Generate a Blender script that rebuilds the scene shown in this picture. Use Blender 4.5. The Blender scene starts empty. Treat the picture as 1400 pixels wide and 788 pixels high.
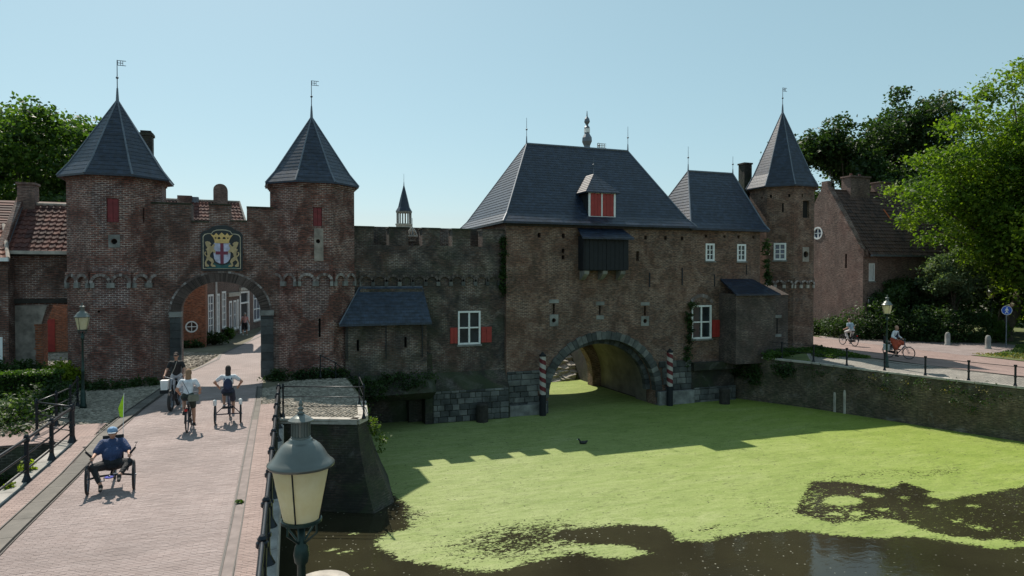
import bpy, bmesh, math, random
import numpy as np
from mathutils import Vector, Matrix
from mathutils.geometry import tessellate_polygon
R = math.radians
sc = bpy.context.scene
COL = sc.collection
rng = random.Random(7)
nr = np.random.default_rng(11)

# ------------------------------------------------------------------ camera, sky, sun
CAM = (-2.48, -33.77, 4.5)
cd = bpy.data.cameras.new('camera'); cam = bpy.data.objects.new('camera', cd); COL.objects.link(cam)
cd.lens = 24.0; cd.sensor_width = 36.0; cd.clip_start = 0.1; cd.clip_end = 3000
cam.location = CAM
cam.rotation_euler = (R(90 - 0.98), 0, R(-20.5))
sc.camera = cam
SUN = Vector((-0.096, 0.826, 1.0)).normalized()
w = bpy.data.worlds.new('World'); sc.world = w; w.use_nodes = True
nt = w.node_tree; nt.nodes.clear()
sky = nt.nodes.new('ShaderNodeTexSky'); sky.sky_type = 'NISHITA'; sky.sun_disc = False
sky.sun_elevation = math.asin(SUN.z); sky.sun_rotation = math.atan2(SUN.x, SUN.y)
sky.air_density = 1.0; sky.dust_density = 0.7; sky.ozone_density = 1.0; sky.altitude = 0
bg = nt.nodes.new('ShaderNodeBackground'); bg.inputs[1].default_value = 0.085
hs = nt.nodes.new('ShaderNodeHueSaturation'); hs.inputs['Saturation'].default_value = 0.95; hs.inputs['Hue'].default_value = 0.462; hs.inputs['Value'].default_value = 1.08
hz = nt.nodes.new('ShaderNodeMix'); hz.data_type = 'RGBA'; hz.inputs[0].default_value = .45; hz.inputs[7].default_value = (4.3, 6.2, 7.0, 1)
wo = nt.nodes.new('ShaderNodeOutputWorld')
nt.links.new(sky.outputs[0], hs.inputs['Color']); nt.links.new(hs.outputs[0], hz.inputs[6]); nt.links.new(hz.outputs[2], bg.inputs[0]); nt.links.new(bg.outputs[0], wo.inputs[0])
sl = bpy.data.lights.new('sun', 'SUN'); sl.energy = 5.0; sl.angle = R(0.5); sl.color = (1.0, 0.92, 0.80)
so = bpy.data.objects.new('sun', sl); COL.objects.link(so)
so.rotation_euler = SUN.to_track_quat('Z', 'Y').to_euler()
sc.view_settings.view_transform = 'Standard'; sc.view_settings.look = 'None'
sc.view_settings.exposure = 0.29; sc.view_settings.gamma = 1.0

# ------------------------------------------------------------------ materials
def ramp(N, L, src, pts):
    r = N.new('ShaderNodeValToRGB'); e = r.color_ramp.elements
    e[0].position, e[0].color = pts[0][0], (*pts[0][1], 1); e[1].position, e[1].color = pts[-1][0], (*pts[-1][1], 1)
    for p, c in pts[1:-1]:
        x = e.new(p); x.color = (*c, 1)
    L.new(src, r.inputs[0]); return r.outputs[0]
def noise(N, L, vec, scale, det=4, rough=.55, dist=0.0):
    n = N.new('ShaderNodeTexNoise'); n.inputs['Scale'].default_value = scale; n.inputs['Detail'].default_value = det
    n.inputs['Roughness'].default_value = rough; n.inputs['Distortion'].default_value = dist
    if vec is not None: L.new(vec, n.inputs['Vector'])
    return n.outputs['Fac']
def mixc(N, L, fac, a, b, mode='MIX'):
    m = N.new('ShaderNodeMix'); m.data_type = 'RGBA'; m.blend_type = mode
    for s, v in ((0, fac), (6, a), (7, b)):
        if isinstance(v, (int, float)): m.inputs[s].default_value = v
        elif isinstance(v, tuple): m.inputs[s].default_value = (*v, 1)
        else: L.new(v, m.inputs[s])
    return m.outputs[2]
def newmat(name):
    m = bpy.data.materials.new(name); m.use_nodes = True
    N = m.node_tree.nodes; L = m.node_tree.links
    return m, N, L, N['Principled BSDF']
def pos(N):
    return N.new('ShaderNodeNewGeometry').outputs['Position']
def bump(N, L, b, h, strength, dist):
    n = N.new('ShaderNodeBump'); n.inputs['Strength'].default_value = strength; n.inputs['Distance'].default_value = dist
    L.new(h, n.inputs['Height']); L.new(n.outputs[0], b.inputs['Normal'])
def plain(name, col, rough=.7, metal=0.0, var=.25, scale=6.0, bmp=0.0, spec=.5):
    m, N, L, b = newmat(name)
    f = noise(N, L, pos(N), scale, 5)
    lo = tuple(c * (1 - var) for c in col); hi = tuple(min(1, c * (1 + var)) for c in col)
    L.new(ramp(N, L, f, [(.3, lo), (.7, hi)]), b.inputs['Base Color'])
    b.inputs['Roughness'].default_value = rough; b.inputs['Metallic'].default_value = metal
    b.inputs['Specular IOR Level'].default_value = spec
    if bmp: bump(N, L, b, noise(N, L, pos(N), scale * 4, 4), bmp, .02)
    return m
def brickmat(name, c1, c2, mlo, mhi, bw=.22, bh=.075, ms=.013, dirt=(.03, .028, .026), dirtamt=.55, red=(.2, .06, .045), redamt=.35, sc_=.55, green=0.0, zdark=None, pale=0.0, warm=(1.02, .95, .9)):
    m, N, L, b = newmat(name)
    uv = N.new('ShaderNodeTexCoord').outputs['UV']; P = pos(N)
    mort = ramp(N, L, noise(N, L, P, 1.1, 5, .6, .6), [(.42, mlo), (.62, mhi)])
    t = N.new('ShaderNodeTexBrick'); L.new(uv, t.inputs['Vector'])
    t.inputs['Scale'].default_value = 1; t.inputs['Brick Width'].default_value = bw; t.inputs['Row Height'].default_value = bh
    t.inputs['Mortar Size'].default_value = ms; t.inputs['Mortar Smooth'].default_value = .2; t.inputs['Bias'].default_value = -.1
    t.inputs['Color1'].default_value = (*c1, 1); t.inputs['Color2'].default_value = (*c2, 1); L.new(mort, t.inputs['Mortar'])
    # brick to brick tone
    mp = N.new('ShaderNodeMapping'); mp.inputs['Scale'].default_value = (1 / bw, 1 / bh, 1); L.new(uv, mp.inputs[0])
    wn = N.new('ShaderNodeTexNoise'); wn.inputs['Scale'].default_value = 1.1; wn.inputs['Detail'].default_value = 1; L.new(mp.outputs[0], wn.inputs['Vector'])
    tone = ramp(N, L, wn.outputs['Fac'], [(.35, (.6, .6, .62)), (.5, (1, 1, 1)), (.68, (1.5, 1.42, 1.35))])
    col = mixc(N, L, 1.0, t.outputs['Color'], tone, 'MULTIPLY')
    rf = ramp(N, L, noise(N, L, P, sc_ * .8, 4, .6, .5), [(.5, (0, 0, 0)), (.62, (redamt,) * 3)])
    inv = N.new('ShaderNodeMath'); inv.operation = 'SUBTRACT'; inv.inputs[0].default_value = 1; L.new(t.outputs['Fac'], inv.inputs[1])
    rm = N.new('ShaderNodeMath'); rm.operation = 'MULTIPLY'; L.new(inv.outputs[0], rm.inputs[0]); L.new(rf, rm.inputs[1])
    col = mixc(N, L, rm.outputs[0], col, red)
    df = ramp(N, L, noise(N, L, P, sc_, 6, .65, .8), [(.42, (dirtamt,) * 3), (.6, (0, 0, 0))])
    col = mixc(N, L, df, col, dirt)
    sk = N.new('ShaderNodeMapping'); sk.inputs['Scale'].default_value = (2.2, 2.2, .22); L.new(P, sk.inputs[0])
    col = mixc(N, L, ramp(N, L, noise(N, L, sk.outputs[0], 1.0, 6, .7, .3), [(.55, (0, 0, 0)), (.72, (.36,) * 3)]), col, (.03, .028, .024))
    col = mixc(N, L, 1.0, col, warm, 'MULTIPLY')
    if pale:
        pf = ramp(N, L, noise(N, L, P, .9, 6, .7, 1.2), [(.56, (0, 0, 0)), (.68, (pale,) * 3)])
        col = mixc(N, L, pf, col, (.3, .29, .28))
    if green:
        gf = ramp(N, L, noise(N, L, P, .8, 5, .6, 1), [(.45, (0, 0, 0)), (.65, (green,) * 3)])
        col = mixc(N, L, gf, col, (.035, .05, .02))
    L.new(col, b.inputs['Base Color']); b.inputs['Roughness'].default_value = .9
    bump(N, L, b, inv.outputs[0], .6, .02)
    return m
def slatemat(name, c=(.008, .016, .034), c2=(.018, .028, .05), rough=.42, moss=.15):
    m, N, L, b = newmat(name)
    uv = N.new('ShaderNodeTexCoord').outputs['UV']
    t = N.new('ShaderNodeTexBrick'); L.new(uv, t.inputs['Vector']); t.inputs['Scale'].default_value = 1
    t.inputs['Brick Width'].default_value = .24; t.inputs['Row Height'].default_value = .2; t.inputs['Mortar Size'].default_value = .008
    t.inputs['Color1'].default_value = (*c, 1); t.inputs['Color2'].default_value = (*c2, 1); t.inputs['Mortar'].default_value = (.012, .014, .02, 1)
    f = ramp(N, L, noise(N, L, pos(N), .8, 6, .65, 1.0), [(.35, (.65, .68, .75)), (.7, (1.35, 1.3, 1.25))])
    col = mixc(N, L, 1.0, t.outputs['Color'], f, 'MULTIPLY')
    mf = ramp(N, L, noise(N, L, pos(N), 1.6, 6, .7, 1.0), [(.6, (0, 0, 0)), (.75, (moss,) * 3)])
    col = mixc(N, L, mf, col, (.09, .09, .07))
    mp = N.new('ShaderNodeMapping'); mp.inputs['Scale'].default_value = (4.17, 5, 1); L.new(uv, mp.inputs[0])
    col = mixc(N, L, 1.0, col, ramp(N, L, noise(N, L, mp.outputs[0], .9, 1), [(.3, (.6, .6, .6)), (.7, (1.5, 1.5, 1.5))]), 'MULTIPLY')
    L.new(col, b.inputs['Base Color']); b.inputs['Roughness'].default_value = rough
    b.inputs['Specular IOR Level'].default_value = .5
    bump(N, L, b, noise(N, L, uv, 9, 3), .25, .02)
    return m
def leafmat(name, a, bcol, c, trans=.45, scale=.5):
    m, N, L, b = newmat(name)
    at = N.new('ShaderNodeAttribute'); at.attribute_name = 'rnd'
    f = noise(N, L, pos(N), scale, 3)
    ad = N.new('ShaderNodeMath'); ad.operation = 'MULTIPLY_ADD'; L.new(at.outputs['Fac'], ad.inputs[0]); ad.inputs[1].default_value = .5
    sb = N.new('ShaderNodeMath'); sb.operation = 'MULTIPLY_ADD'; L.new(f, sb.inputs[0]); sb.inputs[1].default_value = 1.6; sb.inputs[2].default_value = -.55
    L.new(sb.outputs[0], ad.inputs[2])
    col = ramp(N, L, ad.outputs[0], [(.1, a), (.5, bcol), (.95, c)])
    L.new(col, b.inputs['Base Color']); b.inputs['Roughness'].default_value = .55; b.inputs['Specular IOR Level'].default_value = .3
    tr = N.new('ShaderNodeBsdfTranslucent'); L.new(mixc(N, L, 1.0, col, (1.5, 1.6, .6), 'MULTIPLY'), tr.inputs[0])
    mx = N.new('ShaderNodeMixShader'); mx.inputs[0].default_value = trans
    L.new(b.outputs[0], mx.inputs[1]); L.new(tr.outputs[0], mx.inputs[2]); L.new(mx.outputs[0], N['Material Output'].inputs[0])
    return m
def pavemat(name, c1, c2, mort, bw=.2, bh=.1, rot=0.0, rough=.85, spots=.3, stain=(.1, .085, .08)):
    m, N, L, b = newmat(name)
    uv = N.new('ShaderNodeTexCoord').outputs['UV']
    mp = N.new('ShaderNodeMapping'); mp.inputs['Rotation'].default_value[2] = rot; L.new(uv, mp.inputs[0])
    t = N.new('ShaderNodeTexBrick'); L.new(mp.outputs[0], t.inputs['Vector']); t.inputs['Scale'].default_value = 1
    t.inputs['Brick Width'].default_value = bw; t.inputs['Row Height'].default_value = bh; t.inputs['Mortar Size'].default_value = .006
    t.inputs['Color1'].default_value = (*c1, 1); t.inputs['Color2'].default_value = (*c2, 1); t.inputs['Mortar'].default_value = (*mort, 1)
    f = ramp(N, L, noise(N, L, pos(N), .7, 6, .6, .5), [(.3, (.78, .76, .76)), (.7, (1.15, 1.15, 1.15))])
    col = mixc(N, L, 1.0, t.outputs['Color'], f, 'MULTIPLY')
    sf = ramp(N, L, noise(N, L, pos(N), 2.2, 6, .7), [(.58, (0, 0, 0)), (.72, (spots,) * 3)])
    col = mixc(N, L, sf, col, stain)
    L.new(col, b.inputs['Base Color']); b.inputs['Roughness'].default_value = rough
    bump(N, L, b, t.outputs['Fac'], -.4, .01)
    return m
def rndmat(name, lo, mid, hi, rough=.85, attr='rnd', ns=1.0, amt=.3, bmp=.3):
    m, N, L, b = newmat(name)
    at = N.new('ShaderNodeAttribute'); at.attribute_name = attr
    col = ramp(N, L, at.outputs['Fac'], [(0, lo), (.5, mid), (1, hi)])
    f = ramp(N, L, noise(N, L, pos(N), ns, 6, .65), [(.3, (1 - amt,) * 3), (.7, (1 + amt,) * 3)])
    col = mixc(N, L, 1.0, col, f, 'MULTIPLY')
    L.new(col, b.inputs['Base Color']); b.inputs['Roughness'].default_value = rough
    if bmp: bump(N, L, b, noise(N, L, pos(N), 25, 4), bmp, .01)
    return m

MT = {}
MT['brick_tower'] = brickmat('tower_brick', (.185, .072, .056), (.1, .046, .04), (.055, .048, .044), (.42, .38, .36), redamt=.2, red=(.26, .1, .072), dirtamt=.16)
MT['brick_gate'] = brickmat('gate_brick', (.165, .082, .062), (.1, .058, .048), (.05, .045, .042), (.4, .37, .35), redamt=.3, red=(.22, .09, .065), dirtamt=.25, warm=(1.0, .93, .9))
MT['brick_water'] = brickmat('watergate_brick', (.2, .108, .078), (.12, .068, .052), (.06, .052, .045), (.32, .27, .235), redamt=.35, red=(.25, .11, .075), dirtamt=.22, sc_=.4, green=.08, pale=.12, warm=(.98, .95, .9))
MT['brick_wall'] = brickmat('rampart_brick', (.125, .078, .062), (.075, .052, .044), (.045, .043, .04), (.32, .3, .28), redamt=.4, red=(.16, .065, .05), dirtamt=.7, dirt=(.02, .022, .024), green=.35, pale=.15, warm=(.95, .95, .92))
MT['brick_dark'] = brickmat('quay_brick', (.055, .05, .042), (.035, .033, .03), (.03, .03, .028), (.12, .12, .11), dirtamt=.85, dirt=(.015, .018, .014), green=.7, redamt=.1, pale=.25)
MT['brick_pink'] = brickmat('house_brick', (.2, .135, .12), (.15, .1, .09), (.13, .1, .09), (.26, .22, .2), dirtamt=.25, redamt=.25, red=(.2, .09, .075))
MT['brick_orange'] = brickmat('orange_brick', (.36, .115, .05), (.27, .085, .04), (.2, .13, .1), (.28, .2, .16), dirtamt=.2, redamt=.2, red=(.34, .1, .05))
MT['brick_street'] = brickmat('street_house_brick', (.14, .08, .07), (.1, .06, .055), (.14, .12, .11), (.24, .22, .2), dirtamt=.2, redamt=.1)
MT['plaster'] = plain('old_plaster', (.27, .235, .205), .95, var=.5, scale=2.5, bmp=.6)
MT['slate'] = slatemat('roof_slate')
MT['slate_light'] = MT['slate']
MT['lead'] = plain('lead_flashing', (.13, .15, .18), .5, .3, .2, 4)
MT['tile'] = rndmat('red_pantile', (.05, .02, .018), (.09, .032, .026), (.15, .055, .04), .8, ns=1.5, amt=.45)
MT['tile_brown'] = rndmat('brown_roof_tile', (.05, .03, .026), (.08, .045, .036), (.1, .055, .042), .85, ns=1.2, amt=.4)
MT['mortar'] = plain('ridge_mortar', (.35, .3, .26), .9, var=.3)
MT['stone'] = plain('grey_stone', (.2, .2, .19), .85, var=.45, scale=2.2, bmp=.6)
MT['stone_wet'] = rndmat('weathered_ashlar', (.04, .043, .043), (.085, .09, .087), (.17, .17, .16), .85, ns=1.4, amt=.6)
MT['cope'] = plain('coping_stone', (.38, .35, .31), .85, var=.3, scale=3, bmp=.4)
MT['kerb'] = rndmat('kerb_concrete', (.085, .078, .07), (.11, .1, .088), (.145, .13, .115), .85, ns=2.5, amt=.25)
MT['kerb_pale'] = rndmat('edge_concrete', (.2, .19, .175), (.25, .24, .22), (.3, .28, .26), .85, ns=2.5, amt=.3)
MT['kerb_dark'] = plain('iron_kerb_edge', (.05, .045, .042), .7, var=.3)
MT['clinker'] = rndmat('road_clinker', (0.25, 0.194, 0.184), (0.272, 0.215, 0.205), (0.295, 0.236, 0.226), .85, ns=.55, amt=.22)
MT['clinker_pink'] = rndmat('pink_clinker', (0.267, 0.193, 0.174), (0.287, 0.209, 0.190), (0.307, 0.226, 0.205), .85, ns=.9, amt=.18)
MT['pave'] = pavemat('street_paving', (0.262, 0.213, 0.205), (0.230, 0.184, 0.176), (0.148, 0.123, 0.115))
MT['pave_right'] = pavemat('quay_road_paving', (0.279, 0.197, 0.176), (0.238, 0.168, 0.152), (0.164, 0.119, 0.107), rot=R(90))
MT['cobble'] = rndmat('cobble', (.17, .15, .12), (.25, .22, .18), (.33, .29, .24), .85, ns=2, amt=.35, bmp=.5)
MT['cobble_joint'] = plain('cobble_joint_sand', (.14, .12, .09), .95, var=.4, scale=5)
MT['joint'] = plain('joint_sand', (0.225, 0.185, 0.175), .95, var=.2, scale=4)
MT['setts'] = pavemat('quay_setts', (.27, .25, .22), (.2, .19, .17), (.1, .09, .08), .12, .11, spots=.5)
MT['iron'] = plain('black_iron', (.018, .022, .028), .38, .6, .25, 8)
MT['iron_green'] = plain('dark_green_iron', (.02, .045, .04), .4, .5, .25, 8)
MT['lamp_top'] = plain('painted_lamp_hood', (.15, .165, .155), .34, .4, .15, 3)
MT['white'] = plain('white_paint', (.75, .76, .76), .5, var=.08)
MT['red'] = plain('red_shutter_paint', (.30, .025, .02), .55, var=.2, scale=4)
MT['red_dark'] = plain('dark_red_shutter_paint', (.17, .018, .022), .6, var=.25, scale=5)
MT['black'] = plain('tarred_boards', (.006, .008, .012), .75, var=.3, scale=4)
MT['wood_dark'] = plain('dark_weathered_wood', (.03, .026, .022), .85, var=.5, scale=6, bmp=.5)
MT['gold'] = plain('gold_leaf_paint', (.62, .42, .16), .4, .3, .2, 10)
MT['goldline'] = plain('pale_gold_line', (.5, .45, .33), .5)
MT['silver'] = plain('silver_shield_paint', (.45, .46, .6), .45)
MT['crossred'] = plain('shield_cross_red', (.16, .02, .05), .5)
MT['sign_bg'] = plain('black_green_sign_ground', (.01, .016, .02), .45)
MT['sign_green'] = plain('painted_grass', (.02, .1, .1), .6)
MT['blue'] = plain('blue_sign', (.015, .09, .5), .4, var=.05)
MT['bark'] = plain('bark', (.07, .055, .04), .95, var=.4, scale=5, bmp=.8)
MT['shade'] = plain('painted_interior_shade', (.012, .011, .01), .95)  # near-black base colour stands in for the shade inside openings
MT['grassbase'] = plain('grass_soil', (.09, .11, .035), .95, var=.5, scale=.8, bmp=.6)
MT['earth'] = plain('ground_earth', (.11, .10, .065), .95, var=.4, scale=.3, bmp=.4)
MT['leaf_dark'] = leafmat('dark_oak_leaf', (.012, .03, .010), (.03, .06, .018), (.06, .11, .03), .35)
MT['leaf_mid'] = leafmat('mid_green_leaf', (.022, .05, .012), (.05, .10, .02), (.10, .17, .035), .45)
MT['leaf_bright'] = leafmat('bright_green_leaf', (.035, .08, .012), (.10, .17, .018), (.22, .30, .03), .5)
MT['leaf_grey'] = leafmat('pale_grey_green_leaf', (.05, .085, .045), (.10, .15, .08), (.2, .25, .14), .35)
MT['leaf_yellow'] = leafmat('yellow_green_leaf', (.07, .11, .01), (.14, .2, .015), (.24, .3, .03), .5)
MT['leaf_dry'] = leafmat('dry_grass_blade', (.12, .11, .03), (.2, .17, .06), (.32, .26, .12), .4)
MT['grass'] = leafmat('grass_blade', (.03, .06, .012), (.06, .11, .02), (.14, .17, .05), .4)

def glassmat(name, col=(.02, .025, .03), rough=.12):
    m, N, L, b = newmat(name)
    L.new(ramp(N, L, noise(N, L, pos(N), 1.5, 2), [(.3, tuple(c * .6 for c in col)), (.7, tuple(c * 1.5 for c in col))]), b.inputs['Base Color'])
    b.inputs['Roughness'].default_value = rough; b.inputs['Specular IOR Level'].default_value = .6
    return m
MT['glass'] = glassmat('window_glass')
MT['glass_reflect_paint'] = glassmat('painted_reflection_glass', (.05, .07, .12))  # bluish sky reflection put into the base colour of the panes
def lanternmat():
    m, N, L, b = newmat('lantern_panes')
    f = ramp(N, L, noise(N, L, pos(N), 7, 5, .6), [(.3, (.84, .76, .5)), (.7, (.93, .88, .66))])
    L.new(f, b.inputs['Base Color']); b.inputs['Roughness'].default_value = .35
    tr = N.new('ShaderNodeBsdfTranslucent'); L.new(f, tr.inputs[0])
    mx = N.new('ShaderNodeMixShader'); mx.inputs[0].default_value = .55
    L.new(b.outputs[0], mx.inputs[1]); L.new(tr.outputs[0], mx.inputs[2]); L.new(mx.outputs[0], N['Material Output'].inputs[0])
    return m
MT['lantern'] = lanternmat()
def watermat():
    m, N, L, b = newmat('canal_water')
    P = pos(N)
    col = ramp(N, L, noise(N, L, P, .35, 4), [(.35, (.022, .020, .012)), (.65, (.034, .032, .018))])
    vo = N.new('ShaderNodeTexVoronoi'); vo.inputs['Scale'].default_value = 5.5; L.new(P, vo.inputs['Vector'])
    sp = ramp(N, L, vo.outputs['Distance'], [(.10, (1, 1, 1)), (.14, (0, 0, 0))])
    pm = ramp(N, L, noise(N, L, P, .5, 3), [(.45, (0, 0, 0)), (.6, (.8, .8, .8))])
    fac = mixc(N, L, 1.0, sp, pm, 'MULTIPLY')
    col = mixc(N, L, fac, col, (.34, .34, .28))
    L.new(col, b.inputs['Base Color']); b.inputs['Roughness'].default_value = .06; b.inputs['IOR'].default_value = 1.33
    mp = N.new('ShaderNodeMapping'); mp.inputs['Scale'].default_value = (1, 1.6, 1); L.new(P, mp.inputs[0])
    bump(N, L, b, noise(N, L, mp.outputs[0], 3.0, 3, .5, .6), .06, .05)
    return m
MT['water'] = watermat()
def weedmat():
    m, N, L, b = newmat('duckweed')
    P = pos(N)
    at = N.new('ShaderNodeAttribute'); at.attribute_name = 'dens'
    mp = N.new('ShaderNodeMapping'); mp.inputs['Scale'].default_value = (.8, 1.5, 1); mp.inputs['Rotation'].default_value[2] = R(-18); L.new(P, mp.inputs[0])
    n1 = noise(N, L, mp.outputs[0], 4.2, 10, .78, 1.2)
    n2 = noise(N, L, P, 11, 4, .7)
    a = N.new('ShaderNodeMath'); a.operation = 'MULTIPLY_ADD'; L.new(n2, a.inputs[0]); a.inputs[1].default_value = .4; L.new(n1, a.inputs[2])
    s = N.new('ShaderNodeMath'); s.operation = 'ADD'; L.new(a.outputs[0], s.inputs[0]); L.new(at.outputs['Fac'], s.inputs[1])
    g = N.new('ShaderNodeMapRange'); L.new(s.outputs[0], g.inputs[0]); g.inputs[1].default_value = 1.0; g.inputs[2].default_value = 1.05
    f = noise(N, L, mp.outputs[0], .5, 6, .6, .8)
    col = ramp(N, L, f, [(.32, (.165, .228, .044)), (.5, (.21, .272, .062)), (.7, (.255, .302, .10))])
    # paler towards the left bank, yellower green towards the right
    sx = N.new('ShaderNodeSeparateXYZ'); L.new(P, sx.inputs[0])
    mr = N.new('ShaderNodeMapRange'); L.new(sx.outputs[0], mr.inputs[0]); mr.inputs[1].default_value = 6; mr.inputs[2].default_value = 24
    col = mixc(N, L, mr.outputs[0], mixc(N, L, .5, col, (.28, .315, .155)), mixc(N, L, .35, col, (.225, .28, .035)))
    dk = ramp(N, L, noise(N, L, mp.outputs[0], 3.5, 9, .78, 1.2), [(.56, (0, 0, 0)), (.68, (.75, .75, .75))])
    col = mixc(N, L, dk, col, (.09, .115, .035))
    mp2 = N.new('ShaderNodeMapping'); mp2.inputs['Scale'].default_value = (.55, 2.4, 1); mp2.inputs['Rotation'].default_value[2] = R(-14); L.new(P, mp2.inputs[0])
    st2_ = ramp(N, L, noise(N, L, mp2.outputs[0], 4.5, 8, .8, .8), [(.54, (0, 0, 0)), (.62, (.85, .85, .85))])
    zone = ramp(N, L, noise(N, L, P, .45, 4, .6, .8), [(.45, (.2, .2, .2)), (.58, (1, 1, 1))])
    col = mixc(N, L, mixc(N, L, 1.0, st2_, zone, 'MULTIPLY'), col, (.06, .07, .025))
    spk = ramp(N, L, noise(N, L, P, 9, 2, .5), [(.67, (0, 0, 0)), (.71, (.85, .85, .85))])
    col = mixc(N, L, spk, col, (.04, .045, .02))
    gr = ramp(N, L, noise(N, L, P, 22, 4, .7), [(.3, (.78, .78, .74)), (.7, (1.2, 1.2, 1.25))]); col = mixc(N, L, 1.0, col, gr, 'MULTIPLY')
    g2 = ramp(N, L, noise(N, L, mp2.outputs[0], 1.2, 8, .7, 1.5), [(.35, (.8, .86, .72)), (.65, (1.14, 1.1, 1.25))]); col = mixc(N, L, 1.0, col, g2, 'MULTIPLY')
    L.new(col, b.inputs['Base Color']); b.inputs['Roughness'].default_value = .8; b.inputs['Specular IOR Level'].default_value = .2
    bump(N, L, b, noise(N, L, P, 40, 3), .3, .01)
    tp = N.new('ShaderNodeBsdfTransparent'); mx = N.new('ShaderNodeMixShader')
    L.new(g.outputs[0], mx.inputs[0]); L.new(tp.outputs[0], mx.inputs[1]); L.new(b.outputs[0], mx.inputs[2]); L.new(mx.outputs[0], N['Material Output'].inputs[0])
    return m
MT['weed'] = weedmat()
def stripemat():
    m, N, L, b = newmat('red_white_spiral_paint')
    t = N.new('ShaderNodeTexCoord').outputs['Object']; s = N.new('ShaderNodeSeparateXYZ'); L.new(t, s.inputs[0])
    at = N.new('ShaderNodeMath'); at.operation = 'ARCTAN2'; L.new(s.outputs[1], at.inputs[0]); L.new(s.outputs[0], at.inputs[1])
    a = N.new('ShaderNodeMath'); a.operation = 'MULTIPLY'; a.inputs[1].default_value = 1 / (2 * math.pi); L.new(at.outputs[0], a.inputs[0])
    z = N.new('ShaderNodeMath'); z.operation = 'MULTIPLY_ADD'; L.new(s.outputs[2], z.inputs[0]); z.inputs[1].default_value = 2.15; L.new(a.outputs[0], z.inputs[2])
    fr = N.new('ShaderNodeMath'); fr.operation = 'FRACT'; L.new(z.outputs[0], fr.inputs[0])
    gt = N.new('ShaderNodeMath'); gt.operation = 'GREATER_THAN'; gt.inputs[1].default_value = .5; L.new(fr.outputs[0], gt.inputs[0])
    L.new(mixc(N, L, gt.outputs[0], (.4, .37, .34), (.13, .012, .018)), b.inputs['Base Color']); b.inputs['Roughness'].default_value = .6
    return m
MT['stripe'] = stripemat()
def col(name, c, rough=.8): 
    if name not in MT:
        MT[name] = plain(name, c, rough, var=.2, scale=7)
        if rough >= .8:
            N = MT[name].node_tree.nodes; L = MT[name].node_tree.links; bump(N, L, N['Principled BSDF'], noise(N, L, pos(N), 16, 3, .5, 1.5), .9, .03)
    return MT[name]

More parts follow.
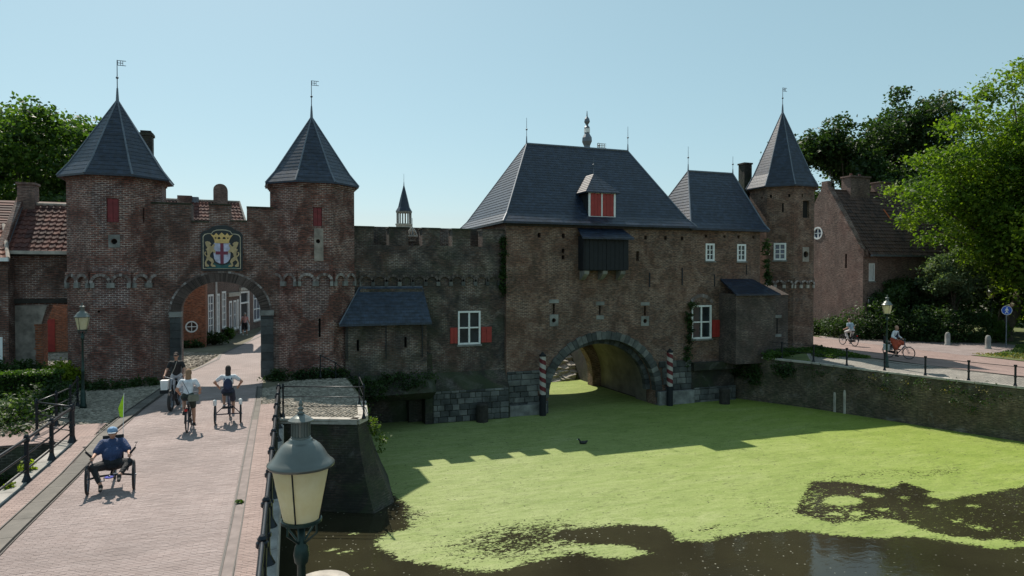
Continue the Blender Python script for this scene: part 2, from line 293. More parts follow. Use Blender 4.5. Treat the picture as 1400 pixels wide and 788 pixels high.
# ------------------------------------------------------------------ mesh helpers
class MB:
    def __init__(s): s.v = []; s.f = []; s.r = []
    def add(s, vs, fs, r=None):
        o = len(s.v); s.v += [tuple(v) for v in vs]; s.f += [tuple(i + o for i in f) for f in fs]
        r = rng.random() if r is None else r
        s.r += [r] * len(fs); return s
    def box(s, x0, x1, y0, y1, z0, z1, r=None):
        return s.add([(x0, y0, z0), (x1, y0, z0), (x1, y1, z0), (x0, y1, z0), (x0, y0, z1), (x1, y0, z1), (x1, y1, z1), (x0, y1, z1)],
                     [(0, 3, 2, 1), (4, 5, 6, 7), (0, 1, 5, 4), (1, 2, 6, 5), (2, 3, 7, 6), (3, 0, 4, 7)], r)
    def obox(s, c, dx, dy, dz, r=None):   # oriented box from centre and three half axes
        c = Vector(c); X, Y, Z = Vector(dx), Vector(dy), Vector(dz)
        P = [c + a * X + b * Y + d * Z for d in (-1, 1) for a, b in ((-1, -1), (1, -1), (1, 1), (-1, 1))]
        return s.add(P, [(0, 3, 2, 1), (4, 5, 6, 7), (0, 1, 5, 4), (1, 2, 6, 5), (2, 3, 7, 6), (3, 0, 4, 7)], r)
    def tube(s, pts, rad, n=8, cap=True, r=None):
        pts = [Vector(p) for p in pts]; rads = rad if isinstance(rad, (list, tuple)) else [rad] * len(pts)
        vs = []; up = None
        for i, p in enumerate(pts):
            d = (pts[min(i + 1, len(pts) - 1)] - pts[max(i - 1, 0)])
            d = d.normalized() if d.length > 1e-9 else Vector((0, 0, 1))
            if up is None: up = Vector((0, 0, 1)) if abs(d.z) < .9 else Vector((1, 0, 0))
            a = d.cross(up).normalized(); b = a.cross(d).normalized(); up = b
            for k in range(n):
                t = 2 * math.pi * k / n; vs.append(p + (a * math.cos(t) + b * math.sin(t)) * rads[i])
        fs = [(i * n + k, i * n + (k + 1) % n, (i + 1) * n + (k + 1) % n, (i + 1) * n + k) for i in range(len(pts) - 1) for k in range(n)]
        if cap: fs += [tuple(range(n))[::-1], tuple((len(pts) - 1) * n + k for k in range(n))]
        return s.add(vs, fs, r)
    def lathe(s, prof, c=(0, 0, 0), n=20, r=None):
        vs = []; m = len(prof)
        for (rad, z) in prof:
            for k in range(n):
                t = 2 * math.pi * k / n; vs.append((c[0] + rad * math.cos(t), c[1] + rad * math.sin(t), c[2] + z))
        fs = [(i * n + k, i * n + (k + 1) % n, (i + 1) * n + (k + 1) % n, (i + 1) * n + k) for i in range(m - 1) for k in range(n)]
        fs += [tuple(range(n))[::-1], tuple((m - 1) * n + k for k in range(n))]
        return s.add(vs, fs, r)
    def prism(s, poly, y0, y1, xf=None, r=None, holes=()):   # poly in (a,z), extruded from depth y0 to y1
        xf = xf or (lambda a, d, z: (a, d, z))
        loops = [list(poly)] + [list(h) for h in holes]
        flat = [p for l in loops for p in l]; n = len(flat)
        tri = tessellate_polygon([[Vector((a, z, 0)) for a, z in l] for l in loops])
        vs = [xf(a, y0, z) for a, z in flat] + [xf(a, y1, z) for a, z in flat]
        fs = []
        for t in tri:
            A, B, C = (flat[i] for i in t)
            cr = (B[0] - A[0]) * (C[1] - A[1]) - (B[1] - A[1]) * (C[0] - A[0])
            if abs(cr) < 1e-10: continue
            if cr < 0: t = (t[0], t[2], t[1])
            fs.append(tuple(t)); fs.append((t[0] + n, t[2] + n, t[1] + n))
        o = 0
        for li, l in enumerate(loops):
            ar = sum(l[i][0] * l[(i + 1) % len(l)][1] - l[(i + 1) % len(l)][0] * l[i][1] for i in range(len(l)))
            flip = (ar < 0) != (li > 0)
            for i in range(len(l)):
                a, b = o + i, o + (i + 1) % len(l)
                q = (a, a + n, b + n, b)
                fs.append(q if flip else q[::-1])
            o += len(l)
        return s.add(vs, fs, r)
    def build(s, name, mat, parent=None, smooth=False, world=True, loc=None, kind=None):
        org = Vector((0, 0, 0))
        if parent is not None and world:
            p = parent
            while p is not None: org += p.location; p = p.parent
        if loc is not None: org += Vector(loc)
        me = bpy.data.meshes.new(name)
        V = [(v[0] - org.x, v[1] - org.y, v[2] - org.z) for v in s.v]
        me.from_pydata(V, [], s.f); me.materials.append(mat)
        ob = bpy.data.objects.new(name, me); COL.objects.link(ob)
        if parent is not None: ob.parent = parent
        if loc is not None: ob.location = Vector(loc)
        # uv in metres along each face
        nP = len(me.polygons)
        if nP:
            nl = len(me.loops)
            no = np.empty(nP * 3, 'f'); me.polygons.foreach_get('normal', no); no = no.reshape(-1, 3)
            tot = np.empty(nP, 'i'); me.polygons.foreach_get('loop_total', tot)
            vi = np.empty(nl, 'i'); me.loops.foreach_get('vertex_index', vi)
            co = np.array(s.v, 'f')[vi]; ln = np.repeat(no, tot, 0)
            flat = np.abs(ln[:, 2]) > .8
            t = np.stack([-ln[:, 1], ln[:, 0], np.zeros(len(ln), 'f')], 1); q = np.linalg.norm(t, axis=1, keepdims=True); t /= np.maximum(q, 1e-6)
            bt = np.cross(ln, t)
            u = np.where(flat, co[:, 0], (co * t).sum(1)); v = np.where(flat, co[:, 1], (co * bt).sum(1))
            uv = me.uv_layers.new(name='UVMap'); uv.data.foreach_set('uv', np.stack([u, v], 1).astype('f').ravel())
            at = me.attributes.new('rnd', 'FLOAT', 'FACE'); at.data.foreach_set('value', np.array(s.r, 'f'))
        if smooth: me.polygons.foreach_set('use_smooth', [True] * nP)
        if kind: ob['kind'] = kind
        return ob
def thing(name, label, cat, loc=(0, 0, 0), rotz=0.0, group=None):
    o = bpy.data.objects.new(name, None); COL.objects.link(o); o.location = loc; o.rotation_euler = (0, 0, rotz)
    o['label'] = label; o['category'] = cat
    if group: o['group'] = group
    return o
def tag(o, label, cat, group=None):
    o['label'] = label; o['category'] = cat
    if group: o['group'] = group
    return o
def struct(o): o['kind'] = 'structure'; return o
def kids(o): return [c for c in bpy.data.objects if c.parent == o]
def copy_tree(o, parent=None, ch=None):
    if ch is None:
        ch = {}
        for c in bpy.data.objects:
            if c.parent: ch.setdefault(c.parent.name, []).append(c)
    c = o.copy(); COL.objects.link(c)
    if parent: c.parent = parent
    for k in ch.get(o.name, []): copy_tree(k, c, ch)
    return c
def P3(p, off=(0, 0, 0)): return (p[0] + off[0], p[1] + off[1], p[2] + off[2])
def courses(mb, A, B, C, D, step=.2, raise_=.008):
    """stepped slate or tile courses on the plane A,B (eaves) to D,C (ridge; C may equal D)"""
    A, B, C, D = map(Vector, (A, B, C, D))
    nrm = (B - A).cross(D - A).normalized()
    if nrm.z < 0: nrm = -nrm
    ln = max((D - A).length, .01); n = max(2, int(((D + C) / 2 - (A + B) / 2).length / step))
    for i in range(n):
        t0, t1 = i / n, (i + 1) / n
        a, b = A.lerp(D, t0), B.lerp(C, t0); c, d = B.lerp(C, t1), A.lerp(D, t1)
        up = nrm * raise_
        mb.add([a + up, b + up, c, d, a, b], [(0, 1, 2, 3), (4, 5, 1, 0)])
def arc(cx, cz, rx, rz, a0, a1, n):
    return [(cx + rx * math.cos(R(a0 + (a1 - a0) * i / n)), cz + rz * math.sin(R(a0 + (a1 - a0) * i / n))) for i in range(n + 1)]
def window(parent, x0, x1, z0, z1, y, cols=2, rows=3, fw=.08, mw=.03, glass='glass', fmat='white', xf=None, depth=.08, label=None, sill=True):
    """pane with a frame and muntins; y is the wall plane, frame sits a little in it"""
    xf = xf or (lambda a, d, z: (a, y + d, z))
    p = MB(); p.prism([(x0, z0), (x1, z0), (x1, z1), (x0, z1)], .06, .08, xf); g = p.build('window', MT[glass], parent)
    if label: g['label'] = label
    f = MB(); f.prism([(x0, z0), (x1, z0), (x1, z1), (x0, z1)], -.03, .05, xf, holes=[[(x0 + fw, z0 + fw), (x1 - fw, z0 + fw), (x1 - fw, z1 - fw), (x0 + fw, z1 - fw)]])
    f.build('frame', MT[fmat], g)
    m = MB()
    for i in range(1, cols):
        a = x0 + fw + (x1 - x0 - 2 * fw) * i / cols; ww = mw * (1.5 if cols == 2 and rows > 3 else 1)
        m.prism([(a - ww, z0 + fw), (a + ww, z0 + fw), (a + ww, z1 - fw), (a - ww, z1 - fw)], -.01, .055, xf)
    for j in range(1, rows):
        a = z0 + fw + (z1 - z0 - 2 * fw) * j / rows
        m.prism([(x0 + fw, a - mw * .8), (x1 - fw, a - mw * .8), (x1 - fw, a + mw * .8), (x0 + fw, a + mw * .8)], -.004, .052, xf)
    if cols > 1 or rows > 1: m.build('muntin', MT[fmat], g)
    if sill:
        s = MB(); s.prism([(x0 - .06, z0 - .09), (x1 + .06, z0 - .09), (x1 + .06, z0 - .004), (x0 - .06, z0 - .004)], -.09, .04, xf); s.build('sill', MT['stone'], g)
    return g
def vane(parent, x, y, z0, h, flag=True, name='finial', r0=.07, ball=.55):
    m = MB(); m.tube([(x, y, z0 - .12), (x, y, z0 + h * .28), (x, y, z0 + h * .3), (x, y, z0 + h)], [r0, r0 * .5, r0 * .3, r0 * .2], 8)
    m.lathe([(.01, -.06), (.05, -.03), (.06, 0), (.05, .03), (.01, .06)], (x, y, z0 + h * ball), 10)
    f = m.build(name, MT['lead'], parent)
    if flag:
        g = MB(); s = .34; zc = z0 + h - .22
        for a in (0, .1, .2): g.box(x + .01, x + s * (.62 if a == .1 else 1.0), y - .008, y + .008, zc + a - .012, zc + a + .012)
        for a in (.01, .12, .21): g.box(x + a, x + a + .02, y - .01, y + .01, zc - .01, zc + .21)
        g.build('vane_flag', MT['lead'], f)
    return f

# ------------------------------------------------------------------ ground, water, roads
WZ = -2.75
canal = [(-70, -12.3), (-1.95, -12.3), (-1.9, -11.2), (0.45, -12.2), (0.85, -11.6), (1.15, -9), (1.3, -1.0), (5.5, -1.0), (5.6, 0.0), (11.6, 0.0), (11.6, 10), (11.6, 26), (18.7, 30), (18.7, 8.0), (18.7, 0.0), (23.95, 0.0), (24.5, 0.8), (27.6, -2.5), (28.9, -6.5), (29.3, -9), (29.7, -13), (32.5, -22), (35, -40), (38, -62), (-70, -62)]
g = MB(); g.prism([(-1500, -1500), (1500, -1500), (1500, 1500), (-1500, 1500)], 0, .01, lambda a, d, z: (a, z, -.03 - d), holes=[canal])
struct(g.build('ground', MT['earth']))
g = MB(); g.box(-75, 40, -66, 34, WZ - 1.2, WZ - 1.0); struct(g.build('canal_bed', MT['shade']))
g = MB(); g.add([(-74, -65, WZ), (39, -65, WZ), (39, 33, WZ), (-74, 33, WZ)], [(0, 1, 2, 3)]); struct(g.build('water', MT['water']))

def ribbon(mb, L_, R_, z=0.0, zz=None):
    """sheet between two polylines"""
    vs = []; fs = []
    for i, (a, b) in enumerate(zip(L_, R_)):
        za = a[2] if len(a) > 2 else z; zb = b[2] if len(b) > 2 else z
        vs += [(a[0], a[1], za), (b[0], b[1], zb)]
    for i in range(len(L_) - 1): fs.append((2 * i, 2 * i + 1, 2 * i + 3, 2 * i + 2))
    mb.add(vs, fs)
def lerp_line(pts, y):
    for (x0, y0), (x1, y1) in zip(pts, pts[1:]):
        if y0 <= y <= y1: return x0 + (x1 - x0) * (y - y0) / (y1 - y0)
    return pts[0][0] if y < pts[0][1] else pts[-1][0]
RAILR = [(-3.95, -60), (-2.38, -23), (-1.85, -10.9), (-1.72, -7.2)]
KERBR = [(-4.75, -60), (-3.03, -22.7), (-2.68, -11.0), (-2.55, -7.2), (-2.45, -1.0)]   # inner edge of the right gutter strip
KERBL = [(-6.9, -60), (-6.40, -20.4), (-6.25, -15.3), (-6.35, -10.8), (-5.95, -5.8), (-5.67, -3.2), (-5.5, 0)]
RAILL = [(-7.6, -60), (-7.22, -16), (-7.17, -12.4)]
# bridge body
m = MB()
for y0, y1 in ((-60, -40), (-40, -23), (-23, -11.9)):
    l0, l1, r0, r1 = lerp_line(RAILL, y0) - .38, lerp_line(RAILL, y1) - .38, lerp_line(RAILR, y0) + .16, lerp_line(RAILR, y1) + .16
    P = [(l0, y0, -.62), (r0, y0, -.62), (r1, y1, -.62), (l1, y1, -.62), (l0, y0, -.04), (r0, y0, -.04), (r1, y1, -.04), (l1, y1, -.04)]
    m.add(P, [(0, 3, 2, 1), (4, 5, 6, 7), (0, 1, 5, 4), (1, 2, 6, 5), (2, 3, 7, 6), (3, 0, 4, 7)])
bridge = m.build('bridge', MT['cope']); struct(bridge)
# edge band of stone outside the rails
for side, line, o0, o1 in (('l', RAILL, -.36, .05), ('r', RAILR, -.10, .14)):
    y = -32.0
    while y < -12.3:
        y1 = min(y + 1.25, -12.1)
        a0, a1 = lerp_line(line, y), lerp_line(line, y1)
        m = MB(); g_ = .008
        P = [(a0 + o0, y + g_, -.036), (a0 + o1, y + g_, -.036), (a1 + o1, y1 - g_, -.036), (a1 + o0, y1 - g_, -.036)]
        m.add(P + [(p[0], p[1], .035) for p in P], [(4, 5, 6, 7), (0, 1, 5, 4), (1, 2, 6, 5), (2, 3, 7, 6), (3, 0, 4, 7)])
        m.build('coping_stone', MT['kerb_pale'], bridge); y = y1
# bed under the bricks
m = MB(); ys = [-60, -30, -23, -20.4, -15.3, -10.9]
ribbon(m, [(lerp_line(RAILL, y), y) for y in ys], [(lerp_line(RAILR, y), y) for y in ys], -.0035)
m.build('joint_sand', MT['joint'], bridge)
# road of clinkers laid across the road, gutter strips, footways: single bricks near, joined further on
road = bpy.data.objects.new('road', None); COL.objects.link(road); road['kind'] = 'structure'
NB = [0]
def brick_mesh(bw, bl, h, mat, n=8):
    out = []
    for i in range(n):
        b = MB(); x, y = bw / 2 - .003, bl / 2 - .003; q = .006
        b.add([(-x, -y, -h), (x, -y, -h), (x, y, -h), (-x, y, -h), (-x + q, -y + q, 0), (x - q, -y + q, 0), (x - q, y - q, 0), (-x + q, y - q, 0), (-x, -y, -q), (x, -y, -q), (x, y, -q), (-x, y, -q)],
              [(4, 5, 6, 7), (8, 9, 5, 4), (9, 10, 6, 5), (10, 11, 7, 6), (11, 8, 4, 7), (0, 1, 9, 8), (1, 2, 10, 9), (2, 3, 11, 10), (3, 0, 8, 11)], r=(i + .5) / n)
        o = b.build('brick', MT[mat]); me = o.data; bpy.data.objects.remove(o); out.append(me)
    return out
def pave_band(Lf, Rf, y0, y1, mat, single_to, bw=.2, bl=.066, z=.0, lim=260):
    ms = brick_mesh(bw, bl, .03, mat); jm = MB(); k = 0; y = y0; row = 0
    while y < y1:
        xl, xr = Lf(y), Rf(y)
        n = max(1, int(round((xr - xl) / bw))); wv = (xr - xl) / n; off = (row % 2) * .5
        for i in range(n + (1 if off else 0)):
            a = xl + max(0, i - off) * wv; b = min(xr, xl + (i + 1 - off) * wv)
            if b - a < .03: continue
            dz = rng.uniform(-.0015, .0015)
            if y < single_to and k < lim and b - a > .15:
                o = bpy.data.objects.new('brick', rng.choice(ms)); COL.objects.link(o); o.parent = road
                o.location = ((a + b) / 2, y + bl / 2, z + dz); o.rotation_euler = (rng.uniform(-.01, .01), rng.uniform(-.01, .01), rng.uniform(-.008, .008)); k += 1
            else:
                q = .002
                jm.add([(a + .002, y + .002, z - .02), (b - .002, y + .002, z - .02), (b - .002, y + bl - .002, z - .02), (a + .002, y + bl - .002, z - .02),
                        (a + .003 + q, y + .003 + q, z + dz), (b - .003 - q, y + .003 + q, z + dz + rng.uniform(-.002, .002)), (b - .003 - q, y + bl - .003 - q, z + dz), (a + .003 + q, y + bl - .003 - q, z + dz)],
                       [(4, 5, 6, 7), (0, 1, 5, 4), (1, 2, 6, 5), (2, 3, 7, 6), (3, 0, 4, 7)])
        y += bl; row += 1
    jm.build('brick_field', MT[mat], road, kind='stuff')
    yy = [y0 + (y1 - y0) * i / 12 for i in range(13)]; b = MB(); ribbon(b, [(Lf(q) - .015, q) for q in yy], [(Rf(q) + .015, q) for q in yy], z - .0045); b.build('joint_sand', MT['joint'], road)
pave_band(lambda y: lerp_line(KERBL, y) + .02, lambda y: lerp_line(KERBR, y) - .02, -24.6, -4.0, 'clinker', -22.6)
pave_band(lambda y: lerp_line(RAILL, y) + .14, lambda y: lerp_line(KERBL, y) - .36, -22.5, -11.9, 'clinker_pink', -18, lim=20, z=.06)
pave_band(lambda y: lerp_line(KERBR, y) + .22, lambda y: lerp_line(RAILR, y) - .11, -24.0, -8.4, 'clinker_pink', -22.9, lim=20, z=.02)
# gutter strips: long concrete blocks
def strip(name, f0, f1, y0, y1, step, z0, z1, mat):
    y = y0
    while y < y1 - .1:
        e = min(y + step, y1); m = MB(); g_ = .006
        P = [(f0(y), y + g_), (f1(y), y + g_), (f1(e), e - g_), (f0(e), e - g_)]
        m.add([(a, b, z0) for a, b in P] + [(a, b, z1) for a, b in P], [(4, 5, 6, 7), (0, 1, 5, 4), (1, 2, 6, 5), (2, 3, 7, 6), (3, 0, 4, 7)])
        m.build(name, MT[mat], road); y = e
strip('kerb_stone', lambda y: lerp_line(KERBL, y) - .33, lambda y: lerp_line(KERBL, y), -24, -3.2, 1.0, -.03, .065, 'kerb')
strip('kerb_edge', lambda y: lerp_line(KERBL, y) - .36, lambda y: lerp_line(KERBL, y) - .335, -24, -3.2, 4, -.03, .085, 'kerb_dark')
strip('kerb_edge', lambda y: lerp_line(KERBL, y) + .002, lambda y: lerp_line(KERBL, y) + .025, -24, -3.2, 4, -.03, .02, 'kerb_dark')
strip('gutter_stone', lambda y: lerp_line(KERBR, y) + .04, lambda y: lerp_line(KERBR, y) + .19, -24.5, -4, 1.0, -.03, -.006, 'kerb')
strip('kerb_edge', lambda y: lerp_line(KERBR, y) - .0, lambda y: lerp_line(KERBR, y) + .035, -24.5, -4, 4, -.03, .008, 'kerb_dark')
strip('kerb_edge', lambda y: lerp_line(KERBR, y) + .195, lambda y: lerp_line(KERBR, y) + .215, -24.5, -4, 4, -.03, .026, 'kerb_dark')
# street through the gate
m = MB(); ribbon(m, [(-5.9, -4), (-5.6, -1), (-5.5, 2), (-5.0, 4.8), (-4.2, 11), (-3.0, 17), (-2.2, 27), (-2.0, 45)], [(-2.3, -4), (-2.2, -1), (-2.2, 2), (-1.6, 5), (0.5, 11), (3.0, 17), (5.0, 27), (8, 45)], -.012)
m.build('street_paving', MT['pave'], road)
m = MB(); ribbon(m, [(-4.5, 9), (-3.6, 14), (-2.3, 21), (-1.7, 29)], [(-4.35, 9), (-3.45, 14), (-2.15, 21), (-1.55, 29)], .002); m.build('street_gutter', MT['kerb_dark'], road)
m = MB(); ribbon(m, [(-5.45, 2.0), (-4.55, 6.5), (-4.55, 9)], [(-5.3, 2.0), (-4.4, 6.5), (-4.4, 9)], .002); m.build('street_gutter', MT['kerb_dark'], road)
# cobbled areas: either side of the gate and the bastion top
def cobbles(name, poly, size, z, mat='cobble', parent=None, base='cobble_joint', seed=3):
    xs = [p[0] for p in poly]; ys = [p[1] for p in poly]
    def inside(x, y):
        c = False
        for i in range(len(poly)):
            (x1, y1), (x2, y2) = poly[i], poly[i - 1]
            if (y1 > y) != (y2 > y) and x < (x2 - x1) * (y - y1) / (y2 - y1) + x1: c = not c
        return c
    rg = random.Random(seed); m = MB(); y = min(ys); row = 0
    while y < max(ys):
        x = min(xs) + (row % 2) * size * .5
        while x < max(xs):
            if inside(x, y):
                cx, cy = x + rg.uniform(-.15, .15) * size, y + rg.uniform(-.15, .15) * size; rr = size * rg.uniform(.4, .52); k = 6; a0 = rg.random() * 6
                vs = [(cx + rr * math.cos(a0 + 6.283 * i / k) * rg.uniform(.85, 1.1), cy + rr * math.sin(a0 + 6.283 * i / k) * rg.uniform(.8, 1.05), z) for i in range(k)]
                top = [((v[0] * .65 + cx * .35), (v[1] * .65 + cy * .35), z + size * rg.uniform(.14, .24)) for v in vs]
                m.add(vs + top, [tuple(range(k, 2 * k))] + [(i, (i + 1) % k, k + (i + 1) % k, k + i) for i in range(k)])
            x += size
        y += size * .86; row += 1
    b = MB(); b.prism(poly, 0, .02, lambda a, d, zz: (a, zz, z + .004 - d)); bo = b.build(name, MT[base], parent)
    m.build('cobblestone', MT[mat], bo if parent is None else parent, kind='stuff')
    return bo
bastion_poly = [(-1.95, -10.95), (0.42, -11.95), (0.72, -11.4), (1.0, -9.0), (1.2, -3.0), (-.8, -2.6), (-2.4, -5.0), (-2.35, -8.3), (-1.8, -8.4)]
struct(cobbles('cobbled_terrace', bastion_poly, .16, -.012))
struct(cobbles('cobbled_forecourt', [(-9.6, -12.0), (-6.75, -11.8), (-6.78, -9.5), (-6.35, -5.8), (-6.05, -2.0), (-8, -2.4), (-10.4, -2.2), (-10.8, -6)], .17, -.012, seed=5))
struct(cobbles('cobbled_yard', [(-20, 1), (-10.2, 1), (-6, 2), (-5.2, 4), (-4.6, 9), (-8, 12.8), (-20, 12.8)], .22, -.012, seed=6))
m = MB(); m.prism([(-9.2, -12.25), (-6.8, -12.25), (-6.8, -10.0), (-9.2, -10.0)], 0, .03, lambda a, d, z: (a, z, .03 - d)); struct(m.build('pavement', MT['pave_right']))
# right quay road, setts and verge
m = MB(); ribbon(m, [(38, -60, 0), (32.6, -22, 0), (29.75, -13, 0), (29.35, -9, 0), (29.4, -5, 0), (31.5, 1, 0), (34, 6, 0), (37.5, 14, 0)], [(44, -60, 0), (37, -22, 0), (35.2, -14, 0), (35.4, -9, 0), (35.8, -2, 0), (36.1, 4, 0), (37.0, 9, 0), (41, 16, 0)], 0)
m.v = [(x, y, z + .004) for x, y, z in m.v]; struct(m.build('quay_road', MT['pave_right']))
qr = [(23.95, 0.05), (24.1, -0.4), (26.0, -4.6), (27.1, -8), (27.8, -10.5), (28.8, -13.5), (31.5, -22), (34, -40), (37, -62)]
qz = [-.15, -.21, -.3, -.37, -.39, -.42, -.45, -.45, -.5]
qi = [(24.5, 1.4), (25.6, 0.6), (27.6, -2.5), (28.9, -6.5), (29.4, -9), (29.8, -13), (32.6, -22), (35.1, -40), (38.1, -62)]
m = MB(); ribbon(m, [(x, y, z + .02) for (x, y), z in zip(qr[2:], qz[2:])], [(x, y, -.008) for x, y in qi[2:]]); struct(m.build('quay_pavement', MT['setts']))
m = MB(); ribbon(m, [(x, y, z + .02) for (x, y), z in zip(qr[:3], qz[:3])], [(x, y, -.02) for x, y in qi[:3]]); struct(m.build('grass_bank', MT['grassbase']))
m = MB(); ribbon(m, [(39.8, -6.5, .0), (40.8, -4.5, .0), (44.5, -1.6, .0), (56, 3.5, 0)], [(40.8, -9, .0), (43.0, -5.0, .0), (45.5, -2.8, .0), (57, 1.5, 0)], .012); struct(m.build('path', MT['pave']))
m = MB(); m.prism([(35.2, -6.6), (36.0, 4.5), (37.2, 6.5), (38.2, 3), (40.6, 0), (43.5, -1.8), (44.6, -1.7), (43.4, -5), (40.6, -5.6), (38.0, -6.4)], 0, .01, lambda a, d, z: (a, z, .009 - d)); struct(m.build('path', MT['pave']))
def lawn(name, poly, n, h, mat='grass', base='grassbase', z=0.0, seed=1, kind='structure'):
    b = MB(); b.prism(poly, 0, .01, lambda a, d, zz: (a, zz, z - d)); bo = b.build(name, MT[base]); struct(bo)
    return bo
lawn('grass_verge', [(35.6, -12), (35.9, -2), (36.4, 5), (37.6, 9), (45, 9), (70, 12), (80, -12), (60, -20), (36, -22)], 0, 0, z=.006)
lawn('riverside_grass', [(24.6, 0.9), (25.9, .3), (27.65, -2.5), (28.6, -5.5), (29.3, -5.5), (31.2, 0.5), (31.0, 1.5), (24.6, 1.5)], 0, 0, z=-.006)

# ------------------------------------------------------------------ quay walls
def wall_strip(name, pts, z_top, z_bot, mat, batter=0.0, parent=None):
    m = MB()
    for i in range(len(pts) - 1):
        (x0, y0), (x1, y1) = pts[i], pts[i + 1]
        d = Vector((x1 - x0, y1 - y0, 0)).normalized(); n_ = Vector((d.y, -d.x, 0)) * batter
        k = max(1, int(math.hypot(x1 - x0, y1 - y0) / 2))
        zt = z_top if not isinstance(z_top, (list, tuple)) else None
        z0, z1 = (z_top, z_top) if zt is not None else (z_top[i], z_top[i + 1])
        m.add([(x0 + n_.x, y0 + n_.y, z_bot), (x1 + n_.x, y1 + n_.y, z_bot), (x1, y1, z1), (x0, y0, z0)], [(0, 1, 2, 3)])
        m.add([(x0, y0, z0), (x1, y1, z1), (x1 - n_.x - d.y * .35, y1 + d.x * .35, z1), (x0 - d.y * .35, y0 + d.x * .35, z0)], [(0, 1, 2, 3)])
    o = m.build(name, MT[mat], parent)
    if parent is None: struct(o)
    return o
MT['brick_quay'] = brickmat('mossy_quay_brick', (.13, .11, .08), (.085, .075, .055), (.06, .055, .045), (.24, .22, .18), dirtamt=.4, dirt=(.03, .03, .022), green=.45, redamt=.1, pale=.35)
quay = wall_strip('quay_wall_right', [(a, b) for a, b in qr], qz, WZ - .6, 'brick_quay')
for i in range(1, 7):
    (x0, y0), (x1, y1) = qr[i], qr[i + 1]; L_ = math.hypot(x1 - x0, y1 - y0); n = int(L_ / 1.1)
    for k in range(n):
        if y0 < -30: break
        t0, t1 = k / n, (k + 1) / n - .01
        a = Vector((x0, y0, qz[i])).lerp(Vector((x1, y1, qz[i + 1])), t0); b = Vector((x0, y0, qz[i])).lerp(Vector((x1, y1, qz[i + 1])), t1)
        d = (b - a).normalized(); nn = Vector((-d.y, d.x, 0)) * -1
        m = MB(); w1, w2 = nn * .06, nn * -.28; h = Vector((0, 0, .09))
        if nn.x > 0: w1, w2 = nn * -.06, nn * .28
        m.add([a + w1, b + w1, b + w2, a + w2, a + w1 + h, b + w1 + h, b + w2 + h, a + w2 + h], [(4, 5, 6, 7), (0, 1, 5, 4), (1, 2, 6, 5), (2, 3, 7, 6), (3, 0, 4, 7)])
        m.build('coping_stone', MT['cope'], quay)
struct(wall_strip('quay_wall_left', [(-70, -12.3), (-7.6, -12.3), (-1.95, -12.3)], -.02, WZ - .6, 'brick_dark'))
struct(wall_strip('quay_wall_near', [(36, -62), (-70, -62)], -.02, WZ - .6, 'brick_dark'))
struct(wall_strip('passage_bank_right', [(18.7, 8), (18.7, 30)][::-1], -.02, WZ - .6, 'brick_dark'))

m = MB(); ribbon(m, [(9.5, 11.2, .05), (13, 11.4, .05), (16, 11.8, .05), (20.5, 12.6, .05)], [(10.5, 8.5, WZ - .1), (13.2, 8.7, WZ - .1), (16.2, 9.0, WZ - .1), (20.5, 9.6, WZ - .1)]); m.add([(9.5, 11.2, .05), (13, 11.4, .05), (16, 11.8, .05), (20.5, 12.6, .05), (20.5, 31, .05), (9.5, 31, .05)], [(0, 1, 2, 3, 4, 5)]); fb = struct(m.build('far_bank', MT['grassbase']))
rg_ = random.Random(4)
for i in range(150):
    u = rg_.uniform(.3, 1); v = rg_.random(); a = Vector((10.5, 8.55, WZ)).lerp(Vector((20, 9.6, WZ)), u) + Vector((-.05, .9, .95)) * v * 2.3
    m = MB(); s_ = rg_.uniform(.2, .42); m.obox(a, (s_, s_ * .2, rg_.uniform(-.1, .1)), (-s_ * .2, s_ * .6, .12), (0, -.06, s_ * .42)); m.build('stone', MT['cope'], fb)

# bastion
bast = thing('bastion', 'battered dark brick bastion with a pale cobbled top, beside the bridge', 'bastion', (0, -9, 0))
m = MB(); top = [(-1.98, -11.05), (0.45, -12.15), (0.8, -11.6), (1.12, -9.0), (1.3, -1.0)]; bot = [(-2.0, -11.45), (0.9, -13.0), (1.75, -12.1), (2.1, -9.0), (1.9, -1.0)]
NS = 7
def q2(p, q, t): return (p[0] + (q[0] - p[0]) * t, p[1] + (q[1] - p[1]) * t)
for i in range(4):
    for j in range(NS):
        t0, t1 = j / NS, (j + 1) / NS; f = lambda t: t ** 1.5; z = lambda t: -.14 + (WZ - .3 + .14) * t
        a, b = q2(top[i], bot[i], f(t0)), q2(top[i + 1], bot[i + 1], f(t0)); c, d = q2(top[i + 1], bot[i + 1], f(t1)), q2(top[i], bot[i], f(t1))
        m.add([(*d, z(t1)), (*c, z(t1)), (*b, z(t0)), (*a, z(t0))], [(0, 1, 2, 3)])
m.add([(-2.0, -11.05, WZ - .3), (-2.0, -11.45, WZ - .3), (-1.98, -11.05, -.14), (-2.0, -9, -.14), (-2.0, -9, WZ - .3)], [(0, 1, 2), (0, 2, 3, 4)])
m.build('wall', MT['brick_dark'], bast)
for i in range(3):
    n = [3, 1, 3][i]
    for k in range(n):
        a, b = Vector((*q2(top[i], top[i + 1], k / n), 0)), Vector((*q2(top[i], top[i + 1], (k + 1) / n), 0)); d = (b - a).normalized(); b = b - d * .01
        o = Vector((d.y, -d.x, 0)); m = MB(); P = [a + o * .06, b + o * .06, b - o * .26, a - o * .26]
        m.add([(p.x, p.y, -.13) for p in P] + [(p.x, p.y, .035) for p in P], [(4, 5, 6, 7), (0, 1, 5, 4), (1, 2, 6, 5), (2, 3, 7, 6), (3, 0, 4, 7)])
        m.build('coping_stone', MT['cope'], bast)

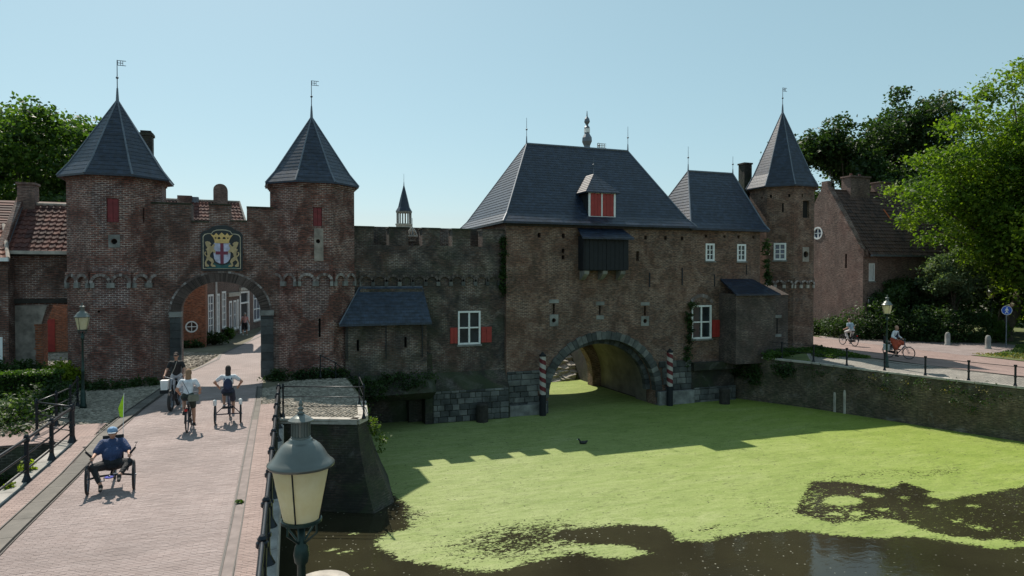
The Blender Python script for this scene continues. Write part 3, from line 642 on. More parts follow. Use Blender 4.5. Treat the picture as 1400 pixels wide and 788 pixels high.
# round pier footing beside the bridge, close by
pf = thing('pier_footing', 'round pale concrete pier head standing in the water below the near street lamp', 'pier', (-1.12, -17.9, WZ))
m = MB(); m.lathe([(.66, -.5), (.66, .28), (.62, .34), (.1, .36)], (-1.12, -17.9, WZ), 32); m.build('pier_head', MT['cope'], pf)
m = MB(); m.obox((-2.1, -17.9, WZ + .1), (1.0, 0, 0), (0, .25, 0), (0, 0, .18)); m.build('pier_beam', MT['cope'], pf)

# ------------------------------------------------------------------ gate towers
def octa_face(cx, cy, Rf, k):
    th = R(-90 + 45 * k); nx, ny = math.cos(th), math.sin(th)
    return lambda a, d, z: (cx + nx * (Rf - d) - ny * a, cy + ny * (Rf - d) + nx * a, z)
def ring_arch(mb, xf, cx, z0, r, t, n=9, d0=-.05, d1=.02):
    for i in range(n):
        a0, a1 = math.pi * (i + .06) / n, math.pi * (i + .94) / n
        mb.prism([(cx + rr * math.cos(a), z0 + rr * math.sin(a)) for rr, a in ((r, a0), (r + t, a0), (r + t, a1), (r, a1))][::1], d0, d1, xf)
def corbel_table(parent, xf, a0, a1, z0, zt, n, stone='stone', gap=.06, mat='brick_tower', out=.10, ring='mortar_brick'):
    """blind arches on stone corbels: a projecting band cut by n little arches"""
    w_ = (a1 - a0) / n; zs = z0 + .22; r = min(w_ * .5 - .07, .27)
    top = zs + r + .22
    poly = [(a0, zs)]
    for i in range(n):
        c = a0 + w_ * (i + .5)
        poly += [(c - r, zs)] + [(c + r * math.cos(t), zs + r * math.sin(t)) for t in [math.pi * (1 - j / 8) for j in range(1, 8)]] + [(c + r, zs)]
    poly += [(a1, zs), (a1, top), (a0, top)]
    m = MB(); m.prism(poly, -out, -.002, xf); band = m.build('corbel_band', MT[mat], parent)
    m = MB()
    for i in range(n): ring_arch(m, xf, a0 + w_ * (i + .5), zs, r + .005, .12, 9, -out - .015, -out + .01)
    m.build('arch_bricks', MT[ring], band, kind='stuff')
    for i in range(n + 1):
        c = a0 + w_ * i; hw = .09 if w_ < .7 else .14
        s0, s1 = max(a0, c - hw), min(a1, c + hw)
        m = MB(); m.prism([(s0, zs + .01), (s1, zs + .01), (s1, z0 + .02), (s0, z0 + .02)][::-1], -out - .02, -.004, xf)
        m.build('corbel_stone', MT[stone], parent)
MT['mortar_brick'] = rndmat('arch_ring_brick', (.09, .065, .058), (.2, .165, .155), (.36, .33, .32), .9, ns=5)
def slit(parent, xf, a, z0, z1, w_=.09, stones=True, round_=False, cut=None):
    """narrow loop: a near-black plate painting the shade inside, with stone blocks above and below"""
    m = MB(); m.prism([(a - w_ / 2, z0), (a + w_ / 2, z0), (a + w_ / 2, z1), (a - w_ / 2, z1)], .16, .2, xf); m.build('loophole_shade', MT['shade'], parent)
    if stones:
        for (b0, b1) in ((z1 + .01, z1 + .2), (z0 - .2, z0 - .01)):
            s = MB(); s.prism([(a - .2, b0), (a + .2, b0), (a + .2, b1), (a - .2, b1)], -.02, .1, xf); s.build('loophole_stone', MT['stone'], parent)
def hexhole(a, z, r, n=12): return [(a + r * math.cos(6.2832 * i / n), z + r * math.sin(6.2832 * i / n)) for i in range(n)]
def rect(a0, a1, z0, z1): return [(a0, z0), (a1, z0), (a1, z1), (a0, z1)]
def octa_tower(cx, cy, Rf, z0, z1, label, wall_mat, holes, eave, apex, eo, name='gate_tower', cat='tower', vh=1.7, flare=.32, group=None, slate='slate'):
    t = thing(name, label, cat, (cx, cy, 0), 0, group); hw = Rf * math.tan(R(22.5))
    m = MB()
    for k in range(8):
        m.prism(rect(-hw, hw, z0, z1), 0, .22, octa_face(cx, cy, Rf, k), holes=holes.get(k, ()))
    m.build('wall', MT[wall_mat], t)
    c = MB(); c.prism([(cx + (Rf - .3) / math.cos(R(22.5)) * math.cos(R(22.5 + 45 * k)), cy + (Rf - .3) / math.cos(R(22.5)) * math.sin(R(22.5 + 45 * k))) for k in range(8)], z0, z1 + .3, lambda a, d, z: (a, z, d)); c.build('core', MT['shade'], t)
    # cornice
    m = MB()
    for k in range(8):
        f = octa_face(cx, cy, Rf, k); q = math.tan(R(22.5))
        for (o, b0, b1) in ((.05, z1 - .14, z1 - .07), (.1, z1 - .068, z1 + .03)):
            e = (Rf + o) * q; m.prism(rect(-e, e, b0, b1), -o, 0, f)
    m.build('cornice', MT[wall_mat], t)
    # roof
    Re = (Rf + eo) / math.cos(R(22.5)); Rm = Re * .80; zm = eave + (apex - eave) * .165
    rf = MB(); hip = MB()
    def P(r, z, k): return Vector((cx + r * math.cos(R(22.5 + 45 * k)), cy + r * math.sin(R(22.5 + 45 * k)), z))
    for k in range(8):
        a, b = P(Re, eave, k), P(Re, eave, k + 1); c_, d = P(Rm, zm, k + 1), P(Rm, zm, k)
        ap = Vector((cx, cy, apex))
        courses(rf, a, b, c_, d, .19); courses(rf, d, c_, ap + (c_ - ap) * .01, ap + (d - ap) * .01, .19)
        rf.add([a, b, P(Re, eave - .07, k + 1), P(Re, eave - .07, k)], [(0, 1, 2, 3)])
        rf.add([P(Re, eave - .07, k), P(Re, eave - .07, k + 1), P(Rf * .9, eave - .04, k + 1), P(Rf * .9, eave - .04, k)], [(0, 1, 2, 3)])
        hip.tube([a, d, ap], [.045, .04, .03], 6)
    ro = rf.build('roof', MT[slate], t); hip.build('hip_lead', MT['lead'], ro)
    vane(t, cx, cy, apex, vh)
    return t
def shutter(parent, xf, a0, a1, z0, z1, mat='red_dark', d=-.03, frame=None):
    m = MB(); n = 2
    for i in range(n):
        s0 = a0 + (a1 - a0) * i / n + .006; s1 = a0 + (a1 - a0) * (i + 1) / n - .006
        m.prism(rect(s0, s1, z0, z1), d, d + .05, xf); m.prism(rect(s0 + .01, s1 - .01, z0 + .15, z0 + .22), d - .015, d, xf); m.prism(rect(s0 + .01, s1 - .01, z1 - .22, z1 - .15), d - .015, d, xf)
    return m.build('shutter', MT[mat], parent)
# left tower
c1 = (-8.08, 0.0, 1.78)
f0, f1, f7 = octa_face(*c1, 0), octa_face(*c1, 1), octa_face(*c1, 7)
H1 = {0: [rect(-.13, .31, 6.72, 7.7), hexhole(.13, 5.93, .11), hexhole(-.45, 3.05, .05)], 1: [rect(-.18, -.1, 6.75, 7.4)]}
T1 = octa_tower(*c1, -.1, 8.62, 'brick gate tower with a chimney behind its pointed roof', 'brick_tower', H1, 8.66, 12.15, .30)
shutter(T1, f0, -.12, .30, 6.73, 7.69, 'red_dark', .05); slit(T1, f0, .13, 5.8, 6.05, .3, False); slit(T1, f1, -.14, 6.7, 7.45, .12, False)
m = MB(); m.prism(rect(-.08, .34, 5.68, 6.2), -.02, .05, f0, holes=[hexhole(.13, 5.93, .12)]); m.build('porthole_stone', MT['stone'], T1)
for xf in (f7, f0, f1):
    corbel_table(T1, xf, -.725, .725, 4.0, 4.7, 2)
m = MB(); m.box(-7.52, -6.98, 1.75, 2.35, 5, 11.0); m.box(-7.57, -6.93, 1.7, 2.4, 11.0, 11.12); ch = m.build('chimney', MT['brick_dark'], T1); m = MB(); m.box(-7.47, -7.03, 1.8, 2.3, 11.12, 11.24); m.build('chimney_pot', MT['wood_dark'], ch)
MT['brick_pale'] = brickmat('repointed_brick', (.13, .055, .048), (.09, .045, .042), (.22, .2, .2), (.42, .39, .39), redamt=.1, dirtamt=.15, ms=.014)
m = MB(); m.prism([(-.66, 3.3), (-.3, 3.18), (.1, 3.25), (.5, 3.2), (.66, 3.5), (.68, 4.0), (.66, 4.9), (.2, 5.0), (-.2, 4.9), (-.68, 4.95)], -.005, .01, f0); m.build('repointed_patch', MT['brick_pale'], T1)
m = MB(); m.prism([(-.7, 7.0), (-.35, 6.6), (-.4, 6.2), (-.1, 6.35), (-.14, 6.7), (-.14, 7.8), (.32, 7.8), (.5, 8.2), (-.3, 8.35), (-.65, 8.1)], -.005, .01, f0); m.build('repointed_patch', MT['brick_pale'], T1)
# right tower
c2 = (0.0, 0.0, 1.87)
g0, g1, g7 = octa_face(*c2, 0), octa_face(*c2, 1), octa_face(*c2, 7)
H2 = {0: [rect(-.1, .3, 6.75, 7.6), hexhole(.12, 6.08, .09), rect(.12, .22, 1.75, 2.6)]}
T2 = octa_tower(*c2, -.1, 8.68, 'brick gate tower beside the slate lean-to, dark red hatch under its pointed roof', 'brick_tower', H2, 8.75, 12.08, .21)
shutter(T2, g0, -.09, .29, 6.76, 7.59, 'red_dark', .05); slit(T2, g0, .12, 5.9, 6.2, .3, False); slit(T2, g0, .17, 1.7, 2.65, .12, False)
m = MB(); m.prism(rect(-.05, .35, 5.2, 6.65), -.015, .05, g0, holes=[hexhole(.12, 6.08, .1)]); m.build('porthole_stone', MT['plaster'], T2)
for xf in (g7, g0, g1):
    corbel_table(T2, xf, -.76, .76, 4.04, 4.7, 2)
m = MB(); m.prism([(-.55, 2.7), (-.2, 2.5), (.3, 2.75), (.55, 3.1), (.6, 4.9), (.5, 5.15), (-.3, 5.1), (-.6, 4.8)], -.005, .01, g0); m.build('repointed_patch', MT['brick_pale'], T2)

# ------------------------------------------------------------------ gate wall with arch
gate = thing('gate_wall', 'crenellated brick wall with a round road arch between the two pointed gate towers', 'city gate', (-4, -1, 0))
gy = -1.1; gx = lambda a, d, z: (a, gy + d, z)
cxA, rA, zsA = -3.95, 1.63, 2.95; rz = 1.33
outer = [(-6.75, 0), (cxA - rA, 0)] + arc(cxA, zsA, rA, rz, 180, 0, 24) + [(cxA + rA, 0), (-1.35, 0), (-1.35, 7.55), (-2.88, 7.55), (-2.88, 6.92), (-3.55, 6.92), (-3.55, 7.62), (-4.42, 7.62), (-4.42, 6.85), (-5.12, 6.85), (-5.12, 7.6), (-6.75, 7.6)]
m = MB(); m.prism(outer, 0, 1.2, gx); m.build('wall', MT['brick_gate'], gate)
m = MB()
for x0, x1, z in ((-6.7, -5.1, 7.6), (-4.45, -3.52, 7.62), (-2.9, -1.75, 7.55), (-5.14, -4.4, 6.85), (-3.57, -2.86, 6.92)): m.box(x0 + .012, x1 - .012, gy - .04, gy + 1.24, z + .002, z + .07)
m.build('coping', MT['brick_dark'], gate)
m = MB(); n = 84
for i in range(n):
    a0, a1 = math.pi * (i + .05) / n, math.pi * (i + .95) / n
    pl = [(cxA + (rA + t) * math.cos(a), zsA + (rz + t) * math.sin(a)) for t, a in ((-.02, a0), (.36, a0), (.36, a1), (-.02, a1))]
    m.prism(pl, -.05 - rng.random() * .015, .3, gx)
m.build('arch_bricks', rndmat('dark_arch_brick', (.035, .026, .023), (.065, .047, .041), (.11, .083, .073), .9), gate, kind='stuff')
m = MB(); n = 46
for i in range(n):
    a0, a1 = math.pi * (i + .05) / n, math.pi * (i + .95) / n
    m.prism([(cxA + (rA + t) * math.cos(a), zsA + (rz + t) * math.sin(a)) for t, a in ((.375, a0), (.46, a0), (.46, a1), (.375, a1))], -.03, .2, gx)
m.build('arch_hood', MT['mortar_brick'], gate, kind='stuff')
for x0, x1 in ((-6.0, cxA - rA + .02), (cxA + rA - .02, -1.78)):
    z = 0.0
    while z < 2.6:
        h = rng.uniform(.3, .42); m = MB(); m.box(x0 + rng.uniform(0, .02), x1 - rng.uniform(0, .02), gy - .08, gy + .5, z + .006, min(z + h, 2.72) - .006); m.build('stone', rndj if (rndj := MT.get('dark_stone')) else MT.setdefault('dark_stone', rndmat('dark_jamb_stone', (.03, .034, .036), (.055, .06, .062), (.09, .095, .095), .85, ns=3, amt=.4)), gate); z += h
    m = MB(); m.box(x0 - .02, x1 + .02, gy - .12, gy + .5, 2.74, 2.97); m.build('impost_stone', MT['stone'], gate)
# coat of arms board
arms = thing('coat_of_arms_board', 'dark board with golden crown, two lions and white shield over the road arch', 'coat of arms', (-3.93, gy, 4.75))
sx = lambda X: -4.76 + (X - 30) * (1.67 / 600.0); sz = lambda Y: 6.73 - (Y - 45) * (2.0 / 680.0)
pp = lambda L_: [(sx(a), sz(b)) for a, b in L_]
ax = lambda a, d, z: (a, gy + d, z)
bo = [(35, 720), (640, 720), (645, 180), (600, 130), (530, 110), (480, 65), (400, 45), (280, 45), (200, 65), (150, 110), (80, 130), (30, 180)]
m = MB(); m.prism(pp(bo), -.1, -.004, ax); m.build('board', MT['sign_bg'], arms)
inn = [(62, 690), (612, 690), (612, 215), (590, 180), (540, 165), (490, 165), (460, 125), (400, 108), (340, 105), (260, 110), (210, 130), (185, 165), (130, 165), (85, 180), (62, 215)]
cx_, cy_ = 337, 420; inn2 = [(cx_ + (a - cx_) * .965, cy_ + (b - cy_) * .968) for a, b in inn]
m = MB(); m.prism(pp(inn), -.115, -.1, ax, holes=[pp(inn2)]); m.build('border_line', MT['goldline'], arms)
sh = [(222, 305), (458, 305), (462, 470), (455, 540), (425, 585), (380, 610), (338, 618), (300, 610), (250, 585), (225, 540), (216, 470)]
m = MB(); m.prism(pp(sh), -.135, -.1, ax); m.build('shield', MT['silver'], arms)
m = MB(); m.prism(pp([(315, 305), (362, 305), (362, 432), (425, 432), (425, 478), (362, 478), (362, 612), (338, 618), (315, 612), (315, 478), (248, 478), (248, 432), (315, 432)]), -.15, -.135, ax); m.build('cross', MT['crossred'], arms)
cr = [(236, 308), (442, 308), (448, 262), (468, 222), (500, 182), (450, 196), (415, 158), (385, 195), (336, 150), (290, 195), (256, 158), (225, 196), (172, 176), (208, 222), (228, 262)]
holes = [[(x, 250), (x + 42, 250), (x + 42, 232), (x + 30, 216), (x + 12, 216), (x, 232)] for x in (276, 350)] + [[(236, 245), (258, 245), (256, 222), (238, 222)], [(414, 245), (436, 245), (434, 222), (416, 222)]]
m = MB(); m.prism(pp(cr), -.16, -.1, ax, holes=[pp(h) for h in holes]); m.build('crown', MT['gold'], arms)
lion = [(95, 295), (120, 283), (158, 290), (185, 318), (165, 338), (185, 360), (212, 330), (232, 318), (238, 345), (215, 385), (245, 425), (238, 468), (205, 432), (172, 465), (162, 510), (205, 545), (222, 590), (200, 625), (240, 640), (245, 662), (195, 662), (172, 640), (186, 592), (140, 560), (112, 588), (125, 622), (152, 640), (142, 662), (95, 657), (90, 600), (112, 545), (128, 480), (122, 430), (103, 402), (130, 384), (108, 348)]
tail = [(125, 520), (98, 500), (82, 470), (88, 440), (108, 436), (112, 452), (98, 462), (106, 486), (132, 502)]
for mir in (0, 1):
    f = (lambda L_: [(676 - a, b) for a, b in L_][::-1]) if mir else (lambda L_: L_)
    m = MB(); m.prism(pp(f(lion)), -.15, -.1, ax); m.prism(pp(f(tail)), -.14, -.1, ax); m.build('lion', MT['gold'] if 0 else col('tan_lion', (.48, .36, .2)), arms)
m = MB(); m.prism(pp([(110, 684), (560, 684), (545, 655), (480, 668), (455, 600), (420, 625), (338, 640), (250, 622), (225, 600), (190, 668), (140, 655)]), -.125, -.1, ax); m.build('painted_ground', MT['sign_green'], arms)

# ------------------------------------------------------------------ rampart wall, lean-to
ramp_ = thing('rampart_wall', 'dark crenellated brick wall with a row of little blind arches, between tower and water gate', 'town wall', (5.5, -.4, WZ))
ry = -.35; rx = lambda a, d, z: (a, ry + d, z)
crn = [(2.85, 3.6), (4.55, 5.25), (6.15, 6.8), (7.75, 8.4)]
outer = [(1.6, WZ - .5), (9.7, WZ - .5), (9.7, 6.86)]
for a, b in crn[::-1]: outer += [(b, 6.86), (b, 6.02), (a, 6.02), (a, 6.86)]
outer += [(1.6, 6.86)]
niche = [(3.15, WZ - .1), (4.55, WZ - .1)] + arc(3.85, -1.7, .7, .55, 0, 180, 10)
m = MB(); m.prism(outer, 0, .75, rx, holes=[rect(7.08, 8.28, 1.02, 2.73), niche]); m.build('wall', MT['brick_wall'], ramp_)
m = MB(); m.box(3.0, 4.7, ry + .3, ry + .35, WZ - .4, -1); m.build('niche_back', MT['brick_dark'], ramp_)
m = MB(); edges = [1.65, 2.85, 3.6, 4.55, 5.25, 6.15, 6.8, 7.75, 8.4, 9.58]
for i in range(0, 10, 2): m.box(edges[i] - .03 * (i > 0), edges[i + 1] + .03, ry - .04, ry + .79, 6.862, 6.93)
m.build('coping', MT['brick_dark'], ramp_)
MT['dark_ring'] = rndmat('dark_ring_brick', (.04, .033, .03), (.07, .058, .052), (.13, .11, .1), .9, ns=5)
corbel_table(ramp_, rx, 2.15, 9.3, 4.0, 4.8, 11, 'stone_wet', mat='brick_wall', out=.07, ring='dark_ring')
m = MB(); m.box(1.8, 9.58, 1.5, 1.8, 4.5, 7.05); m.build('inner_parapet', MT['brick_wall'], ramp_)
m = MB(); m.box(1.7, 9.58, .4, 1.5, 4.9, 5.0); m.build('walkway', MT['stone'], ramp_)
window(ramp_, 7.08, 8.28, 1.02, 2.73, ry, 2, 2, .09, .045, 'glass', label='white window between red half shutters')
for a0, a1 in ((6.66, 7.05), (8.31, 8.88)): shutter(ramp_, rx, a0, a1, 1.1, 1.9, 'red', -.06)
# ledge and ashlar base
m = MB(); m.add([(5.55, ry - .75, -1.15), (9.6, ry - .75, -1.15), (9.6, ry - .0, -.35), (5.55, ry, -.35), (5.55, ry - .75, WZ - .4), (9.6, ry - .75, WZ - .4)], [(0, 1, 2, 3), (4, 5, 1, 0), (4, 0, 3)]); m.build('ledge', MT['brick_dark'], ramp_)
sm = {}
def ashlar(parent, x0, x1, z0, z1, y, rowh=.3, ln=.62, out=.05, mat='stone_wet', xf=None, edge=None, thick=.3):
    xf = xf or (lambda a, d, z: (a, y + d, z)); z = z0; row = 0
    while z < z1 - .05:
        h = min(rowh * rng.uniform(.9, 1.1), z1 - z); x = x0
        if z1 - z - h < .1: h = z1 - z
        while x < x1 - .05:
            w_ = ln * rng.uniform(.65, 1.3)
            if row % 2 and x == x0: w_ *= .5
            if x1 - x - w_ < .22: w_ = x1 - x
            a, b = x, x + w_; ok = True
            if edge:
                lim = edge(z + h / 2)
                if lim and a < lim[1] and b > lim[0]:
                    if a < lim[0] - .12: b = lim[0]
                    elif b > lim[1] + .12: a = lim[1]
                    else: ok = False
            if ok and b - a > .08:
                q = .012; o = out + rng.uniform(-.015, .02); m = MB()
                P = [(a + q, z + q), (b - q, z + q), (b - q, z + h - q), (a + q, z + h - q)]; c = .02
                I = [(a + q + c, z + q + c), (b - q - c, z + q + c), (b - q - c, z + h - q - c), (a + q + c, z + h - q - c)]
                m.add([xf(u, .02, v) for u, v in P] + [xf(u, -o + .02, v) for u, v in P] + [xf(u, -o, v) for u, v in I],
                      [(8, 9, 10, 11)] + [(4 + i, 4 + (i + 1) % 4, 8 + (i + 1) % 4, 8 + i) for i in range(4)] + [(i, (i + 1) % 4, 4 + (i + 1) % 4, 4 + i) for i in range(4)])
                m.build('stone', MT[mat], parent)
            x += w_
        z += h; row += 1
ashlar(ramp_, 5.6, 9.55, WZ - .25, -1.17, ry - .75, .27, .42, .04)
lean = thing('lean_to', 'brick lean-to with a blue grey slate roof against the crenellated wall', 'lean-to', (3.2, -1.5, -.6))
ly = -1.5; lx = lambda a, d, z: (a, ly + d, z)
m = MB(); m.prism(rect(1.35, 5.2, -1.2, 2.45), 0, 1.1, lx, holes=[rect(1.86, 1.98, 1.0, 1.55), rect(4.1, 4.22, 1.1, 1.6)]); m.build('wall', MT['brick_wall'], lean)
m = MB(); m.box(1.5, 5.1, ly + .3, ly + .4, .8, 1.8); m.build('loophole_shade', MT['shade'], lean)
A, B, C, D = (1.02, -1.95, 2.3), (5.33, -1.95, 2.3), (5.25, ry - .02, 3.98), (2.15, ry - .02, 3.98)
m = MB(); courses(m, A, B, C, D, .2); m.add([A, B, C, D] + [(p[0], p[1], p[2] - .09) for p in (A, B, C, D)], [(4, 5, 1, 0), (5, 6, 2, 1), (7, 4, 0, 3), (7, 6, 5, 4)])
E_ = (1.6, ry - .02, 2.3); m.add([A, D, E_], [(0, 1, 2)])
rf = m.build('roof', slatemat('lean_to_slate', (.015, .028, .05), (.024, .038, .062), .5, .25), lean)
m = MB(); m.tube([A, D, C], .035, 6); m.build('ridge_lead', MT['lead'], rf)
m = MB(); m.prism([(1.35, 2.2), (5.2, 2.2), (5.2, 3.9), (2.2, 3.9)], .9, 1.1, lx); m.build('gable_fill', MT['brick_wall'], lean)
for x in (1.4, 3.2, 4.95):
    m = MB(); m.box(x, x + .04, ly - .06, ly - .02, .6, 2.2); m.build('downpipe', MT['iron'], lean)
m = MB(); m.box(5.2, 5.55, -1.15, -.4, WZ - .3, .7); m.add([(1.3, -1.45, -.1), (5.5, -1.45, -.1), (5.5, -2.2, -1.0), (1.3, -2.4, -1.0), (5.5, -1.1, -1.5), (1.3, -1.1, -1.5)], [(3, 2, 1, 0), (3, 5, 4, 2)]); m.build('foundation', MT['brick_dark'], lean)

# ------------------------------------------------------------------ water gate
wg = thing('water_gate', 'tall hip-roofed water gate of brown brick over a wide stone arch in the canal', 'water gate', (15.2, 3, WZ))
wy = -.6; wx = lambda a, d, z: (a, wy + d, z)
ACX, ACZ, ARX, ARZ = 15.25, -1.95, 3.3, 3.02
def archline(off=0.0, n=30, a0=180, a1=0): return arc(ACX, ACZ, ARX + off, ARZ + off, a0, a1, n)
outer = [(9.6, WZ - .5), (ACX - ARX, WZ - .5)] + archline() + [(ACX + ARX, WZ - .5), (20.9, WZ - .5), (20.9, 7.32), (9.6, 7.32)]
smallh = [rect(x - .09, x + .09, 6.55, 6.78) for x in (11.45, 12.85, 17.9, 19.2, 20.3)] + [rect(12.75, 12.92, 5.75, 5.97), rect(12.75, 12.92, 5.4, 5.62)]
loops = [rect(12.22, 12.36, 2.5, 3.05), hexhole(12.29, 2.16, .11), rect(14.97, 15.1, 2.4, 2.9), rect(17.8, 17.94, 2.3, 2.85), hexhole(17.87, 2.0, .11), rect(17.3, 17.48, 5.35, 5.9)]
m = MB(); m.prism(outer, 0, .9, wx, holes=smallh + loops); m.build('wall', MT['brick_water'], wg)
for h in smallh + loops:
    xs = [p[0] for p in h]; zs_ = [p[1] for p in h]; m = MB(); m.prism(rect(min(xs) - .02, max(xs) + .02, min(zs_) - .02, max(zs_) + .02), .25, .28, wx); m.build('opening', MT['shade'], wg)  # near-black plates behind the holes paint the interior shade
for a0, a1, b0, b1, hl in ((12.02, 12.58, 3.08, 3.27, None), (12.05, 12.55, 1.85, 2.47, (12.29, 2.16)), (14.8, 15.3, 2.92, 3.12, None), (14.82, 15.28, 2.15, 2.37, None), (17.6, 18.15, 2.87, 3.05, None), (17.62, 18.12, 1.72, 2.27, (17.87, 2.0))):
    m = MB(); m.prism(rect(a0, a1, b0, b1), -.025, .1, wx, holes=[hexhole(*hl, .12)] if hl else ()); m.build('loophole_stone', MT['stone'], wg)
m = MB(); m.box(9.6, 9.95, wy + .9, 7.2, WZ - .4, 7.32); m.box(20.55, 20.9, wy + .9, 7.2, WZ - .4, 7.32)
o2 = [(9.95, WZ - .5), (ACX - ARX + .3, WZ - .5)] + arc(ACX, ACZ, ARX - .3, ARZ - .3, 180, 0, 20) + [(ACX + ARX - .3, WZ - .5), (20.55, WZ - .5), (20.55, 7.3), (9.95, 7.3)]
m.prism(o2, 7.1, 7.8, wx); m.build('side_wall', MT['brick_water'], wg)
# vault
vm = MB(); n = 26
for (y0, y1, off) in ((.3, 1.5, -.02), (1.5, 7.7, .32)):
    L0 = [(ACX - ARX - off, WZ - .5)] + arc(ACX, ACZ, ARX + off, ARZ + off, 180, 0, n) + [(ACX + ARX + off, WZ - .5)]
    for (a, b), (c, d) in zip(L0, L0[1:]): vm.add([(a, y0, b), (c, y0, d), (c, y1, d), (a, y1, b)], [(0, 1, 2, 3)])
vm.build('vault', MT.setdefault('vault', plain('limewashed_vault', (.17, .15, .12), .9, var=.35, scale=1.2, bmp=.4)), wg)
pr = MB(); pr.prism([(9.95, -1.5), (11.9, -1.5)] + arc(ACX, ACZ, ARX, ARZ, 178, 2, n) + [(18.6, -1.5), (20.55, -1.5), (20.55, 2.5), (9.95, 2.5)], 1.9, 2.1, wx); pr.build('vault_end', MT['brick_water'], wg)
# voussoirs
n = 37
for i in range(n):
    a0, a1 = 180 - 180 * (i + .03) / n, 180 - 180 * (i + .97) / n
    def pt(off, a): return (ACX + (ARX + off) * math.cos(R(a)), ACZ + (ARZ + off) * math.sin(R(a)))
    th = .4 + .04 * (i % 2); m = MB(); m.prism([pt(-.01, a0), pt(th, a0), pt(th, a1), pt(-.01, a1)], -.07 - rng.random() * .03, .35, wx)
    m.build('stone', MT['stone_wet'], wg)
n = 30
for i in range(n):
    a0, a1 = 180 - 180 * (i + .04) / n, 180 - 180 * (i + .96) / n
    m = MB(); m.prism([pt(-.30, a0), pt(-.02, a0), pt(-.02, a1), pt(-.30, a1)], .5, .85, wx); m.build('inner_arch_stone', MT.setdefault('dark_stone', MT['stone']), wg)
# stone facing at the water, left and right of the arch
def edge(z):
    t = (z - ACZ) / (ARZ + .55)
    if z > ACZ: 
        q = (ARX + .55) * math.sqrt(max(0, 1 - t * t)); return (ACX - q, ACX + q)
    return (ACX - ARX, ACX + ARX)
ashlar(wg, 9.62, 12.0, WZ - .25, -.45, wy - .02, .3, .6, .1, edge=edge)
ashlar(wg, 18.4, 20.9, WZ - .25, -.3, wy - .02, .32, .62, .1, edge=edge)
m = MB(); m.box(18.62, 20.95, wy - .35, wy - .12, WZ - .4, -2.0); m.build('pier_foot', MT['stone'], wg)
m = MB(); m.box(9.7, 11.75, wy - .3, wy - .1, WZ - .4, -2.2); m.build('pier_foot', MT['stone'], wg)
# hoist box
hy = -1.25
hx = lambda a, d, z: (a, hy + d, z)
m = MB(); m.box(13.72, 13.8, hy, wy, 4.85, 6.65); m.box(16.35, 16.43, hy, wy, 4.85, 6.65); m.box(13.8, 16.35, hy + .12, wy, 4.8, 4.9); m.box(13.8, 16.35, hy + .1, hy + .15, 4.9, 6.6)
hb = m.build('hoist_box', MT['black'], wg)
for i in range(10):
    x0 = 13.8 + i * .255; m = MB(); m.box(x0 + .008, x0 + .247, hy - .02 - .01 * (i % 2), hy + .09, 4.84, 6.55); m.build('plank', MT['black'], hb)
A, B, C, D = (13.5, hy - .3, 6.55), (16.62, hy - .3, 6.55), (16.45, wy - .01, 7.1), (13.68, wy - .01, 7.1)
m = MB(); courses(m, A, B, C, D, .2); m.add([P3(p, (0, 0, -.08)) for p in (A, B, C, D)] + [A, B, C, D], [(0, 1, 5, 4), (0, 3, 2, 1), (3, 0, 4, 7), (1, 2, 6, 5)]); m.build('hoist_canopy', MT['slate'], wg)
for x in (13.95, 15.05, 16.15):
    m = MB(); m.prism([(hy + .05, 4.8), (wy, 4.8), (wy, 4.3), (wy - .2, 4.38), (hy + .1, 4.62)], -.14, .14, lambda a, d, z, x=x: (x + d, a, z)); m.build('corbel_stone', MT['stone'], wg)
# anchors
for x, z0, z1 in ((18.15, 3.9, 4.7), (20.3, 4.0, 5.0)):
    m = MB(); m.box(x - .03, x + .03, wy - .05, wy - .004, z0, z1); m.build('wall_anchor', MT['iron'], wg)
m = MB(); m.box(9.55, 20.95, wy - .12, wy - .004, 7.12, 7.3); m.box(9.5, 21.0, wy - .2, wy - .12, 7.2, 7.33); m.build('eaves_board', MT['wood_dark'], wg)
# roof
def hip_roof(parent, x0, x1, y0, y1, ze, rx0, rx1, ryy, zr, mat, left_mat, kick=.35, step=.2):
    """hipped roof with a slight kick at the eaves"""
    t = .14; k = .45
    def mid(p, q): return tuple(p[i] + (q[i] - p[i]) * (t if i < 2 else t * .72) for i in range(3))
    a, b, c, d = (x0, y0, ze), (x1, y0, ze), (x1, y1, ze), (x0, y1, ze); L0, R0 = (rx0, ryy, zr), (rx1, ryy, zr)
    ma, mb_, mc, md = mid(a, L0), mid(b, R0), mid(c, R0), mid(d, L0)
    m = MB()
    for (p, q, q2_, p2, e, f) in ((a, b, mb_, ma, R0, L0), (c, d, md, mc, L0, R0), (b, c, mc, mb_, R0, R0)):
        courses(m, p, q, q2_, p2, step); courses(m, p2, q2_, e, f, step)
    m.add([P3(a, (0, 0, -.1)), P3(b, (0, 0, -.1)), P3(c, (0, 0, -.1)), P3(d, (0, 0, -.1)), a, b, c, d], [(0, 1, 5, 4), (1, 2, 6, 5), (2, 3, 7, 6), (3, 0, 4, 7), (3, 2, 1, 0)])
    ro = m.build('roof', MT[mat], parent)
    m = MB(); courses(m, d, a, ma, md, step, .02); courses(m, md, ma, L0, L0, step, .02); m.build('hip_slope', MT[left_mat], ro)
    m = MB()
    for p, q, e in ((a, ma, L0), (b, mb_, R0), (c, mc, R0), (d, md, L0)): m.tube([p, q, e], .045, 6)
    m.tube([L0, R0], .07, 6); m.build('ridge_lead', MT['lead'], ro)
    return ro
hip_roof(wg, 9.3, 21.05, -.95, 7.35, 7.33, 12.25, 18.95, 3.2, 12.2, 'slate', 'slate_light')
vane(wg, 12.25, 3.2, 12.2, 1.5, False, r0=.055); vane(wg, 18.95, 3.2, 12.2, 1.5, False, r0=.055)
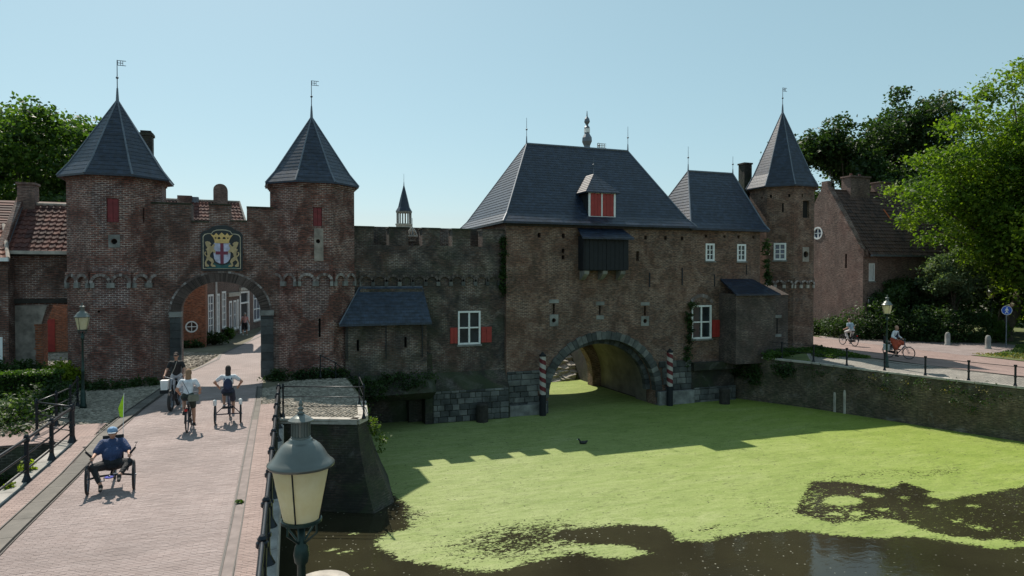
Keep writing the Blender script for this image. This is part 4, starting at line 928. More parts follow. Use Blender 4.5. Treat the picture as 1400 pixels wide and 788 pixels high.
# gilded vane box halfway the ridge
f = vane(wg, 17.0, 3.3, 12.15, .5, False, r0=.03)
m = MB()
for a in (0, .12, .24): m.box(16.9, 17.5, 3.29, 3.31, 12.3 + a, 12.33 + a)
for a in (0, .15, .3, .45): m.box(16.9 + a, 16.93 + a, 3.28, 3.32, 12.3, 12.57)
m.build('vane_flag', MT['mortar'], wg)
# dormer
dy = -.42; dx = lambda a, d, z: (a, dy + d, z)
m = MB(); m.box(14.42, 16.08, dy + .03, 1.2, 7.7, 9.1); dm = m.build('dormer', MT['black'], wg)
m = MB(); m.prism(rect(14.42, 16.08, 7.68, 9.14), -.03, .02, dx, holes=[rect(14.53, 15.2, 7.78, 9.03), rect(15.27, 15.97, 7.78, 9.03)]); m.build('dormer_frame', MT['white'], dm)
for a0, a1 in ((14.535, 15.195), (15.275, 15.965)): 
    m = MB()
    for i in range(3): s0 = a0 + (a1 - a0) * i / 3; m.prism(rect(s0 + .006, s0 + (a1 - a0) / 3 - .006, 7.79, 9.02), -.02, .025, dx)
    m.build('shutter', MT['red'], dm)
pk = (15.25, .55, 10.25); e = [(14.2, dy - .15, 9.1), (16.3, dy - .15, 9.1), (16.3, 1.3, 9.1), (14.2, 1.3, 9.1)]; bk = (15.25, 1.75, 10.25)
m = MB(); courses(m, e[0], e[1], pk, pk, .18); courses(m, e[1], e[2], bk, pk, .18); m.add([P3(p, (0, 0, -.06)) for p in e] + e, [(3, 2, 1, 0), (0, 1, 5, 4), (1, 2, 6, 5), (3, 0, 4, 7)]); m.build('dormer_roof', MT['slate'], wg)
m = MB(); courses(m, e[3], e[0], pk, bk, .18, .02); m.build('dormer_roof', MT['slate_light'], wg)
vane(wg, 15.25, .6, 10.2, 1.0, False, r0=.035)

# ------------------------------------------------------------------ wing and stair tower
wing = thing('gatehouse_wing', 'lower brick wing with its own slate hip roof and two small white windows', 'gatehouse', (23, 2, -.5))
WN = [rect(20.98, 22.36, .87, 2.82), rect(21.97, 22.59, 5.4, 6.41), rect(24.2, 24.84, 5.4, 6.41)] + [rect(x - .08, x + .08, 6.75, 6.93) for x in (22.0, 23.3, 24.3, 25.4)]
WN[0] = rect(21.02, 22.4, .87, 2.82)
m = MB(); m.prism([(20.9, -.55), (25.9, -.55), (25.9, 7.24), (20.9, 7.24)], 0, .8, lambda a, d, z: (a, -.5 + d, z), holes=WN); m.build('wall', MT['brick_water'], wing)
m = MB(); m.box(25.5, 25.9, .3, 4.5, -.5, 7.24); m.box(20.9, 25.5, 4.3, 4.6, -.5, 7.24); m.build('side_wall', MT['brick_water'], wing)
for h in WN[3:]:
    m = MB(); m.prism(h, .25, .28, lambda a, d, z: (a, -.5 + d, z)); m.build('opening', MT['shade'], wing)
window(wing, 21.02, 22.4, .87, 2.82, -.5, 2, 2, .1, .045, label='tall white window with one red half shutter')
window(wing, 21.97, 22.59, 5.4, 6.41, -.5, 2, 3, .1, .025); window(wing, 24.2, 24.84, 5.4, 6.41, -.5, 2, 3, .1, .025)
wxf = lambda a, d, z: (a, -.5 + d, z)
shutter(wing, wxf, 22.44, 23.05, .95, 1.95, 'red', -.06); shutter(wing, wxf, 20.98, 21.0, .95, 1.95, 'red', -.1)
m = MB(); n = 15
for i in range(n):
    a0, a1 = R(150 - 120 * (i + .05) / n), R(150 - 120 * (i + .95) / n)
    m.prism([(21.71 + rr * math.cos(a), 2.5 + rr * math.sin(a)) for rr, a in ((.78, a0), (.98, a0), (.98, a1), (.78, a1))], -.02, .05, wxf)
m.build('arch_bricks', MT['mortar_brick'], wing, kind='stuff')
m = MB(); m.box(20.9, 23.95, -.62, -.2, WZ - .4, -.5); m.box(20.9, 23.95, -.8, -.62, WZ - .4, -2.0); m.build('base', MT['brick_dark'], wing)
ashlar(wing, 21.0, 23.9, WZ - .2, -1.9, -.8, .3, .6, .06)
m = MB(); m.prism([(20.9, -.9), (23.95, -.9), (23.95, -.45), (20.9, -.45)], -.35, 0, lambda a, d, z: (a, -.62 + d, z)); m.build('plinth', MT['brick_dark'], wing)
hip_roof(wing, 20.75, 26.3, -.85, 4.9, 7.26, 22.5, 25.85, 2.0, 11.0, 'slate', 'slate_light')
vane(wing, 22.5, 2.0, 11.0, 1.5, False, r0=.05); vane(wing, 25.85, 2.0, 11.0, 1.1, False, r0=.05)
for x, z0, z1 in ((22.6, 3.9, 4.6), (24.9, 4.6, 5.2)):
    m = MB(); m.box(x - .025, x + .025, -.54, -.504, z0, z1); m.build('wall_anchor', MT['iron'], wing)
c3 = (29.05, 1.2, 1.89); h7, h0 = octa_face(*c3, 7), octa_face(*c3, 0); h6 = octa_face(*c3, 6)
H3 = {7: [rect(-.36, .36, 5.5, 6.55), rect(.1, .2, 8.45, 9.0), rect(-.6, -.48, 9.35, 9.55), rect(.45, .57, 9.35, 9.55)], 0: [rect(-.1, .4, 8.1, 9.15), rect(.0, .3, 5.5, 6.2), rect(-.2, -.08, 9.35, 9.55)], 6: [rect(.3, .42, 9.3, 9.5)]}
T3 = octa_tower(*c3, -.1, 10.05, 'slender stair tower with a steep pointed slate roof beside the annex', 'brick_water', H3, 10.08, 15.05, .22, name='stair_tower', group=None, vh=1.5, slate='slate')
MTsl = MT['slate_light']
window(T3, -.36, .36, 5.5, 6.55, 0, 2, 3, .1, .03, 'glass_reflect_paint', xf=h7)
for xf, a, z0, z1, w_ in ((h7, .15, 8.4, 9.05, .16), (h7, -.54, 9.3, 9.6, .2), (h7, .51, 9.3, 9.6, .2), (h0, .15, 8.05, 9.2, .6), (h0, .15, 5.45, 6.25, .36), (h0, -.14, 9.3, 9.6, .2), (h6, .36, 9.25, 9.55, .2)): slit(T3, xf, a, z0, z1, w_, False)
m = MB(); m.prism(rect(-.1, .4, 5.4, 6.3), -.02, .06, h0, holes=[hexhole(.15, 5.85, .2)]); m.build('loophole_stone', MT['plaster'], T3)
corbel_table(T3, h0, -.77, .77, 3.75, 4.4, 3, 'cope', mat='brick_water'); corbel_table(T3, h7, -.77, .77, 3.75, 4.4, 3, 'cope', mat='brick_water')
m = MB(); m.box(27.65, 28.25, 3.1, 3.7, 6, 11.9); m.box(27.6, 28.3, 3.05, 3.75, 11.9, 12.0); m.build('chimney', MT['brick_dark'], wing)
an = thing('annex', 'small grey brick annex with a lean-to slate roof between the wing and the stair tower', 'annex', (24.3, -1.3, 0))
m = MB(); m.box(22.95, 25.75, -2.0, -.5, -.5, 3.5); m.build('wall', MT['brick_pink_dark'] if 'brick_pink_dark' in MT else MT.setdefault('brick_annex', brickmat('annex_brick', (.11, .08, .075), (.08, .062, .06), (.07, .065, .06), (.19, .18, .17), redamt=.15, dirtamt=.6, green=.1)), an)
A, B, C, D = (22.8, -2.2, 3.48), (25.95, -2.2, 3.48), (25.3, -.52, 4.35), (23.0, -.52, 4.35)
m = MB(); courses(m, A, B, C, D, .2); m.add([P3(p, (0, 0, -.08)) for p in (A, B, C, D)] + [A, B, C, D], [(0, 1, 5, 4), (1, 2, 6, 5), (3, 0, 4, 7), (3, 2, 1, 0)]); m.build('roof', MT['slate'], an)
m = MB(); m.box(25.75, 27.3, -1.3, 0, -.5, 3.4); m.add([(25.76, -1.32, 3.4), (27.35, -1.32, 3.4), (27.1, -.1, 3.95), (25.76, -.1, 3.95)], [(0, 1, 2, 3)]); m.build('wall', MT['brick_annex'], an)
xg = lambda a, d, z: (a, -1.3 + d, z)
m = MB(); m.prism(rect(26.45, 26.53, 1.1, 2.0), -.012, .01, xg); m.build('loophole_shade', MT['shade'], an)  # near-black plate on the wall face paints the shaded slit
for b0, b1 in ((2.03, 2.2), (.9, 1.07)):
    m = MB(); m.prism(rect(26.2, 26.8, b0, b1), -.03, .01, xg); m.build('loophole_stone', MT['stone'], an)

# ------------------------------------------------------------------ crest ornament on the rampart
cv = thing('crown_vane', 'small pale openwork crown vane rising behind the dark crenellated wall', 'weather vane', (5.0, 1.0, 5.0))
k = (5.03, 1.0)
m = MB(); m.tube([(k[0], k[1], 5), (k[0], k[1], 7.5)], [.03, .015], 6); m.build('pole', MT['lead'], cv)
m = MB()
for a in range(8):
    t = a * math.pi / 4; m.tube([(k[0] + .1 * math.cos(t), k[1] + .1 * math.sin(t), 6.35), (k[0] + .28 * math.cos(t), k[1] + .28 * math.sin(t), 6.6), (k[0] + .2 * math.cos(t), k[1] + .2 * math.sin(t), 6.8), (k[0], k[1], 7.05)], .022, 5)
m.lathe([(.27, 6.5), (.3, 6.55), (.27, 6.6)], (k[0], k[1], 0), 14); m.lathe([(.2, 6.3), (.22, 6.33), (.1, 6.36)], (k[0], k[1], 0), 14)
m.build('crown', MT['cope'], cv)

# ------------------------------------------------------------------ town houses behind the gate and left
def pantiles(mb, A, B, C, D, cw=.24, step=.3, amp=.045):
    """curved tiles in courses: a wavy strip per course, lower edge lifted"""
    A, B, C, D = map(Vector, (A, B, C, D)); nrm = (B - A).cross(D - A).normalized()
    if nrm.z < 0: nrm = -nrm
    n = max(2, int((D - A).length / step)); nc = max(2, int((B - A).length / cw))
    prof = [(0, 0), (.3, -.35), (.55, .1), (.78, 1.0), (.92, .6)]
    for i in range(n):
        t0, t1 = i / n, (i + 1) / n
        for j in range(nc):
            vs = []; 
            pr_ = [(u / 1.0, h) for u, h in prof] + [(1.0, 0)]
            for u, h in pr_:
                s = (j + u) / nc
                lo = A.lerp(B, s).lerp(D.lerp(C, s), t0); hi = A.lerp(B, s).lerp(D.lerp(C, s), t1)
                vs += [lo + nrm * (amp * h + .035), hi + nrm * amp * h, lo + nrm * (amp * h - .02)]
            k = len(pr_)
            fs = [(3 * a, 3 * a + 3, 3 * a + 4, 3 * a + 1) for a in range(k - 1)] + [(3 * a + 2, 3 * a + 5, 3 * a + 3, 3 * a) for a in range(k - 1)]
            mb.add(vs, fs)
lh = thing('gatekeepers_house', 'low brick house with a red pantile roof and chimney against the left gate tower', 'house', (-12, 1, 0))
yl = .25; lf = lambda a, d, z: (a, yl + d, z)
op = [(-11.0, -.1), (-9.65, -.1), (-9.65, 2.6), (-10.1, 3.3), (-10.75, 3.3), (-11.0, 2.5)]
m = MB(); m.prism([(-12.1, -.1), (-11.0, -.1), (-11.0, 2.5), (-10.75, 3.3), (-10.1, 3.3), (-9.65, 2.6), (-9.65, 3.4), (-9.65, 5.45), (-12.1, 5.45)], 0, .7, lf)
m.build('wall', MT['brick_gate'], lh)
m = MB(); m.prism([(-12.05, 0), (-11.02, 0), (-11.02, 2.5), (-10.8, 3.28), (-12.05, 3.28)], -.06, -.004, lf); m.build('plaster_pier', MT['plaster'], lh)
z = 0
while z < 2.5:
    m = MB(); m.box(-11.28 + rng.uniform(0, .08), -10.98, yl - .08, yl + .72, z, z + .09); m.build('brick', MT['brick_orange'], lh); z += .1
m = MB(); m.box(-12.1, -9.7, yl - .12, yl - .01, 3.36, 3.56); m.build('lintel_beam', MT['wood_dark'], lh)
A, B, C, D = (-12.2, -.05, 5.5), (-9.7, -.05, 5.5), (-9.7, 2.4, 7.72), (-12.2, 2.4, 7.72)
m = MB(); pantiles(m, A, B, C, D); rf = m.build('roof_tiles', MT['tile'], lh, kind='stuff')
m = MB(); m.add([P3(p, (0, 0, -.12)) for p in (A, B, C, D)] + [(-9.7, 4.9, 5.5), (-12.2, 4.9, 5.5)], [(0, 1, 2, 3), (3, 2, 4, 5)]); m.box(-12.2, -9.7, -.02, .2, 5.36, 5.46); m.build('roof', MT['wood_dark'], lh)
m = MB(); m.tube([C, D], .09, 8); m.build('ridge', MT['mortar'], lh)
m = MB(); m.add([(-12.42, -.1, 5.5), (-12.14, -.1, 5.5), (-12.14, 2.4, 7.85), (-12.42, 2.4, 7.85), (-12.42, -.1, 5.3), (-12.42, 2.4, 7.6)], [(0, 1, 2, 3), (4, 0, 3, 5)]); m.build('verge_lead', MT['lead'], lh)
m = MB(); m.box(-12.15, -9.72, -.28, -.12, 5.42, 5.56); m.build('gutter', MT['cope'], lh)
m = MB(); m.box(-12.35, -11.7, 2.1, 2.8, 6.8, 8.55); m.box(-12.4, -11.65, 2.05, 2.85, 8.56, 8.66); m.build('chimney', MT['brick_pink'], lh)
m = MB(); m.prism([(-.4, 0), (5.4, 0), (5.4, 5.3), (2.4, 8.1), (-.4, 5.6)], 0, .25, lambda a, d, z: (-12.42 + d, a, z)); m.build('gable', MT['brick_gate'], lh)
lb = thing('left_house', 'nearer brick house at the picture edge with orange pantiles, white gutter and a dark doorway', 'house', (-14.5, -.5, 0))
m = MB(); m.prism([(-18, -.1), (-12.9, -.1), (-12.9, 2.0), (-12.2, 2.0), (-12.2, -.1), (-11.95, -.1), (-11.95, 5.2), (-18, 5.2)], 0, .3, lambda a, d, z: (a, -.6 + d, z)); m.box(-12.2, -11.95, -.3, .2, 0, 5.2); m.build('wall', MT['brick_gate'], lb)
m = MB(); m.box(-12.95, -12.2, -.45, -.4, 0, 2.0); dr = m.build('door', MT['black'], lb)
m = MB(); m.prism([(-12.97, 0), (-12.87, 0), (-12.87, 1.92), (-12.28, 1.92), (-12.28, 0), (-12.16, 0), (-12.16, 2.04), (-12.97, 2.04)], -.03, .05, lambda a, d, z: (a, -.6 + d, z)); m.build('door_frame', MT['white'], lb)
A, B, C, D = (-18, -.95, 5.22), (-11.85, -.95, 5.22), (-12.6, 1.2, 6.7), (-18, 1.2, 6.7)
m = MB(); pantiles(m, A, B, C, D); m.build('roof_tiles', rndmat('orange_pantile', (.09, .032, .022), (.15, .05, .03), (.22, .085, .05), .8, ns=1.5, amt=.4), lb, kind='stuff')
m = MB(); m.add([P3(p, (0, 0, -.1)) for p in (A, B, C, D)], [(0, 1, 2, 3)]); m.build('roof', MT['wood_dark'], lb)
m = MB(); m.tube([B, C], .08, 8); m.build('hip_ridge', MT['mortar'], lb)
m = MB(); m.box(-18, -11.8, -1.12, -.96, 5.1, 5.25); m.build('gutter', MT['white'], lb)

bh = thing('orange_brick_house', 'orange brick house with a small round white window, seen through the gate arch', 'house', (-10, 16, 0))
ob = lambda a, d, z: (a, 14 + d, z)
m = MB(); m.prism(rect(-19, -5.56, -.1, 6.3), 0, .4, ob, holes=[hexhole(-6.38, 1.29, .3, 20)]); m.box(-5.96, -5.56, 14.4, 22, 0, 6.3); m.build('wall', MT['brick_orange'], bh)
m = MB(); m.prism(hexhole(-6.38, 1.29, .31, 24), .15, .2, ob); wn = m.build('window', MT['glass'], bh)
m = MB(); m.prism(hexhole(-6.38, 1.29, .37, 24), -.02, .1, ob, holes=[hexhole(-6.38, 1.29, .29, 24)]); m.build('frame', MT['white'], wn)
m = MB(); m.prism(rect(-6.67, -6.09, 1.265, 1.315), .02, .1, ob); m.prism(rect(-6.4, -6.36, 1.0, 1.58), .01, .11, ob); m.build('muntin', MT['white'], wn)
m = MB(); m.prism(rect(-14.35, -13.8, 0, 1.95), -.04, .0, ob); m.build('door', MT['red'], bh)
A, B, C, D = (-19, 13.7, 6.3), (-5.4, 13.7, 6.3), (-5.4, 18, 9.3), (-19, 18, 9.3)
m = MB(); courses(m, A, B, C, D, .3, .04); courses(m, (-5.4, 22.3, 6.3), (-19, 22.3, 6.3), D, C, .3, .04); m.build('roof', MT['tile'], bh)
m = MB(); m.prism([(14, 6.2), (22, 6.2), (18, 9.2)], 0, .2, lambda a, d, z: (-5.8 + d, a, z)); m.build('gable', MT['brick_orange'], bh)
m = MB(); m.box(-7.5, -6.6, 17.6, 18.4, 8.5, 10.0); m.build('chimney', MT['brick_gate'], bh)
rh = thing('red_roof_house', 'red pantile roof with a rounded chimney showing between the crenels of the gate wall', 'house', (-5.5, 17, 0))
m = MB(); m.box(-8.3, -3.4, 15.2, 15.3 + 5, 6.2, 7.3); m.build('wall', MT['brick_street'], rh)
A, B, C, D = (-8.5, 14.6, 6.6), (-2.7, 14.6, 6.6), (-3.6, 18, 9.72), (-8.5, 18, 9.72)
m = MB(); pantiles(m, A, B, C, D, .26, .33); pantiles(m, B, (-2.7, 21, 6.6), C, C, .26, .33); m.build('roof_tiles', MT['tile'], rh, kind='stuff')
m = MB(); m.tube([B, C, D], .1, 8); m.build('ridge', MT['mortar'], rh)
m = MB(); m.prism([(-5.25, 9), (-4.35, 9), (-4.35, 10.5)] + arc(-4.8, 10.5, .45, .4, 0, 180, 10) + [(-5.25, 10.5)], 0, .8, lambda a, d, z: (a, 17.6 + d, z)); m.build('chimney', MT['brick_pink'], rh)
m = MB(); m.box(-7.2, -6.2, 17.8, 18.4, 9.5, 9.95); m.build('dormer', MT['lead'], rh)

sd = Vector((2.4, 11, 0)).normalized(); sn = Vector((-sd.y, sd.x, 0))    # street frontage, receding
sf = lambda a, d, z: (-5.54 + sd.x * a + sn.x * d, 16 + sd.y * a + sn.y * d, z)
st = thing('street_house', 'tall brick street house with big white sash windows beside the arch opening', 'house', (-5.6, 18, 0))
hs1 = [rect(-.05, 1.22, .54, 3.28), rect(1.98, 2.7, .5, 3.28), rect(3.27, 4.35, .76, 3.42)]
m = MB(); m.prism(rect(-.4, 4.75, -.1, 6.6), 0, .35, sf, holes=hs1); m.build('wall', MT['brick_street'], st)
m = MB(); m.prism(rect(-.4, 4.75, 6.6, 6.7), -.1, 5, sf); m.build('roof', MT['tile_brown'], st)
for h in hs1: window(st, h[0][0], h[1][0], h[0][1], h[2][1], 0, 2, 5, .14, .035, 'glass_reflect_paint', xf=sf)
m = MB(); m.prism(rect(1.62, 1.76, 0, 6), -.12, -.02, sf); m.build('downpipe', MT['white'], st)
st2 = thing('street_house', 'lower street house with pale cornice, narrow white windows and black double door', 'house', (-4, 24, 0))
hs2 = [rect(5.2, 6.0, .41, 2.66), rect(6.45, 7.25, .43, 2.66), rect(7.5, 7.95, .43, 2.7), rect(8.3, 11.4, 0, 3.3)]
m = MB(); m.prism(rect(4.78, 12.4, -.1, 5.2), 0, .35, sf, holes=hs2); m.build('wall', MT['brick_street'], st2)
m = MB(); m.prism(rect(4.8, 8.2, 2.98, 3.28), -.14, -.003, sf); m.prism(rect(8.2, 11.6, 3.36, 3.6), -.16, -.003, sf); m.build('cornice', MT['cope'], st2)
for h in hs2[:3]: window(st2, h[0][0], h[1][0], h[0][1], h[2][1], 0, 1, 2, .14, .035, 'glass_reflect_paint', xf=sf)
m = MB(); m.prism(rect(8.5, 11.2, 0, 3.2), .1, .15, sf); dd = m.build('door', MT['black'], st2)
m = MB(); m.prism(rect(8.3, 11.4, 0, 3.3), -.05, .09, sf, holes=[rect(8.6, 11.1, .02, 2.3), rect(8.6, 11.1, 2.42, 3.15)]); m.build('door_frame', MT['white'], dd)
m = MB(); m.prism(rect(4.78, 12.4, 5.2, 5.4), -.2, 5, sf); m.build('roof', MT['tile'], st2)
st3 = thing('street_house', 'farthest street house with large white windows, half hidden by the arch jamb', 'house', (-2.6, 30, 0))
hs3 = [rect(13.0, 15.6, .6, 3.6), rect(16.2, 18, .6, 3.6)]
m = MB(); m.prism(rect(12.44, 26, -.1, 5.8), 0, .35, sf, holes=hs3); m.build('wall', MT['brick_street'], st3)
for h in hs3: window(st3, h[0][0], h[1][0], h[0][1], h[2][1], 0, 2, 3, .16, .05, 'glass_reflect_paint', xf=sf)
m = MB(); m.prism(rect(12.44, 26, 5.8, 5.9), -.2, 5, sf); m.build('roof', MT['tile_brown'], st3)
st4 = thing('end_house', 'brick house closing the street behind the open door front', 'house', (2, 42, 0))
m = MB(); m.box(-4, 12, 42, 46, 0, 6); m.build('wall', MT['brick_street'], st4)
m = MB(); m.add([(-4.2, 41.8, 6), (12.2, 41.8, 6), (12.2, 44, 8.5), (-4.2, 44, 8.5), (12.2, 46.2, 6), (-4.2, 46.2, 6)], [(0, 1, 2, 3), (3, 2, 4, 5)]); m.build('roof', MT['tile_brown'], st4)
for x in (-2.5, 0, 2.5, 5):
    window(st4, x, x + 1.1, 1, 3, 41.99, 2, 3, .12, .05)

# right house
hr = thing('quay_house', 'pinkish brick house with a steep gable, round window and brown tiled roof beside the trees', 'house', (43, 7.6, 0))
X0 = 39.0; gxf = lambda a, d, z: (X0 + d, -a, z)      # a = -y so that it runs left to right seen from outside
GY = [3.96, 11.34, 7.65]
gp = [(-GY[1], -.1), (-GY[0], -.1), (-GY[0], 6.3), (-GY[2] + .3, 11.35), (-GY[2] + .3, 11.9), (-GY[2] - .3, 11.9), (-GY[2] - .3, 11.35), (-GY[1], 6.3)]
m = MB(); m.prism(gp, 0, .4, gxf, holes=[hexhole(-8.3, 7.9, .42, 20), rect(-5.62, -5.42, 5.1, 6.2)])
m.build('gable', MT['brick_pink'], hr)
m = MB(); m.prism([(-GY[0] + .08, 6.22), (-GY[0] - .22, 6.3), (-GY[2] + .16, 11.3), (-GY[2] + .36, 11.48)], -.05, .45, gxf); m.prism([(-GY[0] + .16, 5.9), (-GY[0] - .5, 6.5), (-GY[0] + .05, 6.5)], -.08, .5, gxf); m.build('verge_brick', MT['brick_gate'], hr)
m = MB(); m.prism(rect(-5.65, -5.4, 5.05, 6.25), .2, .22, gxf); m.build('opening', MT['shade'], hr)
m = MB(); m.prism(hexhole(-8.3, 7.9, .43, 24), .14, .18, gxf); wn = m.build('window', MT['glass_reflect_paint'], hr)
m = MB(); m.prism(hexhole(-8.3, 7.9, .5, 24), -.03, .1, gxf, holes=[hexhole(-8.3, 7.9, .39, 24)]); m.build('frame', MT['white'], wn)
m = MB(); m.prism(rect(-8.7, -7.9, 7.87, 7.93), .02, .1, gxf); m.prism(rect(-8.33, -8.27, 7.5, 8.3), .01, .11, gxf); m.build('muntin', MT['white'], wn)
SW = [rect(39.55, 40.1, 4.15, 5.45), rect(39.5, 40.25, 1.0, 2.95)]
sxf = lambda a, d, z: (a, 3.96 + d, z)
m = MB(); m.prism(rect(39.41, 48, -.1, 6.2), 0, .35, sxf, holes=SW); m.build('wall', MT['brick_pink'], hr)
for h, r_ in zip(SW, (3, 4)): window(hr, h[0][0], h[1][0], h[0][1], h[2][1], 3.96, 3, 1 if r_ == 3 else 2, .07, .035, 'glass_reflect_paint')
m = MB(); m.add([(47.6, 4.3, 0), (47.6, 11.3, 0), (47.6, 11.3, 6.2), (47.6, 7.65, 11), (47.6, 4.3, 6.2)], [(0, 1, 2, 3, 4)]); m.box(39.4, 47.6, 11, 11.3, 0, 6.2); m.build('rear_wall', MT['brick_pink'], hr)
A, B, C, D = (39.35, 3.6, 6.05), (48.2, 3.6, 6.05), (48.2, 7.65, 11.25), (39.35, 7.65, 11.25)
m = MB(); pantiles(m, A, B, C, D, .26, .34, .03); courses(m, (48.2, 11.7, 6.05), (39.35, 11.7, 6.05), D, C, .34, .03); m.build('roof_tiles', MT['tile_brown'], hr, kind='stuff')
m = MB(); m.tube([C, D], .1, 8); m.build('ridge', MT['tile_brown'], hr)
m = MB(); m.box(41.2, 43.2, 7.2, 8.1, 10.4, 12.3); m.box(41.12, 43.28, 7.12, 8.18, 12.3, 12.42); c_ = m.build('chimney', MT['brick_pink'], hr)
m = MB(); m.lathe([(.12, 0), (.1, .25)], (41.7, 7.65, 12.4), 10); m.lathe([(.12, 0), (.1, .25)], (42.6, 7.65, 12.4), 10); m.build('chimney_pot', MT['tile'], c_)
m = MB(); m.box(44.3, 45.8, 7.2, 8.1, 10.4, 12.0); m.box(44.22, 45.88, 7.12, 8.18, 12.0, 12.1); m.build('chimney', MT['brick_pink'], hr)
m = MB(); m.add([(43.7, 5.75, 8.85), (43.85, 5.75, 8.85), (43.85, 6.4, 9.69), (43.7, 6.4, 9.69)], [(0, 1, 2, 3)]); m.v = [(x, y, z + .08) for x, y, z in m.v]; m.build('new_tile', MT['tile'] if 0 else col('orange_new_tile', (.55, .12, .03)), hr)
m = MB(); m.box(39.3, 48.1, 3.45, 3.6, 5.95, 6.08); m.build('gutter', MT['lead'], hr)

# church spires far off
sp = thing('church_spire', 'slender grey church spire with open belfry, far off behind the crenellated wall', 'spire', (27.8, 115, 8))
c = (27.85, 115.0)
m = MB(); m.lathe([(1.75, 0), (1.75, 7.6), (1.9, 7.7), (1.9, 8.0)], (*c, 8), 8); m.build('drum', MT['cope'], sp)
m = MB()
for k in range(8):
    t = math.pi / 8 + k * math.pi / 4; m.box(c[0] + 1.5 * math.cos(t) - .14, c[0] + 1.5 * math.cos(t) + .14, c[1] + 1.5 * math.sin(t) - .14, c[1] + 1.5 * math.sin(t) + .14, 16, 18.6)
m.lathe([(1.75, 0), (1.8, .3)], (*c, 18.4), 8); m.build('belfry', MT['stone'], sp)
m = MB(); m.lathe([(1.85, 0), (1.3, .9), (.8, 3.0), (.08, 5.8)], (*c, 18.7), 8); m.build('spire_roof', MT['slate_light'], sp)
vane(sp, *c, 24.4, 2.6, False, r0=.12)
on = thing('church_spire', 'tip of an ornate church tower with bulbous lantern, just above the main roof ridge', 'spire', (111, 191.6, 30))
c = (111.1, 191.6)
m = MB(); m.lathe([(1.6, 20), (1.7, 22.5), (1.9, 22.7), (1.3, 24.3), (1.15, 25.2), (1.9, 26.8), (1.8, 28.2), (1.0, 29.6), (.95, 30.2)], (*c, 27), 8); m.build('onion', MT['lead'], on)
m = MB(); m.box(c[0] - .8, c[0] + .8, c[1] - .8, c[1] + .8, 57, 58.6); m.build('lantern', MT['white'], on)
m = MB(); m.lathe([(1.0, 58.6), (1.05, 59), (.5, 59.6), (.45, 60), (1.1, 61), (.9, 62), (.25, 63), (.1, 65)], (*c, 0), 8); m.build('onion_top', MT['lead'], on)

# ------------------------------------------------------------------ duckweed
OUT = [(1.85, -12.37), (1.26, -13.41), (1.44, -14.37), (0.74, -14.58), (0.38, -15.29), (0.52, -15.86), (0.84, -16.71), (1.68, -17.49), (2.45, -18.04), (3.33, -18.24), (3.99, -18.03), (5.24, -17.98), (6.19, -18.57), (7.19, -18.46), (7.08, -17.79), (5.95, -16.99), (5.63, -16.47), (7.36, -16.52), (8.31, -16.94), (8.18, -18.04), (8.99, -18.24), (10.63, -18.17), (11.86, -18.51), (12.57, -19.18), (13.49, -19.81), (14.24, -20.03), (15.18, -20.66), (15.9, -21.35), (16.73, -21.56), (19.03, -21.99), (23, -24), (33, -26), (33, 2), (20, 2), (19, 31), (11, 31), (11, 1), (1.2, 1), (1.5, -9)]
HOLE = [(14.34, -16.11), (15.88, -15.24), (16.87, -15.61), (17.71, -16.54), (18.74, -16.31), (18.8, -17.29), (19.14, -17.99), (20.35, -18.03), (22.39, -17.94), (27.65, -18.34), (26.33, -22.82), (17.1, -21.32), (16.28, -21.02), (15.62, -19.91), (15.2, -18.69), (13.38, -18.4), (13.19, -17.33)]
ISL = [((15.19, -16.98), 0.55), ((18.8, -17.7), 0.46), ((16.62, -16.89), 0.25), ((14.61, -18.07), 0.25), ((13.96, -17.82), 0.2), ((15.66, -18.04), 0.15), ((17.31, -17.46), 0.11), ((17.46, -18.35), 0.11), ((18.65, -18.8), 0.14), ((16.92, -19.59), 0.26), ((16.39, -21.11), 0.34), ((17.0, -20.19), 0.31), ((0.06, -14.33), 0.11), ((-0.35, -15.59), 0.12), ((-0.04, -16.71), 0.13), ((-0.64, -15.28), 0.1), ((1.04, -12.78), 0.11)]
def sdist(X, Y, poly):
    d = np.full(X.shape, 1e9); ins = np.zeros(X.shape, bool); n = len(poly)
    for i in range(n):
        (x1, y1), (x2, y2) = poly[i - 1], poly[i]
        ex, ey = x2 - x1, y2 - y1; t = np.clip(((X - x1) * ex + (Y - y1) * ey) / (ex * ex + ey * ey), 0, 1)
        d = np.minimum(d, np.hypot(X - x1 - t * ex, Y - y1 - t * ey))
        with np.errstate(divide='ignore', invalid='ignore'):
            c = ((y1 > Y) != (y2 > Y)) & (X < (x2 - x1) * (Y - y1) / (y2 - y1 + 1e-12) + x1)
        ins ^= c
    return np.where(ins, d, -d)
st_ = .14; xs = np.arange(-1.2, 32.2, st_); ys_ = np.arange(-25.5, 1.2, st_)
GX, GY_ = np.meshgrid(xs, ys_)
d1 = sdist(GX, GY_, OUT); d2 = -sdist(GX, GY_, HOLE)
for (cx, cy), r_ in ISL:
    dd_ = r_ - np.hypot((GX - cx) / 1.25, (GY_ - cy) / .8)
    d1 = np.where(dd_ > -.3, np.maximum(np.minimum(d1, d2), dd_), d1); d2 = np.where(dd_ > -.3, np.maximum(d2, dd_), d2)
dd_ = np.minimum(d1, d2)
dens = .33 + np.clip(dd_ * .8, -.6, .30)
def soft(cx, cy, rx_, ry_, amt): return amt * np.exp(-(((GX - cx) / rx_) ** 2 + ((GY_ - cy) / ry_) ** 2))
dens -= soft(4.4, -16.4, 3.6, 1.9, .36) + soft(1.8, -13.4, 1.0, 1.0, .30) + soft(12.6, -16.8, .9, 1.9, .24) + soft(17.5, -14.9, 4, .6, .24) + soft(21, -15.8, 3, .7, .25) + soft(9.8, -17.5, 1.4, .4, .25) + soft(15.5, -20.0, 2.4, .7, .2)
